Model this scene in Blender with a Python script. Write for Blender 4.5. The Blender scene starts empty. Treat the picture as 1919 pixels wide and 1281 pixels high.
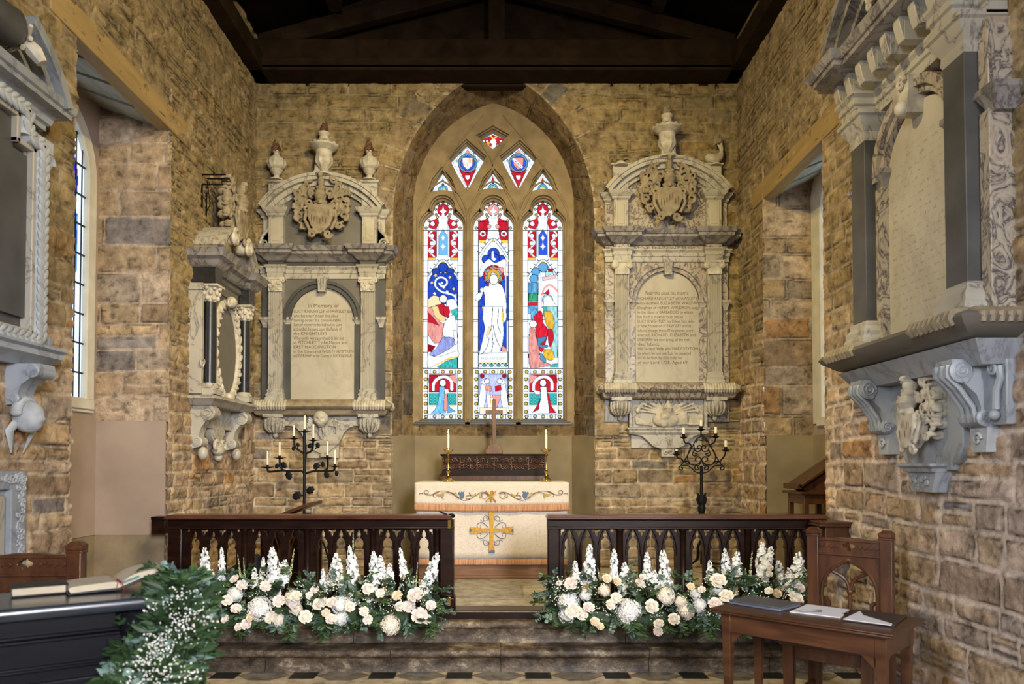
import bpy, bmesh, math, random
import numpy as np
from mathutils import Vector, Matrix, noise as mnoise
from mathutils.geometry import tessellate_polygon
PI = math.pi
sc = bpy.context.scene
COL = sc.collection
# ---------------------------------------------------------------- camera
FPX, PPX, HOR, EYE, PITCH = 1400.0, 942.0, 868.0, 1.54, math.radians(1.5)
PPY = HOR - FPX*math.tan(PITCH)
cd = bpy.data.cameras.new('camera'); cam = bpy.data.objects.new('camera', cd); COL.objects.link(cam)
cd.sensor_width = 36; cd.lens = FPX/1919*36
cd.shift_x = (959.5-PPX)/1919; cd.shift_y = (PPY-640.5)/1919
cd.clip_start = .05
cd.dof.use_dof = True; cd.dof.focus_distance = 7.2; cd.dof.aperture_fstop = 2.8
cam.location = (0, 0, EYE); cam.rotation_euler = (PI/2+PITCH, 0, 0)
sc.camera = cam
# ---------------------------------------------------------------- view, sky, lamps
vs = sc.view_settings; vs.view_transform = 'Standard'; vs.look = 'None'; vs.gamma = 1; vs.use_curve_mapping = False
vs.exposure = -0.22
sc.cycles.use_denoising = True
sc.cycles.max_bounces = 7; sc.cycles.diffuse_bounces = 3; sc.cycles.glossy_bounces = 3
sc.cycles.transparent_max_bounces = 10; sc.cycles.sample_clamp_indirect = 6
w = bpy.data.worlds.new('overcast_sky'); sc.world = w; w.use_nodes = True
bg = w.node_tree.nodes['Background']
bg.inputs[0].default_value = (.86, .93, 1, 1); bg.inputs[1].default_value = 1.6
def lamp(name, kind, loc, target, power, color, **k):
    l = bpy.data.lights.new(name, kind); l.energy = power; l.color = color
    for a, b in k.items(): setattr(l, a, b)
    o = bpy.data.objects.new(name, l); COL.objects.link(o); o.location = loc
    o.rotation_euler = (Vector(target)-Vector(loc)).to_track_quat('-Z', 'Y').to_euler()
    return o
WARM = (1, .78, .33)
lamp('roof_floodlight', 'SPOT', (0, 3.4, 5.3), (-.1, 8.2, 1.9), 980, WARM, spot_size=math.radians(108), spot_blend=1.0, shadow_soft_size=.10)
lamp('roof_floodlight', 'SPOT', (.9, 3.6, 5.3), (-2.7, 6.4, 3.5), 470, WARM, spot_size=math.radians(95), spot_blend=.8, shadow_soft_size=.10)
lamp('roof_floodlight', 'SPOT', (-.9, 3.6, 5.3), (2.7, 6.8, 3.5), 440, WARM, spot_size=math.radians(95), spot_blend=.8, shadow_soft_size=.10)
lamp('nave_window_daylight', 'AREA', (-3.8, -2.4, 3.4), (2.0, 5.0, .5), 170, (.95, .97, 1), shape='RECTANGLE', size=1.4, size_y=2.6, spread=math.radians(75))  # unseen area lamps added as cool fill from the nave side
lamp('nave_window_daylight', 'AREA', (2.6, -4.6, 3.6), (-.9, 5.6, .5), 235, (.97, .97, 1), shape='RECTANGLE', size=1.6, size_y=2.6, spread=math.radians(70))
# ---------------------------------------------------------------- picture -> place
def ray(px, py):
    u = (px-PPX)/FPX; v = -(py-PPY)/FPX; c, s = math.cos(PITCH), math.sin(PITCH)
    return u, c-v*s, s+v*c
def WY(px, py, Y):
    u, d, e = ray(px, py); t = Y/d; return (u*t, EYE+e*t)
def WX(px, py, X):
    u, d, e = ray(px, py); t = X/u; return (d*t, EYE+e*t)
def WZ(px, py, Z):
    u, d, e = ray(px, py); t = (Z-EYE)/e; return (u*t, d*t)
YB = 8.24                      # face of the east wall
XL = WY(477, 600, YB)[0]; XR = WY(1385, 600, YB)[0]
ZP = .40                       # sanctuary floor
# ---------------------------------------------------------------- mesh helpers
class MB:
    def __init__(s): s.v=[]; s.f=[]; s.M=None
    def P(s, pts):
        b=len(s.v)
        if s.M is None: s.v.extend([tuple(p) for p in pts])
        else: s.v.extend([tuple(s.M@Vector(p)) for p in pts])
        return b
    def box(s,x0,x1,y0,y1,z0,z1):
        b=s.P([(x0,y0,z0),(x1,y0,z0),(x1,y1,z0),(x0,y1,z0),(x0,y0,z1),(x1,y0,z1),(x1,y1,z1),(x0,y1,z1)])
        for q in ((0,3,2,1),(4,5,6,7),(0,1,5,4),(1,2,6,5),(2,3,7,6),(3,0,4,7)): s.f.append(tuple(b+i for i in q))
        return s
    def obox(s,c,size,rz=0,ry=0,rx=0):
        old=s.M; T=Matrix.Translation(c)@Matrix.Rotation(rz,4,'Z')@Matrix.Rotation(ry,4,'Y')@Matrix.Rotation(rx,4,'X')
        s.M=T if old is None else old@T; a,b,c2=[q/2 for q in size]; s.box(-a,a,-b,b,-c2,c2); s.M=old; return s
    def prism(s,loop,a,b,holes=(),axis='y'):
        mp={'y':lambda p,t:(p[0],t,p[1]),'x':lambda p,t:(t,p[0],p[1]),'z':lambda p,t:(p[0],p[1],t)}[axis]
        loops=[list(loop)]+[list(h) for h in holes]
        tri=tessellate_polygon([[Vector((p[0],p[1],0)) for p in l] for l in loops])
        flat=[p for l in loops for p in l]; n=len(flat)
        b0=s.P([mp(p,a) for p in flat]); s.P([mp(p,b) for p in flat])
        for t in tri: s.f.append((b0+t[0],b0+t[1],b0+t[2])); s.f.append((b0+n+t[2],b0+n+t[1],b0+n+t[0]))
        o=0
        for l in loops:
            m=len(l)
            for i in range(m):
                j=(i+1)%m; s.f.append((b0+o+i,b0+o+j,b0+n+o+j,b0+n+o+i))
            o+=m
        return s
    def rings(s,R,closed=True,cap=True):
        n=len(R[0]); b=s.P([p for r in R for p in r])
        for k in range(len(R)-1):
            for i in range(n if closed else n-1):
                j=(i+1)%n; s.f.append((b+k*n+i,b+k*n+j,b+(k+1)*n+j,b+(k+1)*n+i))
        if cap and closed: s.f.append(tuple(b+i for i in range(n))[::-1]); s.f.append(tuple(b+(len(R)-1)*n+i for i in range(n)))
        return s
    def lathe(s,prof,c=(0,0,0),n=20,wob=None):
        R=[]
        for r,z in prof:
            R.append([(c[0]+(r*(1 if wob is None else wob(2*PI*i/n,z)))*math.cos(2*PI*i/n),c[1]+(r*(1 if wob is None else wob(2*PI*i/n,z)))*math.sin(2*PI*i/n),c[2]+z) for i in range(n)])
        return s.rings(R)
    def stack(s,x0,x1,d,prof,y=0):          # mitred moulding round a block against the wall plane y
        return s.rings([[(x0-p,y,z),(x0-p,y-d-p,z),(x1+p,y-d-p,z),(x1+p,y,z)] for p,z in prof])
    def tube(s,pts,r,n=8,cap=True,flat=1):
        pts=[Vector(p) for p in pts]; R=[]; up=None
        for i,p in enumerate(pts):
            t=(pts[min(i+1,len(pts)-1)]-pts[max(i-1,0)])
            if t.length<1e-9: t=Vector((0,0,1))
            t.normalize()
            if up is None:
                up=Vector((0,0,1)) if abs(t.z)<.9 else Vector((1,0,0))
            up=(up-t*up.dot(t)); up=up.normalized() if up.length>1e-6 else t.orthogonal().normalized()
            sd=t.cross(up); rr=r[i] if isinstance(r,(list,tuple)) else r
            R.append([p+up*(rr*math.cos(2*PI*k/n))+sd*(rr*flat*math.sin(2*PI*k/n)) for k in range(n)])
        return s.rings(R,cap=cap)
    def ell(s,c,r,n=12,m=8,disp=None,rot=None):
        if isinstance(r,(int,float)): r=(r,r,r)
        R=[]
        for j in range(m+1):
            th=PI*j/m if 0<j<m else (1e-3 if j==0 else PI-1e-3); row=[]
            for i in range(n):
                ph=2*PI*i/n; d=Vector((math.sin(th)*math.cos(ph),math.sin(th)*math.sin(ph),math.cos(th)))
                k=1 if disp is None else disp(d); q=Vector((d.x*r[0]*k,d.y*r[1]*k,d.z*r[2]*k))
                if rot is not None: q=rot@q
                row.append(Vector(c)+q)
            R.append(row)
        return s.rings(R)
    def arcband(s,cx,cz,r0,r1,a0,a1,y0,y1,n=24):
        A=[math.radians(a0+(a1-a0)*i/n) for i in range(n+1)]
        lp=[(cx+r1*math.cos(a),cz+r1*math.sin(a)) for a in A]+[(cx+r0*math.cos(a),cz+r0*math.sin(a)) for a in A[::-1]]
        k=len(A)
        b=s.P([(x,y0,z) for x,z in lp]+[(x,y1,z) for x,z in lp]); m=2*k
        for i in range(k-1):
            a_,b_,c_,d_=i,i+1,m-2-i,m-1-i
            s.f.append((b+a_,b+b_,b+c_,b+d_)); s.f.append((b+m+d_,b+m+c_,b+m+b_,b+m+a_))
        for i in range(m):
            j=(i+1)%m; s.f.append((b+i,b+j,b+m+j,b+m+i))
        return s
    def quad(s,*p):
        b=s.P(p); s.f.append(tuple(range(b,b+len(p)))); return s
    def patch(s,fn,nu,nv):
        b=s.P([fn(i/nu,j/nv) for i in range(nu+1) for j in range(nv+1)])
        for i in range(nu):
            for j in range(nv):
                a=b+i*(nv+1)+j; s.f.append((a,a+nv+1,a+nv+2,a+1))
        return s
    def mesh(s,name,mat,smooth=40):
        me=bpy.data.meshes.new(name); me.from_pydata(s.v,[],s.f)
        if mat is not None: me.materials.append(mat)
        bm=bmesh.new(); bm.from_mesh(me); bmesh.ops.recalc_face_normals(bm,faces=bm.faces); bm.to_mesh(me); bm.free()
        if smooth:
            me.polygons.foreach_set('use_smooth',[True]*len(me.polygons)); me.set_sharp_from_angle(angle=math.radians(smooth))
        me.update(); return me
    def build(s,name,mat,parent=None,smooth=40,bevel=0,remesh=0):
        o=bpy.data.objects.new(name,s.mesh(name,mat,smooth)); COL.objects.link(o)
        if parent is not None: o.parent=parent
        if remesh:
            r=o.modifiers.new('r','REMESH'); r.mode='VOXEL'; r.voxel_size=remesh; r.use_smooth_shade=True
            q=o.modifiers.new('s','SMOOTH'); q.iterations=2
        if bevel:
            b=o.modifiers.new('b','BEVEL'); b.width=bevel; b.segments=2; b.limit_method='ANGLE'; b.angle_limit=math.radians(50)
        return o
def tag(o,label=None,cat=None,group=None,kind=None):
    if label: o['label']=label
    if cat: o['category']=cat
    if group: o['group']=group
    if kind: o['kind']=kind
    return o
def thing(name,label,cat,loc=(0,0,0),rz=0,group=None):
    o=bpy.data.objects.new(name,None); COL.objects.link(o); o.location=loc; o.rotation_euler=(0,0,rz)
    o.empty_display_size=.1
    return tag(o,label,cat,group)
def dup(o,parent=None):
    c=o.copy(); COL.objects.link(c)
    if parent is not None: c.parent=parent
    for ch in list(o.children): dup(ch,c)
    return c
def inst(name,me,parent,loc,rot=(0,0,0),scale=1):
    o=bpy.data.objects.new(name,me); COL.objects.link(o); o.parent=parent; o.location=loc; o.rotation_euler=rot
    o.scale=(scale,)*3 if isinstance(scale,(int,float)) else scale
    return o
def catmull(P,k=8):
    P=[Vector(p) for p in P]; Q=[P[0]*2-P[1]]+P+[P[-1]*2-P[-2]]; out=[]
    for i in range(1,len(Q)-2):
        for j in range(k):
            t=j/k; a,b,c,d=Q[i-1],Q[i],Q[i+1],Q[i+2]
            out.append(.5*((2*b)+(c-a)*t+(2*a-5*b+4*c-d)*t*t+(3*b-a-3*c+d)*t**3))
    out.append(P[-1]); return out
def spiral(cx,cz,r0,a0,turns,y=0,r1=.15,n=None,plane='xz'):
    n=n or int(14*abs(turns))+6; L=[]
    for i in range(n+1):
        t=i/n; a=a0+turns*2*PI*t; r=r0*(1-t)+r0*r1*t; L.append((cx+r*math.cos(a),y,cz+r*math.sin(a)))
    return L
def text(name,body,size,loc,rz,mat,parent,align='LEFT',space=1.0,ext=.0006,sx=1):
    c=bpy.data.curves.new(name,'FONT'); c.body=body; c.size=size; c.align_x=align; c.extrude=ext; c.space_line=space; c.resolution_u=2
    t=bpy.data.objects.new('tmp',c); COL.objects.link(t)
    me=bpy.data.meshes.new_from_object(t.evaluated_get(bpy.context.evaluated_depsgraph_get()))
    bpy.data.objects.remove(t); bpy.data.curves.remove(c)
    me.materials.clear(); me.materials.append(mat); me.name=name
    o=bpy.data.objects.new(name,me); COL.objects.link(o); o.location=loc; o.rotation_euler=(PI/2,0,rz); o.scale=(sx,1,1)
    if parent is not None: o.parent=parent
    return o
# ---------------------------------------------------------------- materials
def newmat(name):
    m=bpy.data.materials.new(name); m.use_nodes=True; nt=m.node_tree; b=nt.nodes['Principled BSDF']; return m,nt,b
def N(nt,t,**k):
    n=nt.nodes.new(t)
    for a,v in k.items():
        if a.startswith('_'): n.inputs[a[1:].replace('_',' ')].default_value=v
        else: setattr(n,a,v)
    return n
def ramp(nt,stops):
    r=nt.nodes.new('ShaderNodeValToRGB'); e=r.color_ramp.elements
    while len(e)<len(stops): e.new(.5)
    for q,(p,c) in zip(e,stops): q.position=p; q.color=(*c,1)
    return r
def addbump(nt,b,src,strength,dist=.01):
    u=N(nt,'ShaderNodeBump'); u.inputs['Strength'].default_value=strength; u.inputs['Distance'].default_value=dist
    nt.links.new(src,u.inputs['Height']); nt.links.new(u.outputs[0],b.inputs['Normal']); return u
def coords(nt,scale=(1,1,1)):
    tc=N(nt,'ShaderNodeTexCoord'); mp=N(nt,'ShaderNodeMapping'); mp.inputs['Scale'].default_value=scale
    nt.links.new(tc.outputs['Object'],mp.inputs[0]); return mp.outputs[0]
def solid(name,c,rough=.6,metal=0,var=.12,scale=12,bump=.15,bs=60,spec=.5,sheen=0,dist=.003):
    m,nt,b=newmat(name); b.inputs['Roughness'].default_value=rough; b.inputs['Metallic'].default_value=metal
    b.inputs['Specular IOR Level'].default_value=spec
    if sheen: b.inputs['Sheen Weight'].default_value=sheen
    v=coords(nt); n=N(nt,'ShaderNodeTexNoise',_Scale=scale,_Detail=5.0); nt.links.new(v,n.inputs['Vector'])
    r=ramp(nt,[(.3,[q*(1-var) for q in c]),(.7,[min(1,q*(1+var)) for q in c])]); nt.links.new(n.outputs[0],r.inputs[0]); nt.links.new(r.outputs[0],b.inputs['Base Color'])
    if bump:
        n2=N(nt,'ShaderNodeTexNoise',_Scale=bs,_Detail=4.0); nt.links.new(v,n2.inputs['Vector']); addbump(nt,b,n2.outputs[0],bump,dist)
    return m
def marble(name,c,vein,scale=3,width=.03,rough=.4,dist=1.2,second=None):
    m,nt,b=newmat(name); b.inputs['Roughness'].default_value=rough
    v=coords(nt,(1,1,.7)); n=N(nt,'ShaderNodeTexNoise',_Scale=scale,_Detail=7.0,_Distortion=dist,_Roughness=.6); nt.links.new(v,n.inputs['Vector'])
    a=N(nt,'ShaderNodeMath',operation='SUBTRACT'); a.inputs[1].default_value=.5; nt.links.new(n.outputs[0],a.inputs[0])
    ab=N(nt,'ShaderNodeMath',operation='ABSOLUTE'); nt.links.new(a.outputs[0],ab.inputs[0])
    st=[(0,vein),(width,[(x+y*2)/3 for x,y in zip(vein,c)]),(width*3,c)]
    if second: st+= [(width*6,second),(width*9,c)]
    r=ramp(nt,st); nt.links.new(ab.outputs[0],r.inputs[0])
    n3=N(nt,'ShaderNodeTexNoise',_Scale=1.7,_Detail=4.0); nt.links.new(v,n3.inputs['Vector'])
    mx=N(nt,'ShaderNodeMix',data_type='RGBA',blend_type='MULTIPLY'); mx.inputs[0].default_value=1
    r2=ramp(nt,[(.3,(.74,.71,.66)),(.62,(1,1,1))]); nt.links.new(n3.outputs[0],r2.inputs[0])
    nt.links.new(r.outputs[0],mx.inputs[6]); nt.links.new(r2.outputs[0],mx.inputs[7]); nt.links.new(mx.outputs[2],b.inputs['Base Color'])
    n2=N(nt,'ShaderNodeTexNoise',_Scale=50.0,_Detail=4.0); nt.links.new(v,n2.inputs['Vector']); addbump(nt,b,n2.outputs[0],.12,.003)
    return m
def wood(name,c1,c2,rough=.4,grain=(2,2,30),coat=.0,spec=.5):
    m,nt,b=newmat(name); b.inputs['Roughness'].default_value=rough; b.inputs['Coat Weight'].default_value=coat; b.inputs['Coat Roughness'].default_value=.25
    b.inputs['Specular IOR Level'].default_value=spec
    v=coords(nt,grain); n=N(nt,'ShaderNodeTexNoise',_Scale=1.6,_Detail=6.0,_Distortion=.6); nt.links.new(v,n.inputs['Vector'])
    r=ramp(nt,[(.3,c1),(.7,c2)]); nt.links.new(n.outputs[0],r.inputs[0]); nt.links.new(r.outputs[0],b.inputs['Base Color'])
    addbump(nt,b,n.outputs[0],.15,.003); return m
def vstone(name,rough=.9,bs=38,bump=.9,dist=.012,spec=.12):
    m,nt,b=newmat(name); b.inputs['Roughness'].default_value=rough; b.inputs['Specular IOR Level'].default_value=spec
    at=N(nt,'ShaderNodeVertexColor',layer_name='Col'); v=coords(nt)
    n=N(nt,'ShaderNodeTexNoise',_Scale=9.0,_Detail=9.0,_Roughness=.72); nt.links.new(v,n.inputs['Vector'])
    r=ramp(nt,[(.30,(.26,.23,.20)),(.45,(.82,.80,.77)),(.72,(1.5,1.47,1.42))]); nt.links.new(n.outputs[0],r.inputs[0])
    mx=N(nt,'ShaderNodeMix',data_type='RGBA',blend_type='MULTIPLY'); mx.inputs[0].default_value=1
    nt.links.new(at.outputs[0],mx.inputs[6]); nt.links.new(r.outputs[0],mx.inputs[7]); nt.links.new(mx.outputs[2],b.inputs['Base Color'])
    n2=N(nt,'ShaderNodeTexNoise',_Scale=bs,_Detail=8.0,_Roughness=.7); nt.links.new(v,n2.inputs['Vector']); addbump(nt,b,n2.outputs[0],bump,dist)
    return m
M={}
M['stone']=vstone('rubble_stone'); M['dressed']=vstone('dressed_stone',bump=.3)
M['paving']=vstone('paving_stone',rough=.55,bump=.15,spec=.4)
M['plaster']=solid('old_plaster',(.24,.19,.115),.9,var=.2,scale=3,bump=.3,bs=9,dist=.008)
M['plaster_pink']=solid('pink_plaster',(.33,.25,.20),.9,var=.15,scale=2.5,bump=.3,bs=9,dist=.008)
M['plaster_dark']=solid('damp_plaster',(.22,.165,.10),.9,var=.3,scale=5,bump=.4,bs=12,dist=.01)  # darker mottled plaster tone for the foot of the window recesses
M['tracery']=solid('tracery_stone',(.27,.20,.11),.85,var=.25,scale=6,bump=.3,bs=30)
M['winframe']=solid('window_frame_stone',(.58,.55,.48),.85,var=.12,scale=6,bump=.3,bs=20)
M['step']=None
M['white']=marble('white_marble',(.45,.425,.375),(.18,.16,.16),3.5,.012,.42)
M['blue']=marble('bluish_marble',(.33,.36,.41),(.20,.22,.26),3,.02,.4)
M['grey']=marble('grey_marble',(.30,.28,.27),(.10,.09,.10),5,.03,.4)
M['vein']=marble('veined_marble',(.48,.42,.34),(.06,.045,.06),7,.035,.35,2.0,(.28,.20,.18))
M['slate']=solid('slate_marble',(.065,.064,.063),.4,var=.25,scale=5,bump=.05)
M['slate2']=solid('pale_slate',(.13,.12,.105),.5,var=.2,scale=4,bump=.05)
M['black']=solid('black_marble',(.02,.02,.022),.3,var=.3,bump=.03)
M['tablet']=marble('tablet_marble',(.49,.45,.37),(.42,.38,.31),1.5,.02,.5)
M['carved']=solid('carved_stone',(.27,.22,.15),.8,var=.3,scale=14,bump=.35,bs=60)
M['carvedw']=solid('carved_marble',(.47,.43,.36),.6,var=.3,scale=14,bump=.25,bs=60)
M['carvedb']=solid('carved_bluish_marble',(.38,.40,.43),.6,var=.2,scale=14,bump=.25,bs=60)
M['letter']=solid('inscription_paint',(.12,.085,.05),.8,bump=0)
M['letterf']=solid('faded_inscription',(.42,.37,.29),.8,bump=0)
M['rust']=solid('flaking_paint',(.11,.05,.03),.8,var=.6,scale=40,bump=.2)
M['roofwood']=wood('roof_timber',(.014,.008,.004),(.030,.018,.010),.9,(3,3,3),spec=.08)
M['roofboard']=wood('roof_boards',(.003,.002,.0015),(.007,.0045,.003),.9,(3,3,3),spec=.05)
M['lintel']=wood('lintel_oak',(.27,.18,.07),(.38,.26,.11),.7,(8,1,8))
M['soffit']=wood('soffit_boards',(.22,.22,.17),(.36,.35,.27),.8,(10,1.5,4))
M['rail']=wood('dark_rail_oak',(.006,.002,.0015),(.020,.007,.004),.32,(3,3,12),.0,spec=.25)
M['railtop']=wood('handrail_oak',(.05,.016,.009),(.10,.036,.02),.25,(3,12,12),.4)
M['desk']=wood('black_oak',(.003,.003,.005),(.007,.007,.010),.4,(3,3,12),.0,spec=.15)
M['desktop']=wood('blue_black_oak',(.010,.013,.018),(.030,.038,.052),.25,(2,9,3),.5)  # bluish edge highlights of the desk top put into the oak colour
M['mahog']=wood('mahogany',(.04,.014,.006),(.085,.034,.014),.32,(2,14,14),.08,spec=.35)
M['chairw']=wood('chair_oak',(.045,.015,.006),(.105,.040,.016),.35,(12,12,3),.1,spec=.35)
M['altarw']=wood('altar_oak',(.13,.055,.02),(.23,.11,.045),.45,(2,9,14))
M['retable']=wood('retable_oak',(.008,.004,.002),(.022,.011,.005),.5,(3,3,12),spec=.15)
M['crossw']=wood('cross_oak',(.10,.045,.018),(.2,.10,.04),.5,(14,14,3))
M['iron']=solid('wrought_iron',(.004,.004,.005),.55,0,var=.3,bump=.15,spec=.2)
M['brass']=solid('brass',(.62,.42,.13),.22,1,var=.08,bump=.04)
M['wax']=solid('candle_wax',(.82,.76,.62),.45,var=.04,bump=.05)
M['wick']=solid('candle_wick',(.01,.01,.01),.9,bump=0)
M['gold']=solid('gold_thread',(.50,.27,.03),.5,.2,var=.25,scale=60,bump=.4,bs=200)
M['vine']=solid('vine_thread',(.20,.12,.05),.7,var=.3,bump=.2)
M['bluet']=solid('blue_thread',(.07,.13,.22),.7,var=.25,bump=.2)
M['olive']=solid('olive_thread',(.38,.30,.07),.7,var=.25,bump=.2)
M['fringe']=None
M['paper']=solid('paper',(.72,.69,.70),.8,var=.03,bump=0)
M['pages']=solid('book_pages',(.52,.44,.32),.8,var=.12,bump=.1)
M['cover']=solid('book_cover',(.012,.012,.015),.5,bump=.1)
M['laptop']=solid('laptop_shell',(.13,.14,.17),.35,.5,var=.05,bump=0)
M['laptopd']=solid('laptop_edge',(.25,.28,.36),.3,.6,bump=0)
M['leather']=solid('black_leather',(.03,.022,.018),.4,var=.2,bump=.2)
M['pen']=solid('pen_grey',(.18,.18,.20),.4,bump=0)
M['navy']=solid('navy_cloth',(.012,.015,.035),.85,bump=.2)
M['ribbon']=solid('red_ribbon',(.5,.03,.02),.6,bump=0)
M['tealr']=solid('teal_ribbon',(.02,.16,.16),.6,bump=0)
M['rose']=solid('ivory_petals',(.92,.86,.76),.6,var=.06,scale=30,bump=0,sheen=.2)
M['rosec']=solid('cream_rose_petals',(.92,.78,.58),.6,var=.06,scale=30,bump=0,sheen=.2)
M['roseb']=solid('blush_rose_petals',(.92,.83,.77),.6,var=.05,scale=30,bump=0,sheen=.2)
M['hyd']=solid('white_hydrangea_petals',(.90,.89,.88),.6,var=.05,scale=40,bump=0,sheen=.2)
M['hydc']=solid('cream_hydrangea_petals',(.88,.80,.68),.6,var=.06,scale=40,bump=0,sheen=.2)
M['delph']=solid('white_delphinium_petals',(.92,.94,.95),.6,var=.04,scale=40,bump=0,sheen=.2)
M['bud']=solid('green_white_buds',(.55,.62,.36),.6,var=.2,scale=40,bump=0)
M['gyp']=solid('gypsophila_white',(.9,.89,.84),.6,var=.05,bump=0)
M['leaf']=solid('green_leaves',(.05,.10,.03),.5,var=.45,scale=9,bump=0)
M['leafd']=solid('dark_green_leaves',(.028,.06,.022),.5,var=.4,scale=9,bump=0)
M['euc']=solid('eucalyptus_leaves',(.13,.20,.165),.55,var=.35,scale=9,bump=0)
M['stem']=solid('green_stems',(.07,.12,.03),.6,bump=0)
M['came']=solid('lead_came',(.012,.012,.014),.6,bump=0)
def glassmat(name):
    m=bpy.data.materials.new(name); m.use_nodes=True; nt=m.node_tree; nt.nodes.clear()
    o=N(nt,'ShaderNodeOutputMaterial'); at=N(nt,'ShaderNodeVertexColor',layer_name='Col'); t=N(nt,'ShaderNodeBsdfTransparent'); g=N(nt,'ShaderNodeBsdfGlossy'); g.inputs['Roughness'].default_value=.15
    mx=N(nt,'ShaderNodeMixShader'); mx.inputs[0].default_value=.04
    nt.links.new(at.outputs[0],t.inputs[0]); nt.links.new(t.outputs[0],o.inputs[0]); nt.nodes.remove(g); nt.nodes.remove(mx); return m
M['glass']=glassmat('leaded_stained_glass')
m,nt,b=newmat('candle_flame'); b.inputs['Base Color'].default_value=(1,.6,.2,1); b.inputs['Emission Color'].default_value=(1,.62,.25,1); b.inputs['Emission Strength'].default_value=14; M['flame']=m
# fringe with vertical threads, brocade with woven scrolls, worn step stone
m,nt,b=newmat('orange_fringe'); b.inputs['Roughness'].default_value=.8
v=coords(nt,(220,220,6)); n=N(nt,'ShaderNodeTexNoise',_Scale=1.0,_Detail=2.0); nt.links.new(v,n.inputs['Vector'])
r=ramp(nt,[(.3,(.30,.13,.06)),(.7,(.66,.36,.20))]); nt.links.new(n.outputs[0],r.inputs[0]); nt.links.new(r.outputs[0],b.inputs['Base Color']); addbump(nt,b,n.outputs[0],.5,.004); M['fringe']=m
def brocade(name,c,c2):
    m,nt,b=newmat(name); b.inputs['Roughness'].default_value=.6; b.inputs['Sheen Weight'].default_value=.3
    v=coords(nt); n=N(nt,'ShaderNodeTexNoise',_Scale=14.0,_Detail=2.0,_Distortion=2.5); nt.links.new(v,n.inputs['Vector'])
    r=ramp(nt,[(.46,c),(.5,c2),(.54,c)]); nt.links.new(n.outputs[0],r.inputs[0])
    nt.links.new(r.outputs[0],b.inputs['Base Color'])
    addbump(nt,b,n.outputs[0],.15,.003); return m
M['broc']=brocade('cream_brocade',(.66,.58,.50),(.52,.45,.39)); M['linen']=solid('white_linen',(.78,.74,.70),.7,var=.03,bump=.1)
m,nt,b=newmat('worn_step_stone'); b.inputs['Roughness'].default_value=.6
v=coords(nt,(1,1,1.6)); n=N(nt,'ShaderNodeTexNoise',_Scale=5.0,_Detail=10.0,_Roughness=.82); nt.links.new(v,n.inputs['Vector'])
r=ramp(nt,[(.38,(.010,.007,.005)),(.46,(.055,.036,.022)),(.55,(.125,.088,.055)),(.64,(.36,.29,.21))]); nt.links.new(n.outputs[0],r.inputs[0]); nt.links.new(r.outputs[0],b.inputs['Base Color'])
n2=N(nt,'ShaderNodeTexNoise',_Scale=40.0,_Detail=6.0); nt.links.new(v,n2.inputs['Vector']); addbump(nt,b,n2.outputs[0],.4,.004); M['step']=m
# ---------------------------------------------------------------- masonry
_rt=np.random.RandomState(7).rand(256,256)
def vn(x,y,sd=0):
    xi=np.floor(x).astype(int); yi=np.floor(y).astype(int); fx=x-xi; fy=y-yi; fx=fx*fx*(3-2*fx); fy=fy*fy*(3-2*fy)
    g=lambda i,j:_rt[(i+sd*37)%256,(j+sd*91)%256]
    return (g(xi,yi)*(1-fx)+g(xi+1,yi)*fx)*(1-fy)+(g(xi,yi+1)*(1-fx)+g(xi+1,yi+1)*fx)*fy
def fbm(x,y,sd=0,o=4):
    a=0;k=.5;t=0
    for i in range(o): a=a+k*vn(x*2**i,y*2**i,sd+i); t+=k; k*=.55
    return a/t-.5
PAL=np.array([(.43,.33,.205),(.37,.285,.19),(.46,.345,.20),(.34,.28,.21),(.50,.40,.28),(.40,.30,.19),(.44,.27,.13),(.27,.245,.22),(.30,.22,.14),(.46,.37,.27)])
PW=np.array([.2,.17,.14,.12,.1,.1,.035,.035,.04,.06]); PW=PW/PW.sum()
MEAN=np.array((.42,.335,.195))
MORT=np.array((.47,.385,.285))
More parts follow.
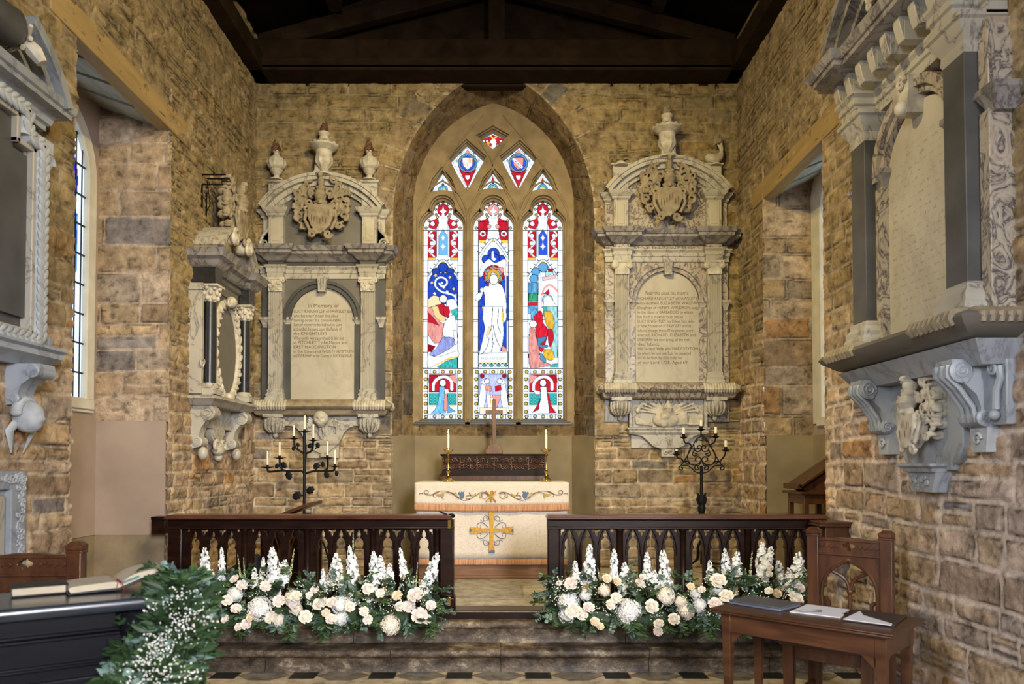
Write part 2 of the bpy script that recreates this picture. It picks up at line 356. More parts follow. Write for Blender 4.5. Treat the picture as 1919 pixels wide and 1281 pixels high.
def stones(U,V,seed,ch=(.10,.2),bw=(.18,.5),joint=.011,relief=.02,rough=.014,tint=(1,1,1),warp=1,split=.25,topz=None,var=None,low=None):
    rs=np.random.RandomState(seed)
    Vw=V+warp*(.035*fbm(U*1.1,V*.8,seed)*2+.012*fbm(U*6,V*6,seed+3)); Uw=U+warp*.03*fbm(V*5,U*4,seed+5)
    v0,v1=Vw.min()-.3,Vw.max()+.3; E=[v0]
    while E[-1]<v1:
        k=1.0
        if topz is not None and E[-1]>topz: k=.62
        E.append(E[-1]+rs.uniform(*ch)*k)
    E=np.array(E); ci=np.clip(np.searchsorted(E,Vw)-1,0,len(E)-2)
    u0,u1=Uw.min()-1,Uw.max()+1
    H=np.zeros_like(U); C=np.zeros(U.shape+(3,)); D=np.zeros_like(U)
    for c in range(ci.min(),ci.max()+1):
        msk=ci==c
        if not msk.any(): continue
        h=E[c+1]-E[c]; B=[u0-rs.rand()*.3]
        while B[-1]<u1: B.append(B[-1]+rs.uniform(*bw)*(1+.6*(h-ch[0])/(ch[1]-ch[0]+1e-6)))
        B=np.array(B); u=Uw[msk]; v=Vw[msk]; bi=np.clip(np.searchsorted(B,u)-1,0,len(B)-2)
        sp=rs.rand(len(B))<split; ym=E[c]+h*rs.uniform(.4,.6,len(B)); lo=np.full(u.shape,E[c]); hi=np.full(u.shape,E[c+1])
        s2=sp[bi]; up=s2&(v>ym[bi]); dn=s2&~up; lo=np.where(up,ym[bi],lo); hi=np.where(dn,ym[bi],hi)
        dx=np.minimum(u-B[bi],B[bi+1]-u); dy=np.minimum(v-lo,hi-v)
        r=.02; ax=np.clip(r-dx,0,None); ay=np.clip(r-dy,0,None); d=np.where((ax>0)&(ay>0),r-np.hypot(ax,ay),np.minimum(dx,dy))
        sid=bi*2+up
        pc=PAL[rs.choice(len(PAL),len(B)*2,p=PW)]*rs.uniform(.82,1.15,(len(B)*2,1)); hh=rs.uniform(-.5,.6,len(B)*2)
        D[msk]=d; C[msk]=pc[sid]; H[msk]=hh[sid]
    nz=fbm(U*28,V*28,seed+9,3); m=np.clip((D+nz*.012-joint*.5)/(joint*.9),0,1); m=m*m*(3-2*m)
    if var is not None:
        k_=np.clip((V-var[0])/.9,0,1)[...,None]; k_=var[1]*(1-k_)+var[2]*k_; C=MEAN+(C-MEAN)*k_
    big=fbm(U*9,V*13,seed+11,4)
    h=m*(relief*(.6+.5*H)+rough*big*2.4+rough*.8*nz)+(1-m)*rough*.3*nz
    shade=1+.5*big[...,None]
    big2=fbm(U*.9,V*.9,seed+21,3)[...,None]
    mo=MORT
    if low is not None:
        kk=np.clip((V-var[0]+.2)/.8,0,1)[...,None]; mo=np.array(low[0])*(1-kk)+MORT*kk; C=C*(np.array(low[1])*(1-kk)+kk)  # pinkish mortar low down; cooler, brighter light there put into the stone tint
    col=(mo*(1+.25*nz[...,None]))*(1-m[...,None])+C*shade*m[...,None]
    col=col*(1+.45*big2)*np.array(tint)*.70
    ck=np.exp(-((D+nz*.01-joint*1.1)/.006)**2)*np.clip(fbm(U*3,V*5,seed+31,3)*6+.2,0,1); col=col*(1-.8*ck[...,None]); h=h-ck*.010
    pit=np.clip((fbm(U*16,V*22,seed+33,3)-.17)*9,0,1)*m; col=col*(1-.5*pit[...,None]); h=h-pit*rough*.8
    return h,np.clip(col,.01,.9)
def masonry(name,panels,mat,seed,res=.015,**kw):
    Vs=[];Fs=[];Cs=[];base=0
    for p in panels:
        O,Uv,Vv=[np.array(q,float) for q in p['f']]; lu,lv=p['s']; nu=max(2,int(lu/res)); nv=max(2,int(lv/res))
        u,v=np.meshgrid(np.linspace(0,lu,nu+1),np.linspace(0,lv,nv+1),indexing='ij'); uo,vo=p.get('o',(0,0))
        k=dict(kw); k.update(p.get('k',{}))
        h,c=stones(u+uo,v+vo,p.get('seed',seed),**k)
        Nn=np.cross(Uv,Vv); Nn=Nn/np.linalg.norm(Nn)*p.get('n',1)
        if 'fade' in p:
            h=h*p['fade'](u,v)
        X=O+u[...,None]*Uv+v[...,None]*Vv+h[...,None]*Nn
        if 'warp' in p: X=p['warp'](u,v,h)
        idx=np.arange((nu+1)*(nv+1)).reshape(nu+1,nv+1)+base
        q=np.stack([idx[:-1,:-1],idx[1:,:-1],idx[1:,1:],idx[:-1,1:]],-1)
        if 'cut' in p:
            uc=(u[:-1,:-1]+u[1:,1:])/2; vc=(v[:-1,:-1]+v[1:,1:])/2; q=q[~p['cut'](uc,vc)]
        else: q=q.reshape(-1,4)
        Vs.append(X.reshape(-1,3)); Fs.append(q); Cs.append(c.reshape(-1,3)); base+=X.size//3
    return npmesh(name,np.concatenate(Vs),np.concatenate(Fs),np.concatenate(Cs),mat)
def npmesh(name,V,F,C,mat,smooth=True):
    me=bpy.data.meshes.new(name); me.vertices.add(len(V)); me.vertices.foreach_set('co',V.astype(np.float32).ravel())
    me.loops.add(F.size); me.loops.foreach_set('vertex_index',F.astype(np.int32).ravel())
    me.polygons.add(len(F)); me.polygons.foreach_set('loop_start',np.arange(0,F.size,4,dtype=np.int32))
    me.update(calc_edges=True); me.validate()
    a=me.color_attributes.new('Col','FLOAT_COLOR','POINT'); a.data.foreach_set('color',np.concatenate([C,np.ones((len(C),1))],1).astype(np.float32).ravel())
    me.polygons.foreach_set('use_smooth',[smooth]*len(me.polygons)); me.materials.append(mat); me.update()
    o=bpy.data.objects.new(name,me); COL.objects.link(o); return o
def struct(o,label=None):
    o['kind']='structure'
    if label: o['label']=label
    return o
# ================================================================= THE SETTING
ZTOP=5.95
LNf=WX(314,600,XL)[0]; LNn=WX(132,600,XL)[0]           # left recess, far and near edges
RNf=WX(1434,600,XR)[0]; RNn=WX(1549,600,XR)[0]         # right recess
LXd=WY(182,600,LNf)[0]; RXd=WY(1523,600,RNf)[0]        # recess backs
LZ=WX(322,248,XL)[1]; RZ=WX(1430,376,XR)[1]
YN=-1.2
def zz(py,Y): return WY(942,py,Y)[1]
# ---- east wall with the pointed recess of the window
YW=8.66                                                # face of the window wall inside the recess
def archpx(cx,hw,sy,R,n=26):
    L=[]; c=R-hw; top=math.acos((R-hw)/R)
    for i in range(n+1):
        a=top*i/n; L.append((cx+c-R*math.cos(a),sy-R*math.sin(a)))
    Rr=[(2*cx-x,y) for x,y in L[::-1]][1:]
    return L+Rr
AO=[WY(x,y,YB) for x,y in archpx(925,188,405,300)]     # outer arch in the wall face (x,z)
AI=[WY(x,y,YW) for x,y in archpx(925,150,385,197)]
zps=zz(815,YB)                                         # top of the plaster dado
def inpoly(poly):
    P=np.array(poly)
    def f(x,z):
        r=np.zeros(x.shape,bool); j=len(P)-1
        for i in range(len(P)):
            xi,zi=P[i]; xj,zj=P[j]; c=((zi>z)!=(zj>z))&(x<(xj-xi)*(z-zi)/(zj-zi+1e-12)+xi); r^=c; j=i
        return r
    return f
opening=[(AO[0][0],-1)]+AO+[(AO[-1][0],-1)]
inside=inpoly(opening)
x0,x1=XL-.03,XR+.03
# voussoir band around the arch: swept panel
def arc_len(P):
    P=np.array(P); d=np.r_[0,np.cumsum(np.hypot(*np.diff(P,axis=0).T))]; return P,d
band=[(AO[0][0],zps)]+AO+[(AO[-1][0],zps)]
Pb,db=arc_len(band)
def along(s):
    x=np.interp(s,db,Pb[:,0]); z=np.interp(s,db,Pb[:,1]); e=.03
    tx=np.interp(s+e,db,Pb[:,0])-np.interp(s-e,db,Pb[:,0]); tz=np.interp(s+e,db,Pb[:,1])-np.interp(s-e,db,Pb[:,1]); l=np.hypot(tx,tz)+1e-9
    return x,z,-tz/l,tx/l
def warp_band(u,v,h):
    x,z,nx,nz=along(u); zt=np.minimum(z+nz*v,ZTOP); return np.stack([x+nx*v,YB-.010-h*.8*np.clip(v/.02,0,1),zt],-1)
pan=[dict(f=[(x0,YB,0),(1,0,0),(0,0,1)],s=(x1-x0,ZTOP),o=(3,0),cut=lambda u,v: inside(u+x0,v)),
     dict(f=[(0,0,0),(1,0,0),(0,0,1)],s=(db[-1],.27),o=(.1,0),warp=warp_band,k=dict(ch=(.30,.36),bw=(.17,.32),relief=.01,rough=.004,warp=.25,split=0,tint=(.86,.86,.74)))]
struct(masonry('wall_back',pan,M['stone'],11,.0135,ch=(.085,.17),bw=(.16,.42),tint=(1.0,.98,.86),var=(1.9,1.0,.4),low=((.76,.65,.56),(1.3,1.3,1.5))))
# reveal (splay) of the recess, above the plaster dado
inner=[(AI[0][0],zps)]+AI+[(AI[-1][0],zps)]
Pi,di=arc_len(inner)
def warp_rev(u,v,h):
    t=v/.5; xo=np.interp(u,db,Pb[:,0]); zo=np.interp(u,db,Pb[:,1]); k=np.interp(u,db,np.arange(len(db))); xi=np.interp(k,np.arange(len(di)),Pi[:,0]); zi=np.interp(k,np.arange(len(di)),Pi[:,1])
    cx=(Pb[0,0]+Pb[-1,0])/2; s=np.sign(cx-xo); hh=h*.7*np.clip(v/.03,0,1)
    return np.stack([xo+(xi-xo)*t+s*hh,YB-.012+(YW+.02-YB)*t,zo+(zi-zo)*t],-1)
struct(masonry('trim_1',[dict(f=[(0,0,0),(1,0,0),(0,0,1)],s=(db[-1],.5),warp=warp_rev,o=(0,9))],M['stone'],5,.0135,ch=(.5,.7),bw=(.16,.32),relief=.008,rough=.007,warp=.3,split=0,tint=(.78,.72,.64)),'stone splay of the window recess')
# wall below the window inside the recess, and the plaster dado round the altar
zs=zz(792,YW)
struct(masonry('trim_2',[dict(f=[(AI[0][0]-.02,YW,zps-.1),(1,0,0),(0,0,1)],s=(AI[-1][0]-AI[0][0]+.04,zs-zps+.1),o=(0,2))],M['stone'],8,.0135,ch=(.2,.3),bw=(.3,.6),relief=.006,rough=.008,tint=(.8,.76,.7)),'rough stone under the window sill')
mb=MB(); zpd=zps-.0
mb.box(AO[0][0]+.0,AI[0][0]+.0,YB-.0,YB,0,.01)
mb=MB()
a,b_=AO[0][0]-.012,AI[0][0]+.03; c_,d_=AI[-1][0]-.03,AO[-1][0]+.012
prof=[(a-.10,YB-.014),(a,YB-.014),(b_,YW-.02),(c_,YW-.02),(d_,YB-.014),(d_+.10,YB-.014)]
prof=prof[1:-1]
mb.prism([(p[0],p[1]) for p in prof]+[(d_,YW+.1),(a,YW+.1)],ZP-.02,zps+.01,axis='z')
struct(mb.build('trim_3',M['plaster'],smooth=20),'plaster dado behind the altar')
# ---- left wall
zpl=zz(790,LNf); zpl2=zz(1002,LNf)
L=YB-YN
def lcut(u,v): Y=u+YN; return (Y>LNn+.008)&(Y<LNf-.008)&(v<LZ+.05)
pan=[dict(f=[(XL,YN,0),(0,1,0),(0,0,1)],s=(L,ZTOP+.6),n=1,cut=lcut)]
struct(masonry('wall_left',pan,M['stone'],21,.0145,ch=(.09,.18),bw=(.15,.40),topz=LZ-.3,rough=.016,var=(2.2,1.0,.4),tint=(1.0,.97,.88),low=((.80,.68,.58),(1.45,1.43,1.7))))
QK=dict(ch=(.16,.30),bw=(.22,.5),relief=.010,rough=.010,split=.2,tint=(1.32,1.28,1.34))
pan=[dict(f=[(LXd-.03,LNf,zpl),(1,0,0),(0,0,1)],s=(XL-LXd+.05,LZ+.35-zpl),n=1,o=(0,1)),
     dict(f=[(XL+.01,LNn,0),(-1,0,0),(0,0,1)],s=(XL-LXd+.12,LZ+.35),n=1,o=(4,0))]
struct(masonry('trim_4',pan,M['stone'],25,.013,**QK),'squared stone jambs of the left window recess')
# ---- right wall
zpr=zz(816,RNf)
def rcut(u,v): Y=YB-u; return (Y>RNn+.008)&(Y<RNf-.008)&(v<RZ+.05)
pan=[dict(f=[(XR,YB,0),(0,-1,0),(0,0,1)],s=(L,ZTOP+.6),n=1,cut=rcut)]
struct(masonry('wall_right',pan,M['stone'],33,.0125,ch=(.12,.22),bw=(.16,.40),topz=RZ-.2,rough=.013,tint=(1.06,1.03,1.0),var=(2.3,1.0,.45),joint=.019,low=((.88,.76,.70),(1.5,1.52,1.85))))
pan=[dict(f=[(XR-.02,RNf,zpr),(1,0,0),(0,0,1)],s=(RXd-XR+.05,RZ+.35-zpr),n=1,o=(0,1)),
     dict(f=[(RXd+.1,RNn,0),(-1,0,0),(0,0,1)],s=(RXd-XR+.12,RZ+.35),n=1,o=(4,0))]
struct(masonry('trim_5',pan,M['stone'],36,.013,**QK),'squared stone jambs of the right window recess')
# ---- recess plaster, timber lintels, boarded soffits, side windows
def side_recess(n,XW,XD,Yn,Yf,LZc,zp,zp2,sgn,wY0,wY1,zsp,zsill,seed):
    # plaster on the far jamb and the back below the window
    m=MB(); m.box(min(XW,XD),max(XW,XD),Yf-.012,Yf+.05,zp2,zp+.005); a,b=(XD-.05,XD+.012) if sgn<0 else (XD-.012,XD+.05)
    m.box(a,b,Yn,Yf,zp2,zp+.005); struct(m.build('trim_%d'%n,M['plaster_pink'] if sgn<0 else M['plaster'],smooth=20),'smooth plaster at the foot of a window recess')
    m=MB(); m.box(min(XW,XD),max(XW,XD),Yf-.014,Yf+.05,ZP,zp2+.003); m.box(a,b,Yn,Yf,0,zp2+.003)
    struct(m.build('trim_%d'%(n+1),M['plaster_dark'],smooth=20),'damp darker plaster near the floor')
    # window wall above the plaster, arched hole
    hw=(wY1-wY0)/2; cy=(wY0+wY1)/2; k=18
    def hole(g): return [(cy-hw-g,zsill-g)]+[(cy-(hw+g)*math.cos(PI*i/k),zsp+(hw+g)*math.sin(PI*i/k)) for i in range(k+1)]+[(cy+hw+g,zsill-g)]
    m=MB(); m.prism([(Yn,zp),(Yf,zp),(Yf,LZc+1),(Yn,LZc+1)],XD,XD+sgn*.05,[hole(.10)],axis='x')
    struct(m.build('trim_%d'%(n+2),M['plaster_pink'],smooth=20),'plastered wall round a side window')
    root=struct(thing('window_%d'%(2 if sgn<0 else 3),'arched side window with leaded glass',None)); del root['label']
    m=MB(); m.prism(hole(.115) if sgn<0 else [(min(y,Yf-.01),max(z,zsill-.06)) for y,z in hole(.26)],XD-sgn*.016,XD+sgn*.035,[hole(0)],axis='x'); m.build('window_frame',M['winframe'],root,smooth=30,bevel=.012)
    m=MB(); m.prism([(XD-sgn*.05,zsill-.06),(XD+sgn*.10,zsill+.0),(XD+sgn*.10,zsill-.1),(XD-sgn*.05,zsill-.1)],wY0-.08,wY1+.08) if False else m.box(min(XD-sgn*.03,XD+sgn*.04),max(XD-sgn*.03,XD+sgn*.04),wY0-.1,wY1+.1,zsill-.09,zsill-.0)
    m.build('window_sill',M['winframe'],root,bevel=.01)
    # leads
    m=MB(); gx=XD+sgn*.02; z=zsill+.2; 
    while z<zsp+hw-.05:
        hw2=hw if z<zsp else math.sqrt(max(0,hw*hw-(z-zsp)**2)); m.box(gx-.006,gx+.006,cy-hw2,cy+hw2,z-.006,z+.006); z+=.235
    for q in (-.9,-.72,-.36,0,.36,.72,.9):
        yy=cy+q*hw; m.box(gx-.004,gx+.004,yy-.004,yy+.004,zsill,zsp+math.sqrt(hw*hw*(1-q*q)))
    m.build('lead_cames',M['came'],root)
    # glass
    nu,nv=90,240; uu,vv=np.meshgrid(np.linspace(wY0,wY1,nu+1),np.linspace(zsill,zsp+hw,nv+1),indexing='ij')
    C=np.ones(uu.shape+(3,))*np.array((.86,.94,1.0)); d=((uu-cy)**2)
    def ring(cz,r,t,col):
        q=np.hypot(uu-cy,vv-cz); C[(q<r)&(q>r-t)]=col
        yb=(q<r-t)&(np.abs(uu-cy)>.1)&(((vv*37+uu*23).astype(int))%3==0); C[yb]=(.9,.6,.15)
    if sgn<0:
        ring(WX(148,337,XD)[1],.36,.06,(.01,.03,.45)); ring(WX(137,622,XD)[1],.30,.05,(.6,.01,.02))
        zc=WX(140,480,XD)[1]; sh=(np.abs(uu-cy)<.36-.9*np.clip(zc-.1-vv,0,1))&(np.abs(vv-zc)<.36); C[sh]=(.08,.28,.62)
        bl=sh&((((uu-cy)*9).astype(int)+((vv-zc)*9).astype(int))%2==0); C[bl]=(.03,.10,.35)
        for q in (.12,-.12): C[(np.abs(uu-cy-.27)<.03)&(np.abs(vv-zc-q)<.05)]=(.9,.9,1)
    idx=np.arange(uu.size).reshape(uu.shape); F=np.stack([idx[:-1,:-1],idx[1:,:-1],idx[1:,1:],idx[:-1,1:]],-1).reshape(-1,4)
    V=np.stack([np.full(uu.shape,gx),uu,vv],-1).reshape(-1,3); cu=V[F[:,0]]; keep=(cu[:,2]<zsp)|(np.hypot(cu[:,1]-cy,cu[:,2]-zsp)<hw+.02)
    g=npmesh('leaded_glass',V,F[keep],C.reshape(-1,3),M['glass'],False); g.parent=root
    # lintel beam and soffit boards
    m=MB(); hb=.20; m.box(min(XW-sgn*.015,XW+sgn*.10),max(XW-sgn*.015,XW+sgn*.10),Yn-.28,Yf+.30,LZc-.0,LZc+hb); struct(m.build('trim_%d'%(n+3),M['lintel'],bevel=.008),'oak lintel beam over a window recess')
    m=MB(); nb=8; 
    for i in range(nb):
        y0=Yn-.02+(Yf-Yn+.04)*i/nb; y1=Yn-.02+(Yf-Yn+.04)*(i+1)/nb-.022; dz=.012*(i%2)
        q=[(XW+sgn*.08,LZc+.01+dz),(XD+sgn*.05,LZc+.20+dz),(XD+sgn*.05,LZc+.24+dz),(XW+sgn*.08,LZc+.06+dz)]
        m.prism(q,y0,y1)
    struct(m.build('trim_%d'%(n+4),M['soffit']),'boards under the lintel of a window recess')
yL=WX(158,500,LXd)[0]+.03
side_recess(6,XL,LXd,LNn,LNf,LZ,zpl,zpl2,-1,yL-.92,yL,WX(165,300,LXd)[1]-.14,WX(150,745,LXd)[1],41)
yR=WX(1541,600,RXd)[0]
side_recess(11,XR,RXd,RNn,RNf,RZ,zpr,zz(960,RNf),1,yR-.80,yR,WX(1540,395,RXd)[1]-.02,WX(1548,780,RXd)[1],42)
# ---- stained east window
sx=lambda px:WY(px,600,YW)[0]; sz=lambda py:WY(925,py,YW)[1]; SP=lambda L:[(sx(x),sz(y)) for x,y in L]
def lancet_shape(c,g=0,hw=37.8,top=370,bot=783):
    r=19+g; cy=top+19; L=[(-hw-g,bot+g),(-hw-g,418),(-hw+2-g,409),(-hw+7-g,402),(-hw+14-g*.7,397-g*.7),(-20-g*.6,394-g)]
    a0=math.radians(200)
    for i in range(15):
        a=PI+math.radians(14)-(PI+math.radians(28))*i/14; L.append((r*math.cos(a),cy-r*math.sin(a)))
    Rr=[(-x,y) for x,y in L[:6][::-1]]
    return [(c+x,y) for x,y in L+Rr]
def curvq(P,k=6): return [(p.x,p.y) for p in catmull([(x,y,0) for x,y in P],k)]
CX=[828.5,924.2,1018.6]
KITES=[[(873.6,264),(842.6,295),(856,322),(875,353),(891,322),(907.5,294)],[(974,266),(940,294),(955,322),(971.6,351),(989,321),(1004,294)],[(923.5,239),(895.5,253.5),(923.5,274.5),(951,252.5)]]
TRIS=[]
for a_,l_,r_ in (((827,316),(803,361.6),(853.5,361.6)),((923.5,316),(898,358.5),(948.6,357.5)),((1018.6,314.6),(993,360.5),(1043.7,358.5))):
    mid=[(l_[0]+(r_[0]-l_[0])*t,l_[1]+(r_[1]-l_[1])*t-9*math.sin(PI*t)) for t in (.2,.4,.6,.8)]
    TRIS.append([a_,((a_[0]+l_[0])/2-2.5,(a_[1]+l_[1])/2-1.5),l_]+mid+[r_,((a_[0]+r_[0])/2+2.5,(a_[1]+r_[1])/2-1.5)])
def offs(P,g):
    c=np.mean(P,0); return [(c[0]+(x-c[0])*(1+g/max(6,math.hypot(x-c[0],y-c[1]))),c[1]+(y-c[1])*(1+g/max(6,math.hypot(x-c[0],y-c[1])))) for x,y in P]
W1=struct(thing('window_1','tall pointed east window of three stained glass lights under tracery',None)); del W1['label']
def outer(g): return [(AI[0][0]-g,sz(797))]+[(x+(g if x>sx(925) else -g),z+g) for x,z in AI]+[(AI[-1][0]+g,sz(797))]
for k,(y0,y1,g) in enumerate(((YW+.0,YW+.045,5.5),(YW+.045,YW+.09,2.8),(YW+.09,YW+.17,0))):
    m=MB(); holes=[SP(lancet_shape(c,g)) for c in CX]+[SP(offs(q,g*.8)) for q in KITES+TRIS]
    m.prism(outer(.03),y0,y1,holes); m.build('stone_tracery',M['tracery'],W1,smooth=30)
m=MB()                                             # raised roll mouldings on the tracery face
for c in CX:
    pts=[(c-47,560)]+[(c-47,420)]+[(x,y) for x,y in archpx(c,47,412,80,8)]+[(c+47,420),(c+47,560)]
    m.tube([(sx(x),YW-.004,sz(y)) for x,y in pts],.011,6)
for c in (876.5,971.5): m.tube([(sx(c),YW-.006,sz(y)) for y in (786,600,412)],.018,8)
for P_ in ([(783,400),(820,330),(857,272),(905,215)],[(1066,400),(1029,330),(990,272),(942,215)],[(876,405),(905,350),(923,310),(905,275),(897,262)],[(972,405),(943,350),(923,310),(942,275),(950,262)],[(872,405),(845,350),(826,308)],[(976,405),(1000,350),(1020,308)]):
    m.tube([(sx(x),YW-.004,sz(y)) for x,y in curvq(P_,5)],.010,6)
m.build('tracery_moulding',M['tracery'],W1)
for c in CX:
    m=MB(); q=SP([(c-40,783),(c+40,783)]); p_=SP([(c-52,793),(c+52,793)])
    m.rings([[(q[0][0],YW+.09,q[0][1]),(q[1][0],YW+.09,q[1][1]),(q[1][0],YW+.09,p_[0][1]-.01),(q[0][0],YW+.09,p_[0][1]-.01)],[(p_[0][0],YW-.03,p_[0][1]+.008),(p_[1][0],YW-.03,p_[0][1]+.008),(p_[1][0],YW-.03,p_[0][1]-.012),(p_[0][0],YW-.03,p_[0][1]-.012)]])
    m.build('window_sill',M['slate'],W1)
# painted glass, one small square of colour at a time
Wt,Bl,LB,Rd,Pk,Ye,Gr,Te,Ld,Gd,Sk,Pu=[np.array(c) for c in ((.93,.96,1.),(.02,.06,.42),(.16,.45,.75),(.55,.015,.03),(.85,.32,.27),(.9,.58,.08),(.04,.30,.14),(.05,.42,.38),(.012,.012,.015),(.75,.42,.04),(.95,.88,.80),(.30,.32,.62))]
class Cv:
    def __init__(s,x0,x1,y0,y1,res=.72):
        s.x0,s.x1,s.y0,s.y1=x0,x1,y0,y1; s.nx=int((x1-x0)/res); s.ny=int((y1-y0)/res)
        s.X,s.Y=np.meshgrid(np.linspace(x0,x1,s.nx+1),np.linspace(y0,y1,s.ny+1),indexing='ij'); s.C=np.ones(s.X.shape+(3,))*Wt*(.97+.06*vn(s.X/9,s.Y/9,3)[...,None])
    def seg(s,P,w,c=Ld):
        for (ax,ay),(bx,by) in zip(P[:-1],P[1:]):
            dx,dy=bx-ax,by-ay; t=np.clip(((s.X-ax)*dx+(s.Y-ay)*dy)/(dx*dx+dy*dy+1e-9),0,1); s.C[np.hypot(s.X-ax-t*dx,s.Y-ay-t*dy)<w]=c
    def poly(s,P,c,e=.75,sm=False,tex=.0):
        if sm: P=curvq(list(P)+[P[0]],4)
        r=inpoly(P)(s.X,s.Y); n=1 if not tex else (1-tex+2*tex*vn(s.X[r]/2.2,s.Y[r]/6,5))[:,None]; s.C[r]=np.clip(c*n,0,1)
        if e: s.seg(list(P)+[P[0]],e*.62)
    def circ(s,x,y,r,c,e=.6,r2=None):
        q=np.hypot((s.X-x),(s.Y-y)*(r/(r2 or r))); s.C[q<r]=c
        if e: s.C[np.abs(q-r)<e]=Ld
    def rond(s,x,y,r=3): s.circ(x,y,r,Ye,.7); s.circ(x,y,r*.38,Wt,.3)
    def build(s,name,shape,parent,par=None):
        pr=inpoly(shape)(s.X,s.Y); idx=np.arange(s.X.size).reshape(s.X.shape)
        F=np.stack([idx[:-1,:-1],idx[1:,:-1],idx[1:,1:],idx[:-1,1:]],-1); k=pr[:-1,:-1]|pr[1:,:-1]|pr[1:,1:]|pr[:-1,1:]; F=F[k]
        xs=np.interp(s.X,[0,1919],[sx(0),sx(1919)]); ys=np.array([sz(y) for y in np.linspace(s.y0,s.y1,s.ny+1)]); zs_=np.broadcast_to(ys,s.X.shape)
        V=np.stack([xs,np.full(s.X.shape,YW+.12),zs_],-1).reshape(-1,3)
        g=npmesh(name,V,F,s.C.reshape(-1,3),M['glass'],False); g.parent=parent; return g
T2=lambda L:[(780+x/5.824,360+y/5.824) for x,y in L]; T3=lambda L:[(780+x/5.569,570+y/5.569) for x,y in L]
def common(c,cv,kind):
    x0,x1=c-37.5,c+37.5
    for y in range(425,690,29): cv.seg([(x0,y),(x0+9,y)],.45); cv.seg([(x1-9,y+9),(x1,y+9)],.45)
    cv.seg([(x0+9,425),(x0+9,688)],.5); cv.seg([(x1-9,425),(x1-9,688)],.5)
    for dx in (-4.5,4.5): pass
    # crown roundel
    cv.circ(c,387,11,Rd if kind!=1 else Pk,.6); cv.poly([(c-4,402),(c-2,393),(c-7,389),(c-2,386),(c,378),(c+2,386),(c+7,389),(c+2,393),(c+4,402)],Wt,.4)
    for a in range(-30,211,40): cv.rond(c+15*math.cos(math.radians(a)),388-15*math.sin(math.radians(a)),2.4)
    for s in (-1,1):
        cv.poly([(c+s*10,402),(c+s*25,408),(c+s*28,420),(c+s*14,424),(c+s*8,412)],Rd*1.1,.6); cv.circ(c+s*20,413,4.5,Wt,.5)
        cv.rond(c+s*11,400,2.5); cv.rond(c+s*27,407,2.5); cv.rond(c+s*32.5,421,2.6)
    if kind!=1:
        for s in (-1,1):
            cv.poly([(c+s*13,427),(c+s*29,427),(c+s*29,476),(c+s*13,476)],Rd*.9,.6,tex=.3)
            P=[(c+s*(21+5.5*math.sin(t*1.05)),427+t*4.9) for t in range(11)]; cv.seg(curvq(P,4),1.25,Wt)
            for q in (436,450,465): cv.circ(c+s*21,q,4.4,Wt,.5); cv.circ(c+s*24,q+7,1.5,Pk,.3)
            cv.poly([(c+s*14,477),(c+s*28,477),(c+s*28,482),(c+s*14,482)],Ye,.5)
            for q in (17,21,25): cv.circ(c+s*q,479.5,.8,Ld,0)
        cv.poly([(c,423),(c+8,436),(c+8,472),(c-8,472),(c-8,436)],LB if kind==0 else Bl*1.5,.6)
        for q in (440,456): cv.poly([(c,q-9),(c+2,q-2),(c+6,q),(c+2,q+2),(c,q+8),(c-2,q+2),(c-6,q),(c-2,q-2)],Wt,.3)
        for s in (-1,1): cv.seg([(c+s*9.5,405),(c+s*9.5,476)],.4); cv.seg([(c+s*12.5,415),(c+s*12.5,476)],.3)
        gy=478
    else:
        for s in (-1,1):
            cv.poly([(c+s*8,409),(c+s*29,409),(c+s*29,446),(c+s*16,446),(c+s*12,440)],Rd*.95,.6,tex=.3)
            cv.circ(c+s*20,432,6,Wt,.5); cv.circ(c+s*20,432,2.8,Rd,.3); cv.poly([(c+s*28,444),(c+s*15,444),(c+s*15,450),(c+s*28,450)],Ye,.5)
            cv.circ(c+s*8,418,4,Pk,.4); cv.seg([(c+s*29,409),(c+s*29,450)],.4)
        gy=438
    cv.seg(curvq([(c-29,gy+36),(c-15,gy+15),(c,gy+2),(c+15,gy+15),(c+29,gy+36)],5),.6); cv.seg(curvq([(c-26,gy+40),(c-13,gy+20),(c,gy+8),(c+13,gy+20),(c+26,gy+40)],5),.5)
    for s in (-1,1):
        for q in range(4): cv.seg([(c+s*(6+6.5*q),gy+6+8*q),(c+s*(11+6.5*q),gy+3+8*q)],.8,Ld*3)
    cv.poly([(c-3,gy+8),(c,gy+3),(c+3,gy+8)],Ye,.4)
    for y in (425.5,505,595,688): cv.seg([(x0,y),(x1,y)],.75)
def base_panel(c,cv):
    x0,x1=c-37.5,c+37.5
    cv.seg([(x0+9,697),(x1-9,697),(x1-9,775),(x0+9,775),(x0+9,697)],.6)
    for i in range(5):
        for y in (694,779): cv.rond(c-31+i*15.5,y,3.1); cv.seg([(c-23+i*15.5,y-4),(c-23+i*15.5,y+4)],.4)
    for i in range(6):
        for s in (-1,1): cv.rond(c+s*32.5,711+i*15.5-3,3.1); cv.seg([(c+s*36,719+i*15.5-3),(c+s*29,719+i*15.5-3)],.4)
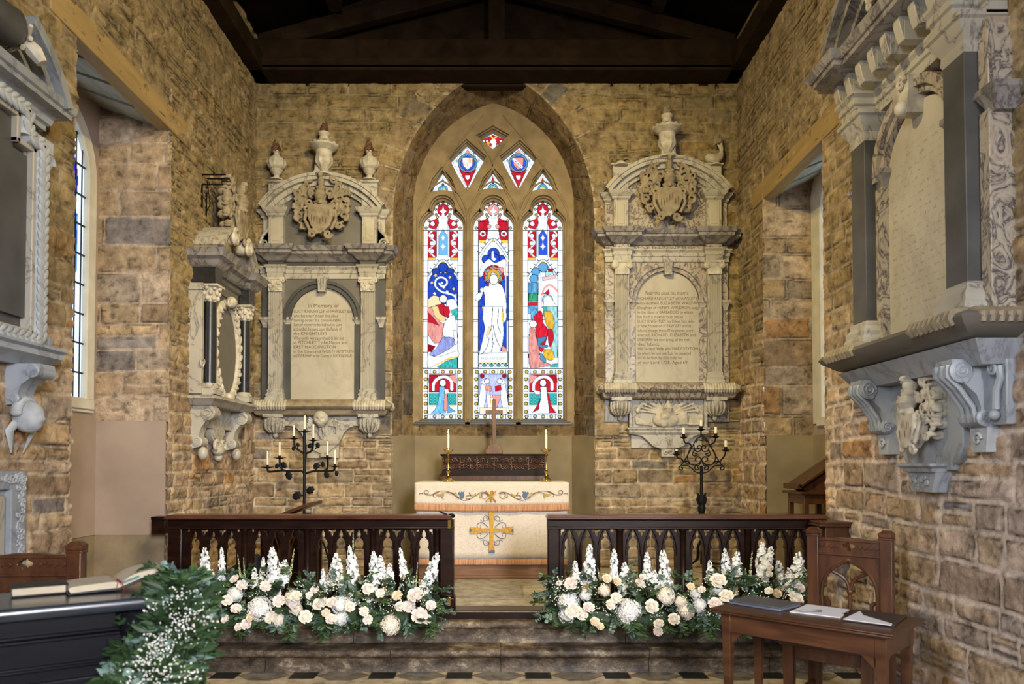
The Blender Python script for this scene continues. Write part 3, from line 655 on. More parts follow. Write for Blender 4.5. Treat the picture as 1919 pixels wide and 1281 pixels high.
for k,c in enumerate(CX):
    cv=Cv(c-39,c+39,366,785); common(c,cv,k); base_panel(c,cv)
    if k==0:
        cv.circ(c,496,9.5,Bl,.7); cv.circ(c-13.5,504,7,Bl,.7); cv.circ(c+13.5,504,7,Bl,.7)
        cv.poly(T2([(120,960),(150,880),(200,855),(390,855),(430,890),(448,960),(448,1200),(120,1200)]),Bl,.7,tex=.3)
        for x,y in ((200,880),(360,900),(160,960),(270,965),(400,1030),(190,1080),(330,1060),(290,1010),(420,1100)):
            (a,b),=T2([(x,y)]); cv.poly([(a+4*math.cos(t*PI/5)*(1 if t%2 else .5),b+4*math.sin(t*PI/5)*(1 if t%2 else .5)) for t in range(10)],Wt if x%20 else Ye*.9+.1,.35)
        cv.seg(curvq(T2([(430,1160),(400,1100),(270,1060),(200,1000),(205,930),(260,900),(320,930),(320,980),(270,1000),(240,970)]),6),1.5,Wt)
        cv.poly(T2([(120,1140),(180,1100),(250,1130),(260,1200),(230,1320),(120,1320)]),Ye*.6+.35,.7,True); cv.circ(*T2([(285,1140)])[0],7.5,Sk,.6)
        cv.poly(T2([(320,1150),(400,1140),(440,1200),(440,1320),(330,1320)]),np.array((.95,.8,.85)),.7,True)
        cv.poly(T2([(200,1210),(290,1200),(330,1260),(330,1330),(210,1330)]),Rd,.6,True)
        cv.poly(T3([(110,10),(190,0),(240,60),(230,160),(280,180),(255,380),(180,390),(115,300)]),Pk*.95,.7,tex=.35)
        cv.poly(T3([(110,60),(180,130),(230,200),(110,160)]),Rd,.6); cv.poly(T3([(150,0),(215,0),(240,70),(300,120),(270,160),(190,110)]),Ye*.7+.2,.6,True)
        cv.poly(T3([(270,0),(330,0),(345,60),(320,120),(280,90)]),Rd,.6); cv.poly(T3([(350,40),(425,20),(430,130),(400,150)]),Te,.6,tex=.4)
        cv.poly(T3([(330,110),(385,90),(410,170),(415,260),(390,330),(300,330),(270,280),(290,170)]),Wt,.7,True); cv.poly(T3([(380,250),(415,260),(425,370),(395,400)]),Sk,.6,True)
        cv.poly(T3([(270,320),(370,330),(400,380),(350,440),(200,520),(130,500),(200,440)]),Pu,.7,True,.35); cv.poly(T3([(115,400),(190,420),(150,480),(112,480)]),Rd*.5,.6)
        cv.poly(T3([(112,510),(230,530),(420,470),(428,540),(300,570),(200,620),(112,640)]),Sk*.97,.6,True); cv.poly(T3([(210,640),(300,580),(425,540),(425,648),(230,648)]),Te*.9,.6,tex=.4); cv.seg(T3([(190,620),(330,550),(420,530)]),1.4,Ye)
    if k==1:
        cv.poly(T2([(675,900),(760,870),(930,870),(1010,890),(1010,1380),(675,1380)]),Bl*1.1,.7,tex=.25); cv.poly(T3([(645,0),(945,0),(945,470),(645,470)]),Bl*1.2,.7,tex=.3)
        for x,y,r in ((842,640,11),(760,700,8),(925,700,8),(842,700,11)): cv.circ(*T2([(x,y)])[0],r,Bl*1.2,.7)
        cv.poly(T2([(720,760),(790,700),(860,740),(960,700),(990,740),(960,800),(860,790),(760,830),(700,900),(690,830)]),Wt,.6,True); cv.poly(T2([(820,620),(840,600),(850,680),(880,700),(850,720),(820,700)]),Wt,.4)
        for r,q in ((19.5,Rd),(17,Gd),(14.5,Wt*.9),(12.5,Gd*.9)): cv.circ(*T2([(842,880)])[0],r,q,.6)
        for a in range(0,360,30):
            x,y=T2([(842,880)])[0]; cv.seg([(x+12*math.cos(math.radians(a)),y+12*math.sin(math.radians(a))),(x+19*math.cos(math.radians(a)),y+19*math.sin(math.radians(a)))],1.1,Te if a%60 else Rd)
        cv.poly(T2([(780,800),(950,790),(960,830),(940,860),(900,810),(820,800)]),Pk,.5)
        cv.seg(T2([(975,720),(980,1200)]),1.2,Ye*.7+.2); cv.seg(T2([(940,722),(1015,716)]),1.2,Ye*.7+.3)
        cv.poly(T2([(790,1000),(810,870),(840,850),(880,870),(895,960),(940,1000),(980,1130),(985,1260),(960,1400),(730,1400),(745,1230),(735,1060),(700,1140),(650,1160),(640,1100),(700,1060),(745,1000)]),Wt,.8,True)
        cv.circ(*T2([(845,925)])[0],8,Sk,.5,10); cv.poly(T2([(690,1030),(720,1010),(730,1060),(705,1080)]),Sk,.5)
        cv.poly(T3([(700,0),(900,0),(905,130),(915,280),(900,400),(870,490),(700,490),(650,510),(690,350),(715,230),(690,120)]),Wt,.8)
        for P_ in ([(800,0),(790,120),(780,240),(740,320)],[(800,200),(830,330),(880,440)],[(760,330),(740,420),(690,500)],[(860,20),(850,180),(880,280)],[(790,280),(800,400),(780,480)]): cv.seg(curvq(T3(P_),5),.6)
        cv.poly(T3([(760,210),(785,220),(740,340),(725,310)]),Ye*.6+.3,.4); cv.poly(T3([(680,0),(695,60),(700,0)]),Ye,.4); cv.poly(T3([(890,50),(910,60),(915,160),(895,150)]),Ye,.4)
        cv.poly(T3([(900,410),(945,450),(945,475),(890,475)]),Pk,.5)
        cv.poly(T3([(645,505),(955,480),(955,600),(645,600)]),Wt,.6)
        for q in range(7): a,b=T3([(690+38*q,548)])[0]; cv.poly([(a-2.6,b),(a,b-2.6),(a+2.6,b),(a,b+2.6)],Wt*.85,.4)
        cv.seg(T3([(660,585),(940,585)]),1.2,Ye*.6+.35)
        for q in range(8): cv.circ(*T3([(670+38*q,622)])[0],3.2,(Te if q%2 else Wt),.5)
        # base panel: two bowed figures over a shield
        cv.poly(T3([(655,720),(955,720),(955,1130),(655,1130)]),Pu*1.3+.1,.6,tex=.3)
        for s_ in (-1,1):
            f=lambda L:[(c+s_*x,y) for x,y in L]
            cv.poly(f([(5,710),(14,706),(22,712),(22,720),(12,722)]),Wt,.5); cv.circ(c+s_*12,712,5,Sk,.5); cv.circ(c+s_*21,702,4,Rd*.7,.5)
            cv.poly(f([(14,720),(22,716),(26,735),(30,770),(20,772),(14,745)]),Wt,.6); cv.poly(f([(3,722),(14,718),(16,728),(4,732)]),Pk if s_<0 else Rd,.5,tex=.3)
        cv.poly([(c-13,738),(c+1,738),(c+1,772),(c-10,768)],Wt,.6); cv.seg([(c-5,738),(c-5,755)],1.3,Gd); cv.seg([(c-1,738),(c-1,755)],1,Rd); cv.poly([(c+1,738),(c+15,738),(c+8,760),(c+1,768)],Pk,.6)
        cv.poly([(c-26,762),(c+26,762),(c+26,774),(c-26,774)],Ye*.4+.5,.5,)
        cv.circ(c-3,745,3,Wt,.4)
    if k==2:
        for x,y,r in ((1395,790,9),(1310,840,8),(1290,915,8)): cv.circ(*T2([(x,y)])[0],r,LB*.8,.6)
        cv.poly(T2([(1225,960),(1335,960),(1335,1300),(1225,1300)]),LB*.7,.6,tex=.5); cv.poly(T2([(1230,1080),(1330,1070),(1330,1160),(1230,1160)]),Gr,.5,tex=.5)
        cv.poly(T2([(1225,1180),(1350,1175),(1350,1210),(1225,1212)]),Rd*1.2,.5); cv.poly(T2([(1380,900),(1530,870),(1530,910),(1385,940)]),np.array((.8,.5,.5)),.5); cv.poly(T2([(1420,840),(1490,830),(1505,860),(1420,890)]),Te+.3,.5)
        cv.poly(T2([(1440,810),(1490,800),(1505,835),(1450,840)]),Rd*.7,.5)
        cv.poly(T2([(1350,850),(1365,870),(1375,1240),(1335,1240),(1340,870)]),Wt,.6)
        cv.seg(curvq(T2([(1385,1090),(1400,1030),(1455,985),(1510,1010),(1555,1060)]),5),1.8,Pk); cv.poly(T2([(1395,1085),(1455,1030),(1462,1085)]),Rd,.5)
        cv.circ(*T2([(1440,1150)])[0],10,Te+.35,.6); cv.poly(T2([(1400,1130),(1450,1100),(1500,1160),(1550,1240),(1520,1290),(1400,1290)]),Wt,.6,True)
        cv.poly(T3([(1320,0),(1480,0),(1490,300),(1480,540),(1420,540),(1400,330),(1380,180)]),Te*.7+.3,.6,tex=.3); cv.poly(T3([(1330,0),(1370,0),(1360,120),(1330,100)]),Te,.5)
        cv.poly(T3([(1200,60),(1240,20),(1275,50),(1240,150),(1200,130)]),LB*.8,.5,tex=.5)
        cv.poly(T3([(1340,50),(1420,60),(1450,200),(1430,240),(1380,220),(1350,150)]),Gd,.6,True,.3)
        cv.poly(T3([(1230,110),(1290,45),(1320,70),(1330,170),(1380,240),(1370,330),(1320,480),(1280,420),(1250,250)]),Rd*1.15,.7,True,.35)
        cv.circ(*T3([(1225,185)])[0],7,Sk,.5); cv.poly(T3([(1380,240),(1430,250),(1440,350),(1400,430),(1380,330)]),Rd,.6,True)
        cv.poly(T3([(1185,230),(1230,220),(1260,330),(1290,460),(1300,560),(1420,620),(1300,640),(1190,640),(1180,400)]),Pk*.9,.7,True,.35)
        cv.poly(T3([(1270,330),(1360,320),(1350,360),(1300,400),(1380,410),(1360,440),(1280,420)]),LB*.5,.6,True); cv.poly(T3([(1290,490),(1350,520),(1360,590),(1310,570)]),LB*.6,.5,True)
        cv.poly(T3([(1340,450),(1420,460),(1450,540),(1400,570),(1330,520)]),Gd,.6,True,.4); cv.poly(T3([(1420,610),(1490,600),(1490,645),(1400,645)]),Te,.5,tex=.4)
    if k!=1:
        s=1 if k==0 else -1
        cv.poly([(c-26,699),(c+26,699),(c+26,732),(c-26,732)],Rd*1.05,.6,tex=.2)
        for q in (-1,1): cv.poly([(c+q*26,699),(c+q*12,702),(c+q*16,710),(c+q*26,716)],Pk if q==s else Rd*.8,.5,True)
        cv.poly([(c-26,735),(c+26,735),(c+26,757),(c-26,757)],Te,.6)
        for q in range(-3,4):
            for r_ in (740,746,752): cv.circ(c+q*7.5,r_,2.1,Te*1.35,.35)
        cv.seg([(c-26,759),(c+26,759)],1.2,Ye)
        cv.seg(curvq([(c-18,728),(c-17,716),(c-8,706),(c+6,704),(c+16,712),(c+17,727)],6),3.3,Ld); cv.seg(curvq([(c-18,728),(c-17,716),(c-8,706),(c+6,704),(c+16,712),(c+17,727)],6),2.6,Wt)
        cv.circ(c,715,6,Sk,.6,7)
        if k==0:
            cv.poly([(c-6,721),(c+4,722),(c+4,745),(c+6,772),(c-22,773),(c-12,762),(c-8,745)],LB*1.1,.7,tex=.3); cv.poly([(c+3,728),(c+9,735),(c+8,768),(c+2,768)],Pk,.5); cv.poly([(c+8,736),(c+12,760),(c+25,770),(c+8,772)],LB*.8,.6)
            cv.poly([(c+3,727),(c+10,726),(c+12,735),(c+4,736)],Sk,.5)
        else:
            cv.poly([(c-5,722),(c+6,722),(c+9,745),(c+12,773),(c-12,773),(c-4,745)],Wt,.7); cv.poly([(c+7,732),(c+10,735),(c+16,760),(c+25,772),(c+12,772)],Rd*1.05,.6,tex=.3); cv.poly([(c-6,745),(c-8,765),(c-21,772),(c-11,758)],Rd*.8,.6)
            cv.poly([(c-18,728),(c-6,731),(c-6,737),(c-16,736)],Sk,.5)
    cv.build('stained_glass_light',[(x,y) for x,y in lancet_shape(c,1.2)],W1)
for P_,kind in zip(KITES+TRIS,(0,1,2,3,4,5)):
    xs=[p[0] for p in P_]; ys=[p[1] for p in P_]; cv=Cv(min(xs)-2,max(xs)+2,min(ys)-2,max(ys)+2,.55); cx,cy=np.mean(P_,0)
    q=offs(P_,-5.5)
    if kind<2:
        cx=(min(xs)+max(xs))/2; cy=298; cv.poly(q,Wt*.97,.5); cv.poly([(cx-16,cy+12),(cx,cy+46),(cx+16,cy+12)],Rd,.5,tex=.3)
        cv.poly([(cx,272),(cx-9,284),(cx+9,284)],Pk*.9,.5); cv.circ(cx,cy,18,LB*.9,.7); cv.circ(cx,cy,15.5,Ye*.5+.4,.5); cv.circ(cx,cy,14,Bl*1.6,.6)
        sh=[(cx-10,cy-10),(cx+10,cy-10),(cx+9,cy+4),(cx,cy+13),(cx-9,cy+4)]
        if kind==0:
            cv.poly(sh,Wt,.5)
            for x in (1,3.5,6,8.5): cv.seg([(cx+x,cy-9),(cx+x,cy)],.8,Gd)
            for x in (-8,-5.5,-3,-.5): cv.seg([(cx+x,cy+1),(cx+x,cy+6+x*.2)],.8,Gd)
        else:
            cv.poly(sh,Pk*.95,.5); cv.seg([(cx-9,cy-7),(cx+6,cy+7)],2.4,Wt); cv.seg([(cx-7,cy-5),(cx+5,cy+6)],.7,Ld*8)
        cv.poly([(cx-5,cy+23),(cx+5,cy+23),(cx+4,cy+29),(cx,cy+32),(cx-4,cy+29)],Wt,.5); cv.rond(cx,347,2.6)
        for sx_ in (-1,1): cv.circ(cx+sx_*20,cy-4,2.2,LB*.6+.3,.4); cv.circ(cx+sx_*13,cy-19,2.2,LB*.6+.3,.4)
    elif kind==2:
        cv.poly(q,Rd,.5,tex=.3); cv.poly([(919,273),(921,262),(917,258),(924,251),(930,256),(929,268),(926,274)],Wt,.5,True); cv.seg([(920,247),(924,252),(931,247)],1.2,Ye)
        for x in (906,912,938,944): cv.circ(x,256,2.2,Wt,.4)
        cv.poly([(911,259),(916,256),(918,262),(914,265)],Gd,.4)
    else:
        cv.poly(q,Wt,.4); cv.poly([(cx-3,cy-14),(cx,cy-22),(cx+3,cy-14)],Rd,.4); cv.poly([(cx-14,cy+13),(cx-9,cy+4),(cx-5,cy+10)],Pk,.4); cv.poly([(cx+14,cy+13),(cx+9,cy+4),(cx+5,cy+10)],Pk,.4)
        cv.circ(cx,cy+1,9.2,LB,.6); cv.circ(cx,cy+1,6.6,Te*.9+.08,.4)
        for dx,L_ in {3:[(-3,[(0,-3),(0,3)]),(1,[(0,3),(0,-3),(2,-3),(2,0),(0,0),(2,3)])],4:[(-3,[(0,3),(1.3,-3),(2.6,3)]),(1.5,[(0,3),(0,-3),(2.4,3),(2.4,-3)])],5:[(-4,[(2,-3),(0,-2),(2,0),(0,3)]),(-1,[(0,3),(0,-3)]),(1.5,[(0,3),(0,-3),(0,0),(2.4,0),(2.4,-3),(2.4,3)])]}[kind]: cv.seg([(cx+dx+x,cy+1+y) for x,y in L_],.8,Ye)
        for a in (90,210,330): cv.rond(cx+13*math.cos(math.radians(a)),cy+3-13*math.sin(math.radians(a)),1.8)
    cv.build('stained_glass_light',[(x,y) for x,y in offs(P_,1.5)],W1)
# ---- roof
RW=[]
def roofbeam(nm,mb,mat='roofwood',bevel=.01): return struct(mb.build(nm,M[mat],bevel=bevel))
zt0=zz(137,YB-.1); 
zb=zz(133,YB-.28); zt=zz(72,YB-.28)
m=MB(); m.box(XL-.2,XR+.2,YB-.28,YB-.02,zb+.12,zt); m.box(XL-.2,XR+.2,YB-.31,YB-.02,zb+.02,zb+.13); m.stack(XL-.2,XR+.2,.30,[(0,zb),(0,zb+.05),(.03,zb+.08),(.03,zb+.12)],y=YB-.01); o=roofbeam('trim_20',m); o['label']='tie beam across the east wall'
for sgn,X in ((-1,XL),(1,XR)):
    m=MB(); m.box(min(X,X-sgn*.16),max(X,X-sgn*.16),YN,YB,zb+.0,zb+.20); roofbeam('trim_%d'%(22+sgn),m)['label']='timber wall plate along the wall head'
xc=(XL+XR)/2; zr=zt+1.15
m=MB(); m.box(xc-.09,xc+.09,YB-.26,YB-.10,zt-.02,zr)
for s in (-1,1):
    m.prism([(xc+s*.1,zt+.55),(xc+s*.1,zt+.75),(xc+s*2.6,zt+.08),(xc+s*2.6,zt-.1)],YB-.24,YB-.12)
roofbeam('trim_24',m)['label']='king post and struts of the roof truss'
m=MB(); m.box(XL,XR,YB-.0,YB+.1,ZTOP-.2,zr+.3); struct(m.build('trim_25',M['roofwood']))['label']='gable above the tie beam'
m=MB()
for s,X in ((-1,XL-.2),(1,XR+.2)): m.prism([(xc,zr),(X,zb+.45),(X,zb+.53),(xc,zr+.08)],YN,YB+.1)
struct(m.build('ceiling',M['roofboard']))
m=MB()
for s in (-1,1):
    for t in (.30,.62):
        x=xc+s*2.8*t; z=zr-(zr-zb-.45)*t-.12; m.box(x-.07,x+.07,YN,YB-.3,z-.10,z+.08)
roofbeam('trim_26',m)['label']='roof purlins'
m=MB()
for i in range(9):
    Y=YB-.9-i*1.0
    for s in (-1,1): m.prism([(xc,zr-.01),(xc+s*2.9,zb+.42),(xc+s*2.9,zb+.34),(xc,zr-.11)],Y,Y+.08)
roofbeam('trim_27',m)['label']='common rafters'
# ---- unseen nave shell, added to dim ambient light and reflections: walls with tall windows
m=MB(); 
for sg in (-1,1):
    m=MB(); m.prism([(YN-8,0),(YN+.2,0),(YN+.2,6.6),(YN-8,6.6)],sg*4.4,sg*4.6,[[(y,1.8),(y+1.1,1.8),(y+1.1,4.8),(y,4.8)] for y in (YN-6.5,YN-4.2,YN-1.9)],axis='x'); struct(m.build('wall_nave_%s'%('left' if sg<0 else 'right'),M['plaster']))
    m=MB(); a,b=sorted((sg*4.6,XL-.05 if sg<0 else XR+.05)); m.box(a,b,YN,YN+.2,0,6.6); struct(m.build('wall_chancel_%s'%('left' if sg<0 else 'right'),M['plaster']))
m=MB(); m.prism([(-4.6,0),(4.6,0),(4.6,6.6),(-4.6,6.6)],YN-8.2,YN-8,[[(-1,1.6),(1,1.6),(1,4.6),(-1,4.6)]]); struct(m.build('wall_nave_west',M['plaster']))
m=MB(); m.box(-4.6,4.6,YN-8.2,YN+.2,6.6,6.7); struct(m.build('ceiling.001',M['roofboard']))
# ---- floors and steps
def slabs(name,x0,x1,y0,y1,z,bx,by,seed,tint,mort=(.10,.08,.06),res=.02):
    nu,nv=int((x1-x0)/res),int((y1-y0)/res); u,v=np.meshgrid(np.linspace(x0,x1,nu+1),np.linspace(y0,y1,nv+1),indexing='ij')
    r=np.random.RandomState(seed); row=np.floor((v-y0)/by).astype(int); off=r.rand(400)[row]*bx; cb=np.floor((u-x0+off)/bx).astype(int)
    d=np.minimum(np.minimum((u-x0+off)%bx,bx-(u-x0+off)%bx),np.minimum((v-y0)%by,by-(v-y0)%by)); k=r.uniform(.8,1.15,(400,400))[row%400,cb%400][...,None]
    m=np.clip((d-.003)/.006,0,1)[...,None]; c=np.array(tint)*k*(1+.5*fbm(u*5,v*5,seed)[...,None]); C=np.array(mort)*(1-m)+c*m
    idx=np.arange(u.size).reshape(u.shape); F=np.stack([idx[:-1,:-1],idx[1:,:-1],idx[1:,1:],idx[:-1,1:]],-1).reshape(-1,4)
    return struct(npmesh(name,np.stack([u,v,z+.004*fbm(u*3,v*3,seed)-.003*(1-m[...,0])],-1).reshape(-1,3),F,np.clip(C,.01,.9).reshape(-1,3),M['paving']))
YS1=WZ(925,1259,0)[1]; YS2=YS1+.20; YSL=5.80
# nave floor: cream stones, grey hexagons and small black squares
nu,nv=int((XR-XL+.6)/.012),int((YS1+2.0)/.02); 
u,v=np.meshgrid(np.linspace(XL-.8,XR+.6,nu+1),np.linspace(YS1-4.4,YS1+.05,int(4.45/.014)+1),indexing='ij')
pit=143/ (FPX/YS1); ox=WY(575,1262,YS1)[0]; a_=(u-ox)/pit; b_=(YS1-.085-v)/(pit*.9)
fa=a_-np.round(a_); fb=b_-np.round(b_); col=np.ones(u.shape+(3,))*np.array((.46,.39,.30)); 
hexm=(np.abs(np.abs(fa)-.5)*.0+np.abs(fb)*1.0+np.clip(np.abs(np.abs(fa)-.5)-.12,0,1)*1.1)<.24; col[hexm]=(.17,.16,.15)
edge=np.abs(np.abs(fb)*1.0+np.clip(np.abs(np.abs(fa)-.5)-.12,0,1)*1.1-.24)<.012; col[edge]=(.12,.10,.08)
blk=(np.abs(fa)<.165)&(np.abs(fb)<.165); col[blk]=(.012,.012,.014)
col=col*(1+.6*fbm(u*4,v*4,3)[...,None]); idx=np.arange(u.size).reshape(u.shape); F=np.stack([idx[:-1,:-1],idx[1:,:-1],idx[1:,1:],idx[:-1,1:]],-1).reshape(-1,4)
struct(npmesh('floor',np.stack([u,v,0*u],-1).reshape(-1,3),F,np.clip(col,.006,.9).reshape(-1,3),M['paving']))
m=MB(); m.box(-4.6,4.6,YN-8.2,YS1-4.38,-.05,-.002); struct(m.build('floor.001',M['plaster_dark']))
f=slabs('floor.002',XL-.7,XR+.6,YSL-.02,YB+.6,ZP,1.1,.62,3,(.44,.40,.335),(.22,.19,.15)); 
def stepm(n,yf,yb,z0,z1,lab):
    # one long worn step with a rolled nosing, cut into blocks by joints
    h=z1-z0; pr=[(yb,z1),(yf+.02,z1)]+[(yf+.0-.028*math.sin(PI*i/8),z1-.002-.03*(1-math.cos(PI*i/8))) for i in range(9)]+[(yf+.012,z1-.075),(yf+.012,z0+.03),(yf,z0),(yb,z0)]
    r=random.Random(n); xs=[XL-.05]
    while xs[-1]<XR: xs.append(xs[-1]+r.uniform(.8,1.25))
    xs[-1]=XR+.05; m=MB()
    for a,b in zip(xs[:-1],xs[1:]):
        k=max(2,int((b-a)/.06)); R=[]
        for i in range(k+1):
            x=a+.002+(b-a-.004)*i/k; R.append([(x,y+.006*mnoise.noise((x*4,y*9,z*9+n)),z+.004*mnoise.noise((x*5,y*7+3,n)) if z>z0+.01 else z) for y,z in pr])
        m.rings(R)
    struct(m.build('trim_%d'%n,M['step'],smooth=50),lab)
m=MB(); m.box(XL-.8,XR+.6,YS1+.06,YB,-.02,.10); m.box(XL-.8,XR+.6,YS2+.06,YB,.0,.27); struct(m.build('trim_29',M['step']),'rubble core behind the steps')  # unseen boxes added to block sky light leaking through the step joints
stepm(30,YS1,YS2+.1,0,.17,'lower worn stone altar step'); stepm(31,YS2,YSL+.05,.17,.34,'upper worn stone altar step')
m=MB(); m.box(XL,XR,YSL,YSL+.22,.33,ZP+.004); struct(m.build('trim_32',M['rail'],bevel=.008),'dark oak sill under the altar rails')
# ================================================================= MONUMENTS
def curl(m,cx,cz,r,a0,turns,y,w,fl=1.0):
    P=spiral(cx,cz,r,a0,turns,y); n=len(P); m.tube(P,[w*(.55+.45*(1-i/n)) for i in range(n)],7)
def mantling(m,s,seed,y=-.16,k=1.0):
    # lumpy carved leaves curling either side of helmet and shield; s = half height
    r=random.Random(seed)
    for sg in (-1,1):
        for (x,z,rr) in ((.22,.42,.15),(.44,.58,.15),(.52,.28,.16),(.66,.02,.15),(.64,-.24,.14),(.50,-.50,.13),(.34,.12,.14),(.36,.80,.14),(.68,.42,.12),(.40,-.10,.12),(.54,.86,.09),(.70,.20,.09)):
            x*=s*sg*k; z*=s; rr*=s; curl(m,x,z,rr,r.uniform(0,6),sg*1.3,y-.02*r.random(),rr*.36)
            m.ell((x,y+.055,z),(rr*.95,.05,rr*.85),10,6)
            for q in range(3):
                a=r.uniform(-1,1)+(0 if sg>0 else PI); m.ell((x+math.cos(a)*rr,y+.01,z+math.sin(a)*rr),(rr*.42,.035,rr*.3),8,5)
def helm_shield(m,s,y=-.2,lean=0):
    T=m.M
    m.ell((0,y-.02,s*.30),(s*.17,.06,s*.20),14,10); m.ell((0,y-.05,s*.30),(s*.19,.04,s*.035),12,6); m.tube([(-s*.17,y,s*.12),(0,y-.06,s*.08),(s*.17,y,s*.12)],s*.05,8)
    m.ell((0,y-.01,s*.52),(s*.16,.05,s*.06),12,6)
    m.ell((0,y,s*.70),(s*.10,.05,s*.16),10,8); m.ell((0,y-.03,s*.88),(s*.07,.04,s*.09),10,6); m.ell((s*.05,y-.04,s*.92),(s*.07,.02,s*.03),8,5)
    sh=[(-.34,.02),(-.36,-.30),(-.26,-.58),(0,-.80),(.26,-.58),(.36,-.30),(.34,.02),(0,.07)]
    m.prism([(x*s,z*s) for x,z in sh],y-.035,y+.06)
    for sg in (-1,1):
        curl(m,sg*s*.40,-s*.05,s*.12,PI/2,sg*1.2,y-.01,s*.05); curl(m,sg*s*.22,-s*.80,s*.13,0,-sg*1.3,y-.02,s*.06); m.tube([(sg*s*.42,y,-s*.15),(sg*s*.44,y-.02,-s*.4),(sg*s*.30,y-.02,-s*.68)],s*.05,8)
def arms(parent,x,z,s,mat,seed,y=-.14,crestmat=None):
    m=MB(); m.M=Matrix.Translation((x,0,z)); mantling(m,s,seed,y); helm_shield(m,s,y-.04)
    o=m.build('coat_of_arms',mat,parent,smooth=60,remesh=.006)
    m=MB(); r=random.Random(seed)
    for k in range(7): m.ell((x+s*(-.24+.08*k),y-.075,z-s*r.uniform(.2,.45)),(s*.012,.003,s*.10),6,4)
    m.build('painted_charge',M['rust'],o)
def pilaster(parent,x0,x1,z0,z1,d,mat,flutes=7,y=0):
    w=x1-x0; P=[(x0,y),(x0,y-d)]; e=w*.06
    P.append((x0+e,y-d)); fw=(w-2*e)/flutes
    for i in range(flutes):
        a=x0+e+fw*i
        for t in range(5): P.append((a+fw*(.12+.76*t/4),y-d+.012*math.sin(PI*t/4)))
    P+= [(x1-e,y-d),(x1,y-d),(x1,y)]
    m=MB(); m.prism(P,z0,z1,axis='z'); return m.build('pilaster',mat,parent,smooth=25)
def console(m,x0,x1,z0,z1,d):
    # scroll bracket in side profile, extruded across
    h=z1-z0; P=[(0,z1),(-d,z1),(-d*1.02,z1-h*.12),(-d*.95,z1-h*.26),(-d*.72,z1-h*.36),(-d*.50,z1-h*.5),(-d*.40,z1-h*.68),(-d*.44,z1-h*.84),(-d*.30,z1-h*.97),(0,z0)]
    m.prism(P,x0,x1,axis='x'); w=(x1-x0)
    for (yy,zz_,r) in ((-d*.82,z1-h*.17,h*.17),(-d*.34,z1-h*.84,h*.12)):
        for k in range(3): m.M0=None
        R=[]
        for x,rr in ((x0-.012,r*.75),(x0-.006,r),(x0+w*.3,r*.94),(x0+w*.5,r*1.0),(x0+w*.7,r*.94),(x1+.006,r),(x1+.012,r*.75)): R.append([(x,yy+rr*math.cos(2*PI*i/16),zz_+rr*math.sin(2*PI*i/16)) for i in range(16)])
        m.rings(R)
        for x in (x0-.013,x1+.013): m.tube([(x,p[0],p[2]) for p in [(yy+a[0],0,zz_+a[2]) for a in spiral(0,0,r*.8,0,2)]],r*.08,5)
def urn(name,parent_args,prof,x,z,flame,lobes=0,mat='carvedw'):
    t=thing(*parent_args); return t
def flames(m,z,h,r,seed,n=7):
    rd=random.Random(seed)
    for i in range(n):
        a=2*PI*i/n; q=rd.uniform(.5,1); tw=rd.uniform(1.5,4.5); hh=rd.uniform(.6,1.1); P=[(r*.75*math.cos(a+t*tw)*(1-t*.35),r*.75*math.sin(a+t*tw)*(1-t*.35),z+h*t*hh) for t in (0,.2,.4,.6,.8,1)]
        m.tube(P,[r*.38,r*.36,r*.30,r*.26,r*.18,r*.03],6)
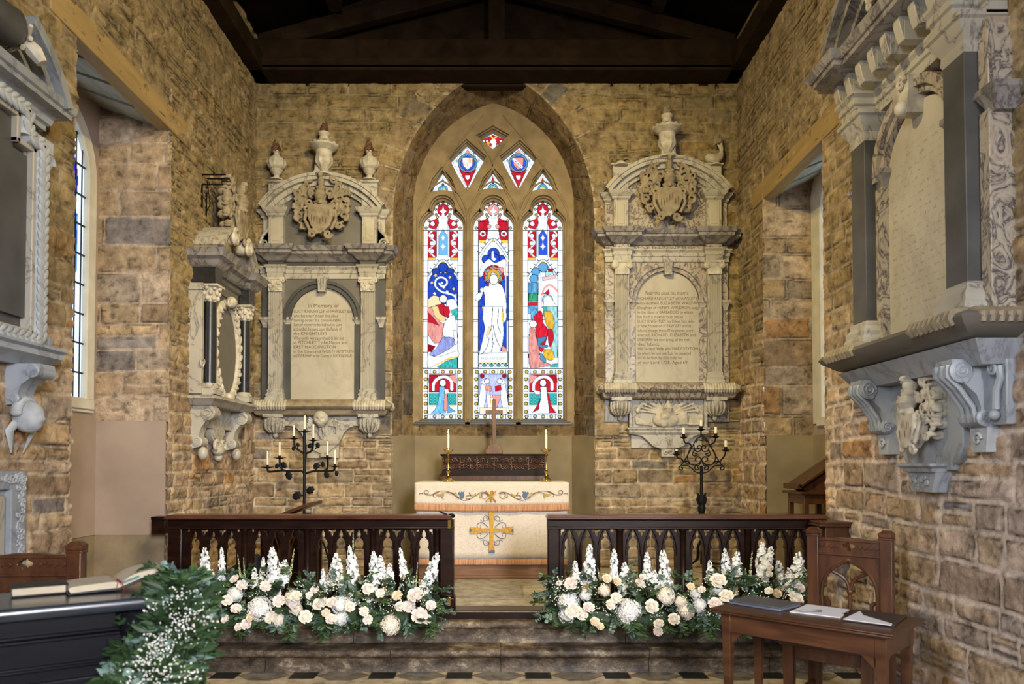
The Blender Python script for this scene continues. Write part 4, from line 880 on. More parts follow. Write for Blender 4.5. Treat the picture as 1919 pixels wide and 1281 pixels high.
def make_urn(kind,name,label,root_loc,k,group=None):
    t=thing(name,label,'urn',root_loc,0,group); m=MB(); w=lambda a,z:1+.0*a
    if kind=='tall':
        fl=lambda a,z: 1+(.07*math.cos(a*10) if .06<z/k<.19 else 0)
        m.lathe([(p*k,q*k) for p,q in ((.085,0),(.085,.015),(.05,.03),(.035,.055),(.05,.075),(.085,.12),(.088,.16),(.082,.20),(.083,.245),(.12,.27),(.142,.285),(.145,.30),(.125,.315),(.10,.335),(.05,.36),(.045,.40),(.06,.42),(.06,.435),(.03,.45))],n=40,wob=fl)
        m.build('urn_body',M['carvedw'],t); m=MB()
        for i in range(12): a=2*PI*i/12; m.ell((.128*k*math.cos(a),.128*k*math.sin(a),.31*k),(.022*k,.022*k,.014*k),8,6)
        m.build('gadrooned_rim',M['carvedw'],t)
        m=MB(); flames(m,.44*k,.13*k,.045*k,3); m.build('flame_finial',M['rust'] if group is None else M['carved'],t)
    if kind=='round':
        fl=lambda a,z: 1+(.05*math.cos(a*12) if .07<z/k<.26 else 0)
        m.lathe([(p*k,q*k) for p,q in ((.07,0),(.07,.012),(.03,.03),(.028,.05),(.055,.085),(.062,.11),(.055,.115),(.085,.135),(.098,.17),(.092,.205),(.065,.235),(.035,.26),(.028,.285),(.042,.295),(.042,.305),(.02,.31))],n=36,wob=fl); m.build('urn_body',M['carvedw'],t)
        m=MB(); flames(m,.30*k,.12*k,.05*k,5); m.build('flame_finial',M['rust'],t)
    if kind=='stub':
        m.lathe([(p*k,q*k) for p,q in ((.085,0),(.085,.02),(.05,.03),(.045,.05),(.035,.06))],n=24); m.build('urn_body',M['carvedw'],t)
        m=MB(); m.tube([(.03*k,0,.05*k),(.05*k,0,.07*k),(.09*k,0,.085*k)],.006,6); m.build('iron_pin',M['iron'],t)
    if kind=='horn':
        m.lathe([(p*k,q*k) for p,q in ((.06,0),(.06,.015),(.04,.025),(.03,.045))],n=20); m.build('urn_base',M['carvedw'],t)
        m=MB(); P=catmull([(-.10*k,0,.12*k),(-.06*k,0,.08*k),(.0,0,.075*k),(.06*k,0,.12*k),(.06*k,0,.19*k),(.03*k,0,.25*k)],6); n=len(P); m.tube(P,[k*(.015+.05*math.sin(PI*min(1,(i/n)*1.25+.12))) for i in range(n)],10)
        for q in range(4): m.tube([p+Vector((0,-.035*k+.02*k*q*0,0))+Vector((0,0,.02*k*(q-1.5))) for p in P[4:-4]],.012*k,5)
        m.build('horn_body',M['carvedw'],t); m=MB(); m.M=Matrix.Translation((.03*k,0,0)); flames(m,.25*k,.13*k,.05*k,8,9); m.build('flame_finial',M['carved'],t)
    return t
def back_monument(name,label,ox,oy,kind):
    YF=8.12; xc=WY(603.5+ox,600,YF)[0]
    X=lambda p: (p)*YF/FPX*1.0
    Zf=lambda py: WY(942,py+oy,YF)[1]
    t=thing(name,label,'wall monument',(xc,YB+.0,0))
    w='white'; A=kind==0
    pan=M['slate'] if A else M['vein']; lin=M['white']
    # backing slab
    m=MB(); m.box(X(-117),X(117),-.06,.05,Zf(752),Zf(500)); m.build('backing_panel',pan,t,bevel=.004)
    m=MB(); spr=597.5; hole=[(X(-74),Zf(610))]+[(X(-74*math.cos(PI*i/24)),Zf(spr)+X(74*math.sin(PI*i/24))) for i in range(25)]+[(X(74),Zf(610))]
    m=MB(); top=[(X(-100),Zf(521)),(X(100),Zf(521))]; m.prism([(X(-100),Zf(606)),(X(-100),Zf(519)),(X(100),Zf(519)),(X(100),Zf(606)),(X(74),Zf(606))]+hole[1:-1][::-1]+[(X(-74),Zf(606))],-.075,-.02); m.build('spandrel_panel',M['slate2'] if A else M['vein'],t)
    for sg in (-1,1):
        m=MB(); m.box(min(X(sg*60),X(sg*74)),max(X(sg*60),X(sg*74)),-.085,-.02,Zf(750),Zf(606)); m.build('jamb_strip',M['slate'] if A else M['vein'],t,bevel=.003)
    m=MB(); cz=Zf(spr); m.arcband(0,cz,X(60),X(73),0,180,-.10,-.02,32); m.arcband(0,cz,X(68),X(74),0,180,-.125,-.02,32); m.arcband(0,cz,X(60),X(63),0,180,-.115,-.02,32); m.build('arch_moulding',M['slate'] if A else M['vein'],t)
    m=MB(); tb=[(X(-60),Zf(747))]+[(X(-60*math.cos(PI*i/24)),cz+X(60*math.sin(PI*i/24))) for i in range(25)]+[(X(60),Zf(747))]; m.prism(tb,-.07,-.03); tab=m.build('inscription_tablet',M['tablet'],t)
    m=MB(); m.prism([(X(-6.5),Zf(547)),(X(-9),Zf(519)),(X(9),Zf(519)),(X(6.5),Zf(547))],-.16,-.02)
    for q in (-1,0,1): m.tube([(X(q*5),-.165,Zf(543)),(X(q*6),-.172,Zf(523))],.008,6)
    m.build('keystone',lin,t)
    for sg in (-1,1):
        for a,b in ((58,76),(101,119)):
            m=MB(); q=sorted((X(sg*a),X(sg*b))); m.stack(q[0]+.02,q[1]-.02,.085,[(-.01,Zf(612)),(-.005,Zf(607)),(.0,Zf(604)),(.012,Zf(599)),(.022,Zf(597)),(.022,Zf(593)),(.0,Zf(593))]); m.build('impost',lin,t)
        q=sorted((X(sg*72.5),X(sg*101))); pilaster(t,q[0]+.008,q[1]-.008,Zf(730),Zf(545),.145,lin)
        m=MB(); m.stack(q[0]+.012,q[1]-.012,.135,[(.03,Zf(752)),(.03,Zf(745)),(.022,Zf(743)),(.028,Zf(739)),(.012,Zf(735)),(.016,Zf(731)),(.003,Zf(728)),(-.01,Zf(728))]); m.build('pilaster_base',lin,t,smooth=30)
        m=MB(); m.box(q[0]+.006,q[1]-.006,-.16,0,Zf(547),Zf(524)); m.stack(q[0]+.0,q[1]-.0,.15,[(.0,Zf(526)),(.018,Zf(525)),(.02,Zf(521)),(.0,Zf(521))])
        for s2 in (-1,1):
            xx=q[0] if s2<0 else q[1]; curl(m,xx,Zf(530 if not A else 527),.038 if not A else .026,PI/2,s2*1.6,-.165,.010)
            if not A: m.ell((xx,-.15,Zf(530)),(.04,.03,.04),12,8)
        if A:
            r=random.Random(4)
            for k_ in range(12): m.ell((q[0]+.02+(q[1]-q[0]-.04)*r.random(),-.162,Zf(545)+(Zf(529)-Zf(545))*r.random()),(.016,.012,.02),7,5)
        m.build('pilaster_capital',M['carvedw'],t)
    # architrave, frieze, cornice, each breaking forward over the pilasters
    def ent(nm,mat,prof,d,dp,outer=117):
        m=MB(); m.stack(X(-outer),X(outer),d,prof)
        for sg in (-1,1):
            q=sorted((X(sg*71),X(sg*102))); m.stack(q[0],q[1],dp,[(p+.002,z) for p,z in prof])
        return m.build(nm,mat,t,smooth=30)
    ent('architrave',lin,[(0,Zf(521)),(0,Zf(512)),(.01,Zf(511)),(.01,Zf(504)),(.03,Zf(500)),(.03,Zf(498)),(-.01,Zf(498))],.09,.155)
    ent('frieze',M['slate'] if A else M['vein'],[(-.005,Zf(499)),(-.005,Zf(486))],.085,.15)
    ent('cornice',M['grey'],[(0,Zf(490)),(.03,Zf(487)),(.05,Zf(483)),(.09,Zf(480)),(.10,Zf(479)),(.10,Zf(474)),(.115,Zf(473)),(.135,Zf(467)),(.14,Zf(465)),(.0,Zf(464))],.10,.165)
    # attic
    m=MB(); cz2=Zf(470); R=X(120); pts=[(X(-76),Zf(464))]+[(R*math.cos(math.radians(a)),cz2+R*math.sin(math.radians(a))) for a in range(129,50,-3)]+[(X(76),Zf(464))]; m.prism(pts,-.06,.02); m.build('attic_panel',M['slate2'] if A else M['vein'],t)
    m=MB(); m.box(X(-116),X(116),-.05,.02,Zf(464),Zf(400)); m.build('attic_backing',pan if not A else M['white'],t)
    for sg in (-1,1):
        q=sorted((X(sg*74),X(sg*102))); m=MB(); m.box(q[0],q[1],-.13,.02,Zf(464),Zf(403)); a,b=q[0]+.025,q[1]-.025
        m.build('attic_pier',lin,t,bevel=.004); m=MB(); m.box(a,b,-.137,-.12,Zf(457),Zf(410)); m.box(a+.018,b-.018,-.142,-.12,Zf(452),Zf(415)); m.build('pier_panel',M['tablet'],t,bevel=.003)
        m=MB(); m.stack(q[0],q[1],.13,[(.0,Zf(407)),(.02,Zf(404)),(.02,Zf(401)),(.05,Zf(396)),(.06,Zf(391)),(.0,Zf(390))]); m.stack(min(q[0],X(sg*116)),max(q[1],X(sg*116)),.05,[(.0,Zf(407)),(.02,Zf(404)),(.02,Zf(401)),(.05,Zf(396)),(.06,Zf(391)),(.0,Zf(390))]); m.build('pier_cap',lin,t,smooth=30)
        if A:
            m=MB(); cx=X(sg*113); curl(m,cx,Zf(453),X(9),0,sg*1.7,-.06,.014); m.tube([(p.x,p.y,p.z) for p in catmull([(X(sg*122),-.06,Zf(453)),(X(sg*116),-.06,Zf(438)),(X(sg*107),-.06,Zf(428)),(X(sg*105),-.06,Zf(414))],5)],.018,8)
            m.prism([(X(sg*102),Zf(464)),(X(sg*121),Zf(462)),(X(sg*122),Zf(450)),(X(sg*112),Zf(436)),(X(sg*105),Zf(412)),(X(sg*102),Zf(412))],-.05,.02); m.build('side_scroll',lin,t)
    m=MB(); R1=X(145)
    for r0,r1,y in ((X(117),X(128),-.10),(X(124),X(136),-.14),(X(133),X(145),-.19),(X(140),X(146),-.205)): m.arcband(0,cz2,r0,r1,35.5,144.5,y,.02,40)
    m.build('segmental_pediment',M['white'] if not A else M['vein'] if False else M['white'],t)
    for sg in (-1,1):
        a,b=sorted((X(sg*73),X(sg*103))); m=MB(); m.box(a,b,-.12,.02,Zf(392),Zf(343)); m.stack(a,b,.12,[(0,Zf(343)),(.02,Zf(341)),(.02,Zf(338)),(0,Zf(338))]); m.build('urn_pedestal',lin,t,bevel=.004)
    m=MB(); m.stack(X(-13),X(13),.19,[(.02,Zf(334)),(.01,Zf(326)),(0,Zf(322)),(0,Zf(313))]); m.build('crest_block',lin,t)
    arms(t,0,Zf(392),X(66),M['carved'],5+kind,-.17)
    # gadrooned shelf
    m=MB(); m.stack(X(-117),X(117),.14,[(.0,Zf(779)),(.03,Zf(776)),(.05,Zf(768)),(.08,Zf(766)),(.095,Zf(762)),(.085,Zf(756)),(.03,Zf(750)),(.0,Zf(748))]); m.build('shelf',M['carved'] if A else M['vein'],t)
    m=MB(); xs=X(117)+.06
    def lobes(p0,p1,o,n):
        for i in range(n):
            f=(i+.5)/n; x=p0[0]+(p1[0]-p0[0])*f; y=p0[1]+(p1[1]-p0[1])*f
            m.tube([(x,y,Zf(750)),(x+o[0]*.04,y+o[1]*.04,Zf(752)),(x+o[0]*.075,y+o[1]*.075,Zf(757)),(x+o[0]*.085,y+o[1]*.085,Zf(763)),(x+o[0]*.07,y+o[1]*.07,Zf(768))],[.006,.018,.022,.022,.012],6)
    for sg in (-1,1):
        m=MB(); a,b=sorted((sg*X(122),sg*X(62))); lobes((a,-.15),(b,-.15),(0,-1),12); lobes((sg*X(117),-.13),(sg*X(117),-.01),(sg,0),4); m.build('gadroon_lobes',M['carvedw'],t)
    # brackets and apron
    for sg in (-1,1):
        c=X(sg*89); hw=X(18)
        m=MB(); R=[]
        for z,k_,d in ((Zf(776),1.0,.17),(Zf(782),.96,.165),(Zf(790),1.0,.16),(Zf(800),.92,.14),(Zf(808),.6,.10),(Zf(812),.25,.06)):
            R.append([(c+hw*k_*math.cos(a),-d*.5+d*.5*math.sin(a)*1.0,z) for a in [2*PI*i/20 for i in range(20)]])
        m.rings(R); m.ell((c,-.06,Zf(815)),.028,12,8)
        for k_ in range(7): a=PI+PI*(k_+.5)/7; m.tube([(c+hw*q*math.cos(a),-.085+.085*q*math.sin(a),z) for q,z in ((1.0,Zf(784)),(1.04,Zf(793)),(.94,Zf(802)),(.55,Zf(810)))],[.012,.016,.014,.006],6)
        m.box(c-hw*1.05,c+hw*1.05,-.17,.02,Zf(782),Zf(774)); m.build('bracket',M['carvedb'] if False else M['white'],t)
    if A:
        m=MB(); L=[(-72,776),(-72,797)]+[(-33-39*math.cos(a)*1.0,827-30*math.sin(a)) for a in [PI/2*(1-i/8)*1.0 for i in range(9)]][::-1]
        L=[(-72,776),(-72,797),(-62,797),(-50,801),(-40,811),(-34,825)]; L=L+[(-x,y) for x,y in L[::-1]]
        m.prism([(X(x),Zf(y)) for x,y in L],-.07,.02); m.build('apron',M['white'],t,bevel=.004)
        m=MB(); m.stack(X(-30),X(30),.09,[(0,Zf(833)),(.015,Zf(830)),(.02,Zf(825)),(0,Zf(824))]); m.box(X(-30),X(30),-.05,.02,Zf(858),Zf(832)); m.prism([(X(-28),Zf(833)),(X(28),Zf(833)),(X(14),Zf(845)),(X(0),Zf(850)),(X(-14),Zf(845))],-.08,0); m.ell((0,-.07,Zf(853)),.03,12,8); m.build('corbel',M['tablet'],t,bevel=.003)
        # winged skull
        def dsp(d):
            k_=1.0
            for dx in (-.38,.38): k_-=.42*math.exp(-((d.x-dx)**2+(d.z+.10)**2)/.028)*(d.y<0)
            k_-=.34*math.exp(-((d.x)**2+(d.z+.38)**2)/.012)*(d.y<0); k_-=.22*max(0,-d.z-.3)*(abs(d.x)>.35)
            return k_
        m=MB(); m.ell((0,-.14,Zf(784)),(.082,.085,.095),28,22,dsp); m.ell((0,-.145,Zf(795)),(.042,.05,.03),14,8); m.build('skull',M['tablet'],t,smooth=80)
        m=MB()
        for sg in (-1,1):
            for q in range(5): m.tube([(X(sg*12),-.08,Zf(790+q*1.5)),(X(sg*(24+q)),-.10,Zf(782+q*4)),(X(sg*(34-q*2)),-.08,Zf(784+q*7))],[.012,.014,.004],6,flat=.6)
            m.tube([(X(sg*2),-.1,Zf(800)),(X(sg*5),-.1,Zf(812)),(0,-.09,Zf(822))],[.02,.014,.006],6)
        m.build('skull_wings',M['white'],t)
    else:
        m=MB(); m.box(X(-73),X(74),-.05,.02,Zf(834),Zf(778)); m.build('relief_panel',M['white'],t)
        for a in (-73,68): fr=MB(); fr.box(X(a),X(a+6),-.10,.0,Zf(834),Zf(778)); fr.build('panel_frame',M['white'],t,bevel=.004)
        m=MB(); r=random.Random(2); zc=Zf(806)
        m.ell((0,-.09,Zf(797)),(.055,.05,.065),16,12); m.ell((0,-.12,Zf(796)),(.06,.03,.012),12,6); m.ell((0,-.09,Zf(786)),(.02,.03,.04),10,6)
        m.ell((X(-3),-.07,Zf(818)),(.15,.06,.085),18,12); m.tube([(X(-22),-.08,Zf(826)),(X(-8),-.11,Zf(812)),(X(8),-.08,Zf(806))],[.02,.05,.03],10); m.ell((X(-8),-.11,Zf(822)),(.05,.035,.06),12,8)
        m.prism([(X(14),Zf(828)),(X(20),Zf(806)),(X(36),Zf(804)),(X(38),Zf(827))],-.09,-.02)
        for q in range(5): m.tube([(X(40),-.07,Zf(810+q*4)),(X(62),-.08,Zf(810+q*4))],.016,7)
        m.ell((X(63),-.07,Zf(818)),(.03,.05,.07),12,8); m.prism([(X(-60),Zf(826)),(X(-62),Zf(812)),(X(-30),Zf(822)),(X(-28),Zf(830))],-.08,-.02)
        for sg in (-1,1):
            for q in range(7): a=math.radians(12+q*11); m.tube([(X(sg*8*math.cos(a)),-.06,Zf(808-8*math.sin(a))),(X(sg*62*math.cos(a)),-.07,Zf(808-min(27,62*math.sin(a)*.62)))],[.012,.009],6); m.ell((X(sg*58*math.cos(a)),-.07,Zf(808-min(27,58*math.sin(a)*.62))),(.02,.015,.03),8,5)
        m.build('trophy_relief',M['carvedw'],t,smooth=60,remesh=.007)
        m=MB(); m.stack(X(-72),X(73),.10,[(.0,Zf(845)),(.012,Zf(842)),(.012,Zf(838)),(.025,Zf(835)),(.025,Zf(833)),(0,Zf(832))]); m.build('lower_shelf',M['white'],t,smooth=30)
        m=MB(); m.box(X(-68),X(66),-.03,.02,Zf(871),Zf(844)); L=[(-68,845),(-50,848),(-40,856),(-28,868),(-14,872)]; L=L+[(-x,y) for x,y in L[::-1]]; m.prism([(X(x),Zf(y)) for x,y in L],-.09,0); m.build('apron',M['white'],t,bevel=.004)
        m=MB(); m.box(X(-12),X(12),-.07,.02,Zf(887),Zf(872)); curl(m,X(-4),Zf(879),.03,0,1.3,-.08,.012); curl(m,X(5),Zf(879),.03,PI,-1.3,-.08,.012); m.ell((0,-.08,Zf(876)),(.05,.02,.02),10,6); m.build('corbel',M['carvedw'],t)
        for sg in (-1,1):
            m=MB(); m.box(min(X(sg*74),X(sg*118)),max(X(sg*74),X(sg*118)),-.03,.02,Zf(821),Zf(778)); m.build('side_block',M['grey'],t)
    return t,X,Zf
INS1=["LUCY KNIGHTLEY of FAWSLEY Esqr","who lies interr'd near this place","having order'd a considerable","Sum of money to be laid out in Land","and settled the same upon the Family of","the KNIGHTLEYS","Wherewith were purchas'd & laid out","at PITCHLEY Tythe Manor and","[East] HADDINGTON","in the County of NORTHAMPTON","and EVERSHAM in the County of BUCKINGHAM"]
INS1[8]="EAST HADDINGTON"
INS2=["RICHARD KNIGHTLEY of FAWSLEY Esq","who married ELIZABETH WALDRON","Daughter of HENRY WALDRON Judge","in the Island of BARBADOES by whom","he had a numerous Issue","LUCY KNIGHTLEY his Eldest Son, who","is now Possessor of FAWSLEY and at","whose charge these Monuments were","erected, RICHARD, ELIZABETH and","DEBORAH are now Living, all the rest","died Infants.","His Second Wife was MARY VEYTON","by whom he had one Son, he departed","this life the Ninth day of July in the Year","of our Lord 1728. Aged 69"]
t1,X1,Z1=back_monument('wall_monument','tall monument with grey slate panels and winged skull, left of the east window',0,0,0)
text('inscription',"In Memory of",.062,(0,-.0705,Z1(574)),0,M['letter'],t1,'CENTER')
for k,l in enumerate(INS1):
    text('inscription',l,.050,(X1(-56),-.0705,Z1(584+8.4*k)),0,M['letter'],t1,'LEFT',sx=min(1,.62/(len(l)*.0245)) )
t2,X2,Z2=back_monument('wall_monument','tall monument of white veined marble with trophy relief, right of the east window',648.5,-32,1)
text('inscription',"Near this place lies interr'd",.060,(0,-.0705,Z2(582)),0,M['letter'],t2,'CENTER',sx=.72)
for k,l in enumerate(INS2):
    text('inscription',l,.050,(X2(-56),-.0705,Z2(592+8.6*k)),0,M['letter'],t2,'LEFT',sx=min(1,.64/(len(l)*.0245)))
def put_urn(kind,label,px,pybase,k,group,ox=0,oy=0,Y=8.12):
    x,z=WY(px,pybase,Y); return make_urn(kind,'urn',label,(x,Y,z),k,group)
put_urn('tall','tall flaming urn crowning the left slate-panelled monument',607,329,1.08,None,Y=8.06)
put_urn('tall','tall flaming urn crowning the right white marble monument',1250.5,296,1.08,'c',Y=8.06)
put_urn('round','round gadrooned urn with flame, left shoulder of the left monument',518,338,1.05,None)
put_urn('round','round gadrooned urn with flame, right shoulder of the left monument beside window arch',692,338,1.05,None)
put_urn('stub','broken urn foot with iron pin, left shoulder of the right monument',1163,311,.9,None)
put_urn('horn','twisted flaming horn-shaped finial, right shoulder of the right monument',1341,310,.95,None)
for o in bpy.data.objects:
    if o.name.startswith('urn') and o.get('group')=='c': del o['group']
# ---- oval wreath monument on the left wall
x0=XL+.02; Yc=7.05
t=thing('wall_monument','narrow monument with oval wreath, on left wall beyond the window recess','wall monument',(XL,Yc,0),PI/2)
H=.55; zsf=2.13
m=MB(); m.stack(-H+.03,H-.03,.20,[(-.02,zsf-.08),(.01,zsf-.06),(.03,zsf-.03),(.05,zsf-.02),(.05,zsf+.0),(0,zsf+.02)]); m.build('shelf',M['white'],t,smooth=30)
m=MB(); m.box(-H+.06,H-.06,-.09,.05,zsf,3.42); m.build('backing_panel',M['slate2'],t)
m=MB(); m.box(-H-.0,-H+.05,-.12,.03,zsf+.02,3.06); m.box(-H-.01,-H+.06,-.13,.03,3.06,3.12); curl(m,-H+.02,zsf+.28,.05,0,1.5,-.12,.014); m.build('side_scroll',M['white'],t,bevel=.005)
for sg in (-1,1):
    c=sg*.44
    m=MB(); m.lathe([(.056,zsf+.10),(.058,zsf+.5),(.052,2.98)],(c,-.15,0),20); m.build('column',M['black'],t)
    m=MB(); m.stack(c-.065,c+.065,.215,[(.015,zsf+.02),(.015,zsf+.06),(0,zsf+.075),(0,zsf+.09)]); m.lathe([(.075,0),(.078,.015),(.066,.03),(.06,.045)],(c,-.15,zsf+.075),18); m.build('column_base',M['white'],t)
    m=MB(); m.lathe([(.055,0),(.06,.02),(.066,.05),(.074,.10),(.085,.125)],(c,-.15,2.97),18)
    for k in range(8):
        for zq,rq in ((3.0,.066),(3.045,.072)): a=2*PI*(k+(zq>3.02)*.5)/8; m.ell((c+rq*math.cos(a),-.15+rq*math.sin(a),zq),(.02,.02,.024),8,6)
        a=2*PI*k/8; m.ell((c+.085*math.cos(a),-.15+.085*math.sin(a),3.085),.018,8,6)
    m.stack(c-.08,c+.08,.235,[(0,3.095),(.012,3.10),(.012,3.12),(0,3.12)]); m.build('column_capital',M['carvedw'],t)
    m=MB(); m.box(c-.075,c+.075,-.225,0,3.12,3.28); m.build('entablature_block',M['black'],t,bevel=.003)
m=MB(); m.stack(-.34,.34,.12,[(0,3.12),(0,3.2),(.02,3.22),(.02,3.28)]); m.build('frieze',M['slate2'],t)
m=MB(); m.stack(-H+.04,H-.04,.16,[(0,3.27),(.03,3.29),(.05,3.33),(.09,3.35),(.10,3.385),(.12,3.41),(0,3.42)])
for sg in (-1,1): m.stack(sg*.44-.08,sg*.44+.08,.225,[(0,3.27),(.03,3.29),(.05,3.33),(.09,3.35),(.10,3.385),(.12,3.412),(0,3.42)])
m.build('cornice',M['grey'],t,smooth=30)
for sg in (-1,1):          # halves of the broken segmental pediment
    m=MB()
    for r0,r1,y in ((.40,.44,-.18),(.43,.48,-.24),(.47,.50,-.28)):
        m.arcband(0,3.20,r0*1.12,r1*1.12,30 if sg>0 else 112,68 if sg>0 else 150,y,.0,14)
    m.build('broken_pediment',M['white'],t)
    m=MB(); curl(m,sg*.17,3.63,.075,PI/2,-sg*1.4,-.27,.03); m.ell((sg*.17,-.20,3.63),(.07,.10,.07),12,8); m.build('pediment_volute',M['carvedw'],t)
m=MB(); m.prism([(-H+.02,3.42),(-.12,3.42),(-.12,3.60),(-.2,3.66),(-.33,3.62),(-.44,3.50)],-.22,.02); m.build('pediment_core',M['lintel'] if False else M['tracery'],t,bevel=.01)
arms(t,.04,3.93,.32,M['carved'],9,-.2)
m=MB(); a,b=.27,.44; zc=2.60; P=[(a*1.12*math.cos(q),-.13,zc+b*1.03*math.sin(q)) for q in [2*PI*i/40 for i in range(41)]]
m.tube(P,.035,8); r=random.Random(3)
for i in range(64):
    q=2*PI*i/64+.05; e=r.uniform(-.03,.03); m.ell((a*1.12*math.cos(q)*(1+e),-.155-.012*(i%2),zc+b*1.03*math.sin(q)*(1+e*.5)),(.018,.014,.042),7,5,rot=Matrix.Rotation(-q+.6*(1 if i%2 else -1),3,'Y'))
m.ell((0,-.18,zc+b*1.06),(.07,.05,.055),12,8); curl(m,-.06,zc+b*1.0,.05,0,1.2,-.18,.016); curl(m,.06,zc+b*1.0,.05,PI,-1.2,-.18,.016)
m.ell((0,-.17,zc-b*1.0),(.07,.045,.05),12,8); m.build('oval_wreath',M['carvedw'],t)
m=MB(); m.prism([(a*1.05*math.cos(2*PI*i/40),zc+b*.98*math.sin(2*PI*i/40)) for i in range(40)],-.125,-.03); m.build('oval_tablet',M['slate2'],t)
m=MB(); m.box(-.33,.33,-.11,-.04,zsf+.02,3.12); m.build('tablet_ground',M['slate'],t)
for sg in (-1,1):
    m=MB(); console(m,sg*.42-.06,sg*.42+.06,zsf-.46,zsf-.08,.19); m.ell((sg*.42,-.09,zsf-.50),(.045,.045,.06),12,8); m.build('bracket',M['white'],t,smooth=50)
m=MB(); L=[(-.34,2.08),(-.34,1.86),(-.18,1.86),(-.16,1.80),(-.08,1.74),(0,1.71)]; L=L+[(-x,z) for x,z in L[::-1][1:]]; m.prism(L,-.06,.0); m.prism([(x*.85,1.9+(z-1.9)*.86) for x,z in L],-.075,.0); m.build('apron',M['white'],t,bevel=.004)
m=MB(); curl(m,-.08,1.70,.06,0,1.4,-.08,.022); curl(m,.08,1.70,.06,PI,-1.4,-.08,.022); m.ell((0,-.07,1.66),(.10,.05,.05),12,8); m.ell((.02,-.06,1.60),(.05,.04,.04),10,6); m.build('foliage_corbel',M['carvedw'],t)
# iron bracket standing on the wall above it
t=thing('iron_bracket','thin black iron bracket on the left wall above the oval monument','bracket',(XL,6.75,3.72))
m=MB()
for y in (0,.10): m.box(-.01,.012,y,y+.012,.07,.46); m.box(-.01,.22,y,y+.012,.45,.462)
m.box(.0,.2,.0,.012,.36,.37); m.tube([(.0,.05,.06),(.06,.06,.2),(.03,.06,.42)],.005,5); m.build('bars',M['iron'],t)
# ---- great monument on the right wall
t=thing('wall_monument','large dark-pilastered monument with arched tablet, on the near right wall','wall monument',(XR,4.50,0),-PI/2)
H=.70; zs0=2.22
def Zr(z): return z
m=MB(); m.stack(-H,H,.22,[(.0,zs0-.05),(.05,zs0-.03),(.09,zs0+.0),(.12,zs0+.02),(.14,zs0+.05),(.12,zs0+.075),(.04,zs0+.10),(0,zs0+.11)]); m.build('shelf',M['slate2'],t)
for sg,a,b,n in ((-1,-H-.05,-.33,9),(1,.33,H+.05,9)):
    m=MB()
    for i in range(n):
        x=a+(b-a)*(i+.5)/n; m.tube([(x-.02,-.22,zs0+.105),(x-.01,-.28,zs0+.10),(x,-.335,zs0+.075),(x+.012,-.355,zs0+.045),(x+.02,-.345,zs0+.015)],[.008,.022,.027,.025,.010],7)
    for i in range(6): y=-.02-.045*i; m.tube([(sg*(H),y,zs0+.105),(sg*(H+.07),y,zs0+.09),(sg*(H+.125),y,zs0+.06),(sg*(H+.13),y,zs0+.02)],[.008,.022,.026,.01],7)
    m.build('gadroon_lobes',M['carved'],t)
m=MB(); m.stack(-H-.02,H+.02,.20,[(-.04,zs0-.17),(.0,zs0-.12),(.05,zs0-.05)]); m.build('shelf_soffit',M['blue'],t)
m=MB(); m.box(-H-.0,H+.0,-.05,.05,zs0+.1,3.82); m.build('backing_panel',M['vein'],t)
for sg in (-1,1):
    for z0,z1 in ((zs0+.10,3.36),(3.47,3.84)):
        m=MB(); m.box(min(sg*(H-.06),sg*(H+.02)),max(sg*(H-.06),sg*(H+.02)),-.13,.02,z0,z1); m.build('side_strip',M['vein'],t,bevel=.004)
    c=sg*(H-.16); m=MB(); m.box(c-.095,c+.095,-.20,-.02,zs0+.26,3.72); m.build('pilaster',M['slate'],t,bevel=.004)
    m=MB(); m.stack(c-.095,c+.095,.20,[(.045,zs0+.10),(.045,zs0+.15),(.03,zs0+.17),(.035,zs0+.20),(.012,zs0+.235),(.015,zs0+.255),(0,zs0+.27)]); m.build('pilaster_base',M['white'],t,smooth=30)
    m=MB(); m.stack(c-.095,c+.095,.20,[(0,3.70),(.008,3.72),(.005,3.76),(.02,3.79),(.035,3.81),(.05,3.85),(.065,3.86),(.065,3.885),(0,3.885)]); m.build('pilaster_capital',M['white'],t,smooth=30)
    for a in (.375,H-.02):
        m=MB(); x=sg*a; q=sorted((x,x+sg*.075)); m.stack(q[0],q[1],.11,[(0,3.34),(.008,3.37),(.02,3.40),(.035,3.43),(.045,3.44),(.045,3.47),(0,3.47)]); m.build('impost',M['grey'],t,smooth=30)
m=MB(); cz=3.40; R=.37
m.arcband(0,cz,R,R+.06,0,180,-.12,-.02,36); m.arcband(0,cz,R+.04,R+.10,0,180,-.15,-.02,36)
for sg in (-1,1): m.box(min(sg*R,sg*(R+.08)),max(sg*R,sg*(R+.08)),-.13,-.02,zs0+.1,3.36)
m.build('arch_moulding',M['vein'],t)
m=MB(); m.prism([(-R,zs0+.1)]+[(-R*math.cos(PI*i/28),cz+R*.93*math.sin(PI*i/28)) for i in range(29)]+[(R,zs0+.1)],-.08,-.02); m.build('inscription_tablet',M['tablet'],t)
r=random.Random(12); m=MB()
for k in range(24):            # worn, unreadable lines of lettering
    z=3.52-k*.048; x=-R+.05+max(0,(k<4)*(4-k)*.04); xe=R-.05-max(0,(k<4)*(4-k)*.04)
    while x<xe:
        wd=r.uniform(.03,.09)
        n=int(wd/.016)
        for q in range(n):
            h=r.choice((.010,.014,.010,.018)); xx=x+q*.014
            if xx+.01<xe: m.box(xx,xx+.003,-.0806,-.079,z,z+h); m.box(xx,xx+.009,-.0806,-.079,z+h*r.choice((0,.5,.85)),z+h*r.choice((0,.5,.85))+.0025) if r.random()<.7 else None
        x+=wd+.02
m.build('worn_inscription',M['letterf'],t,smooth=0)
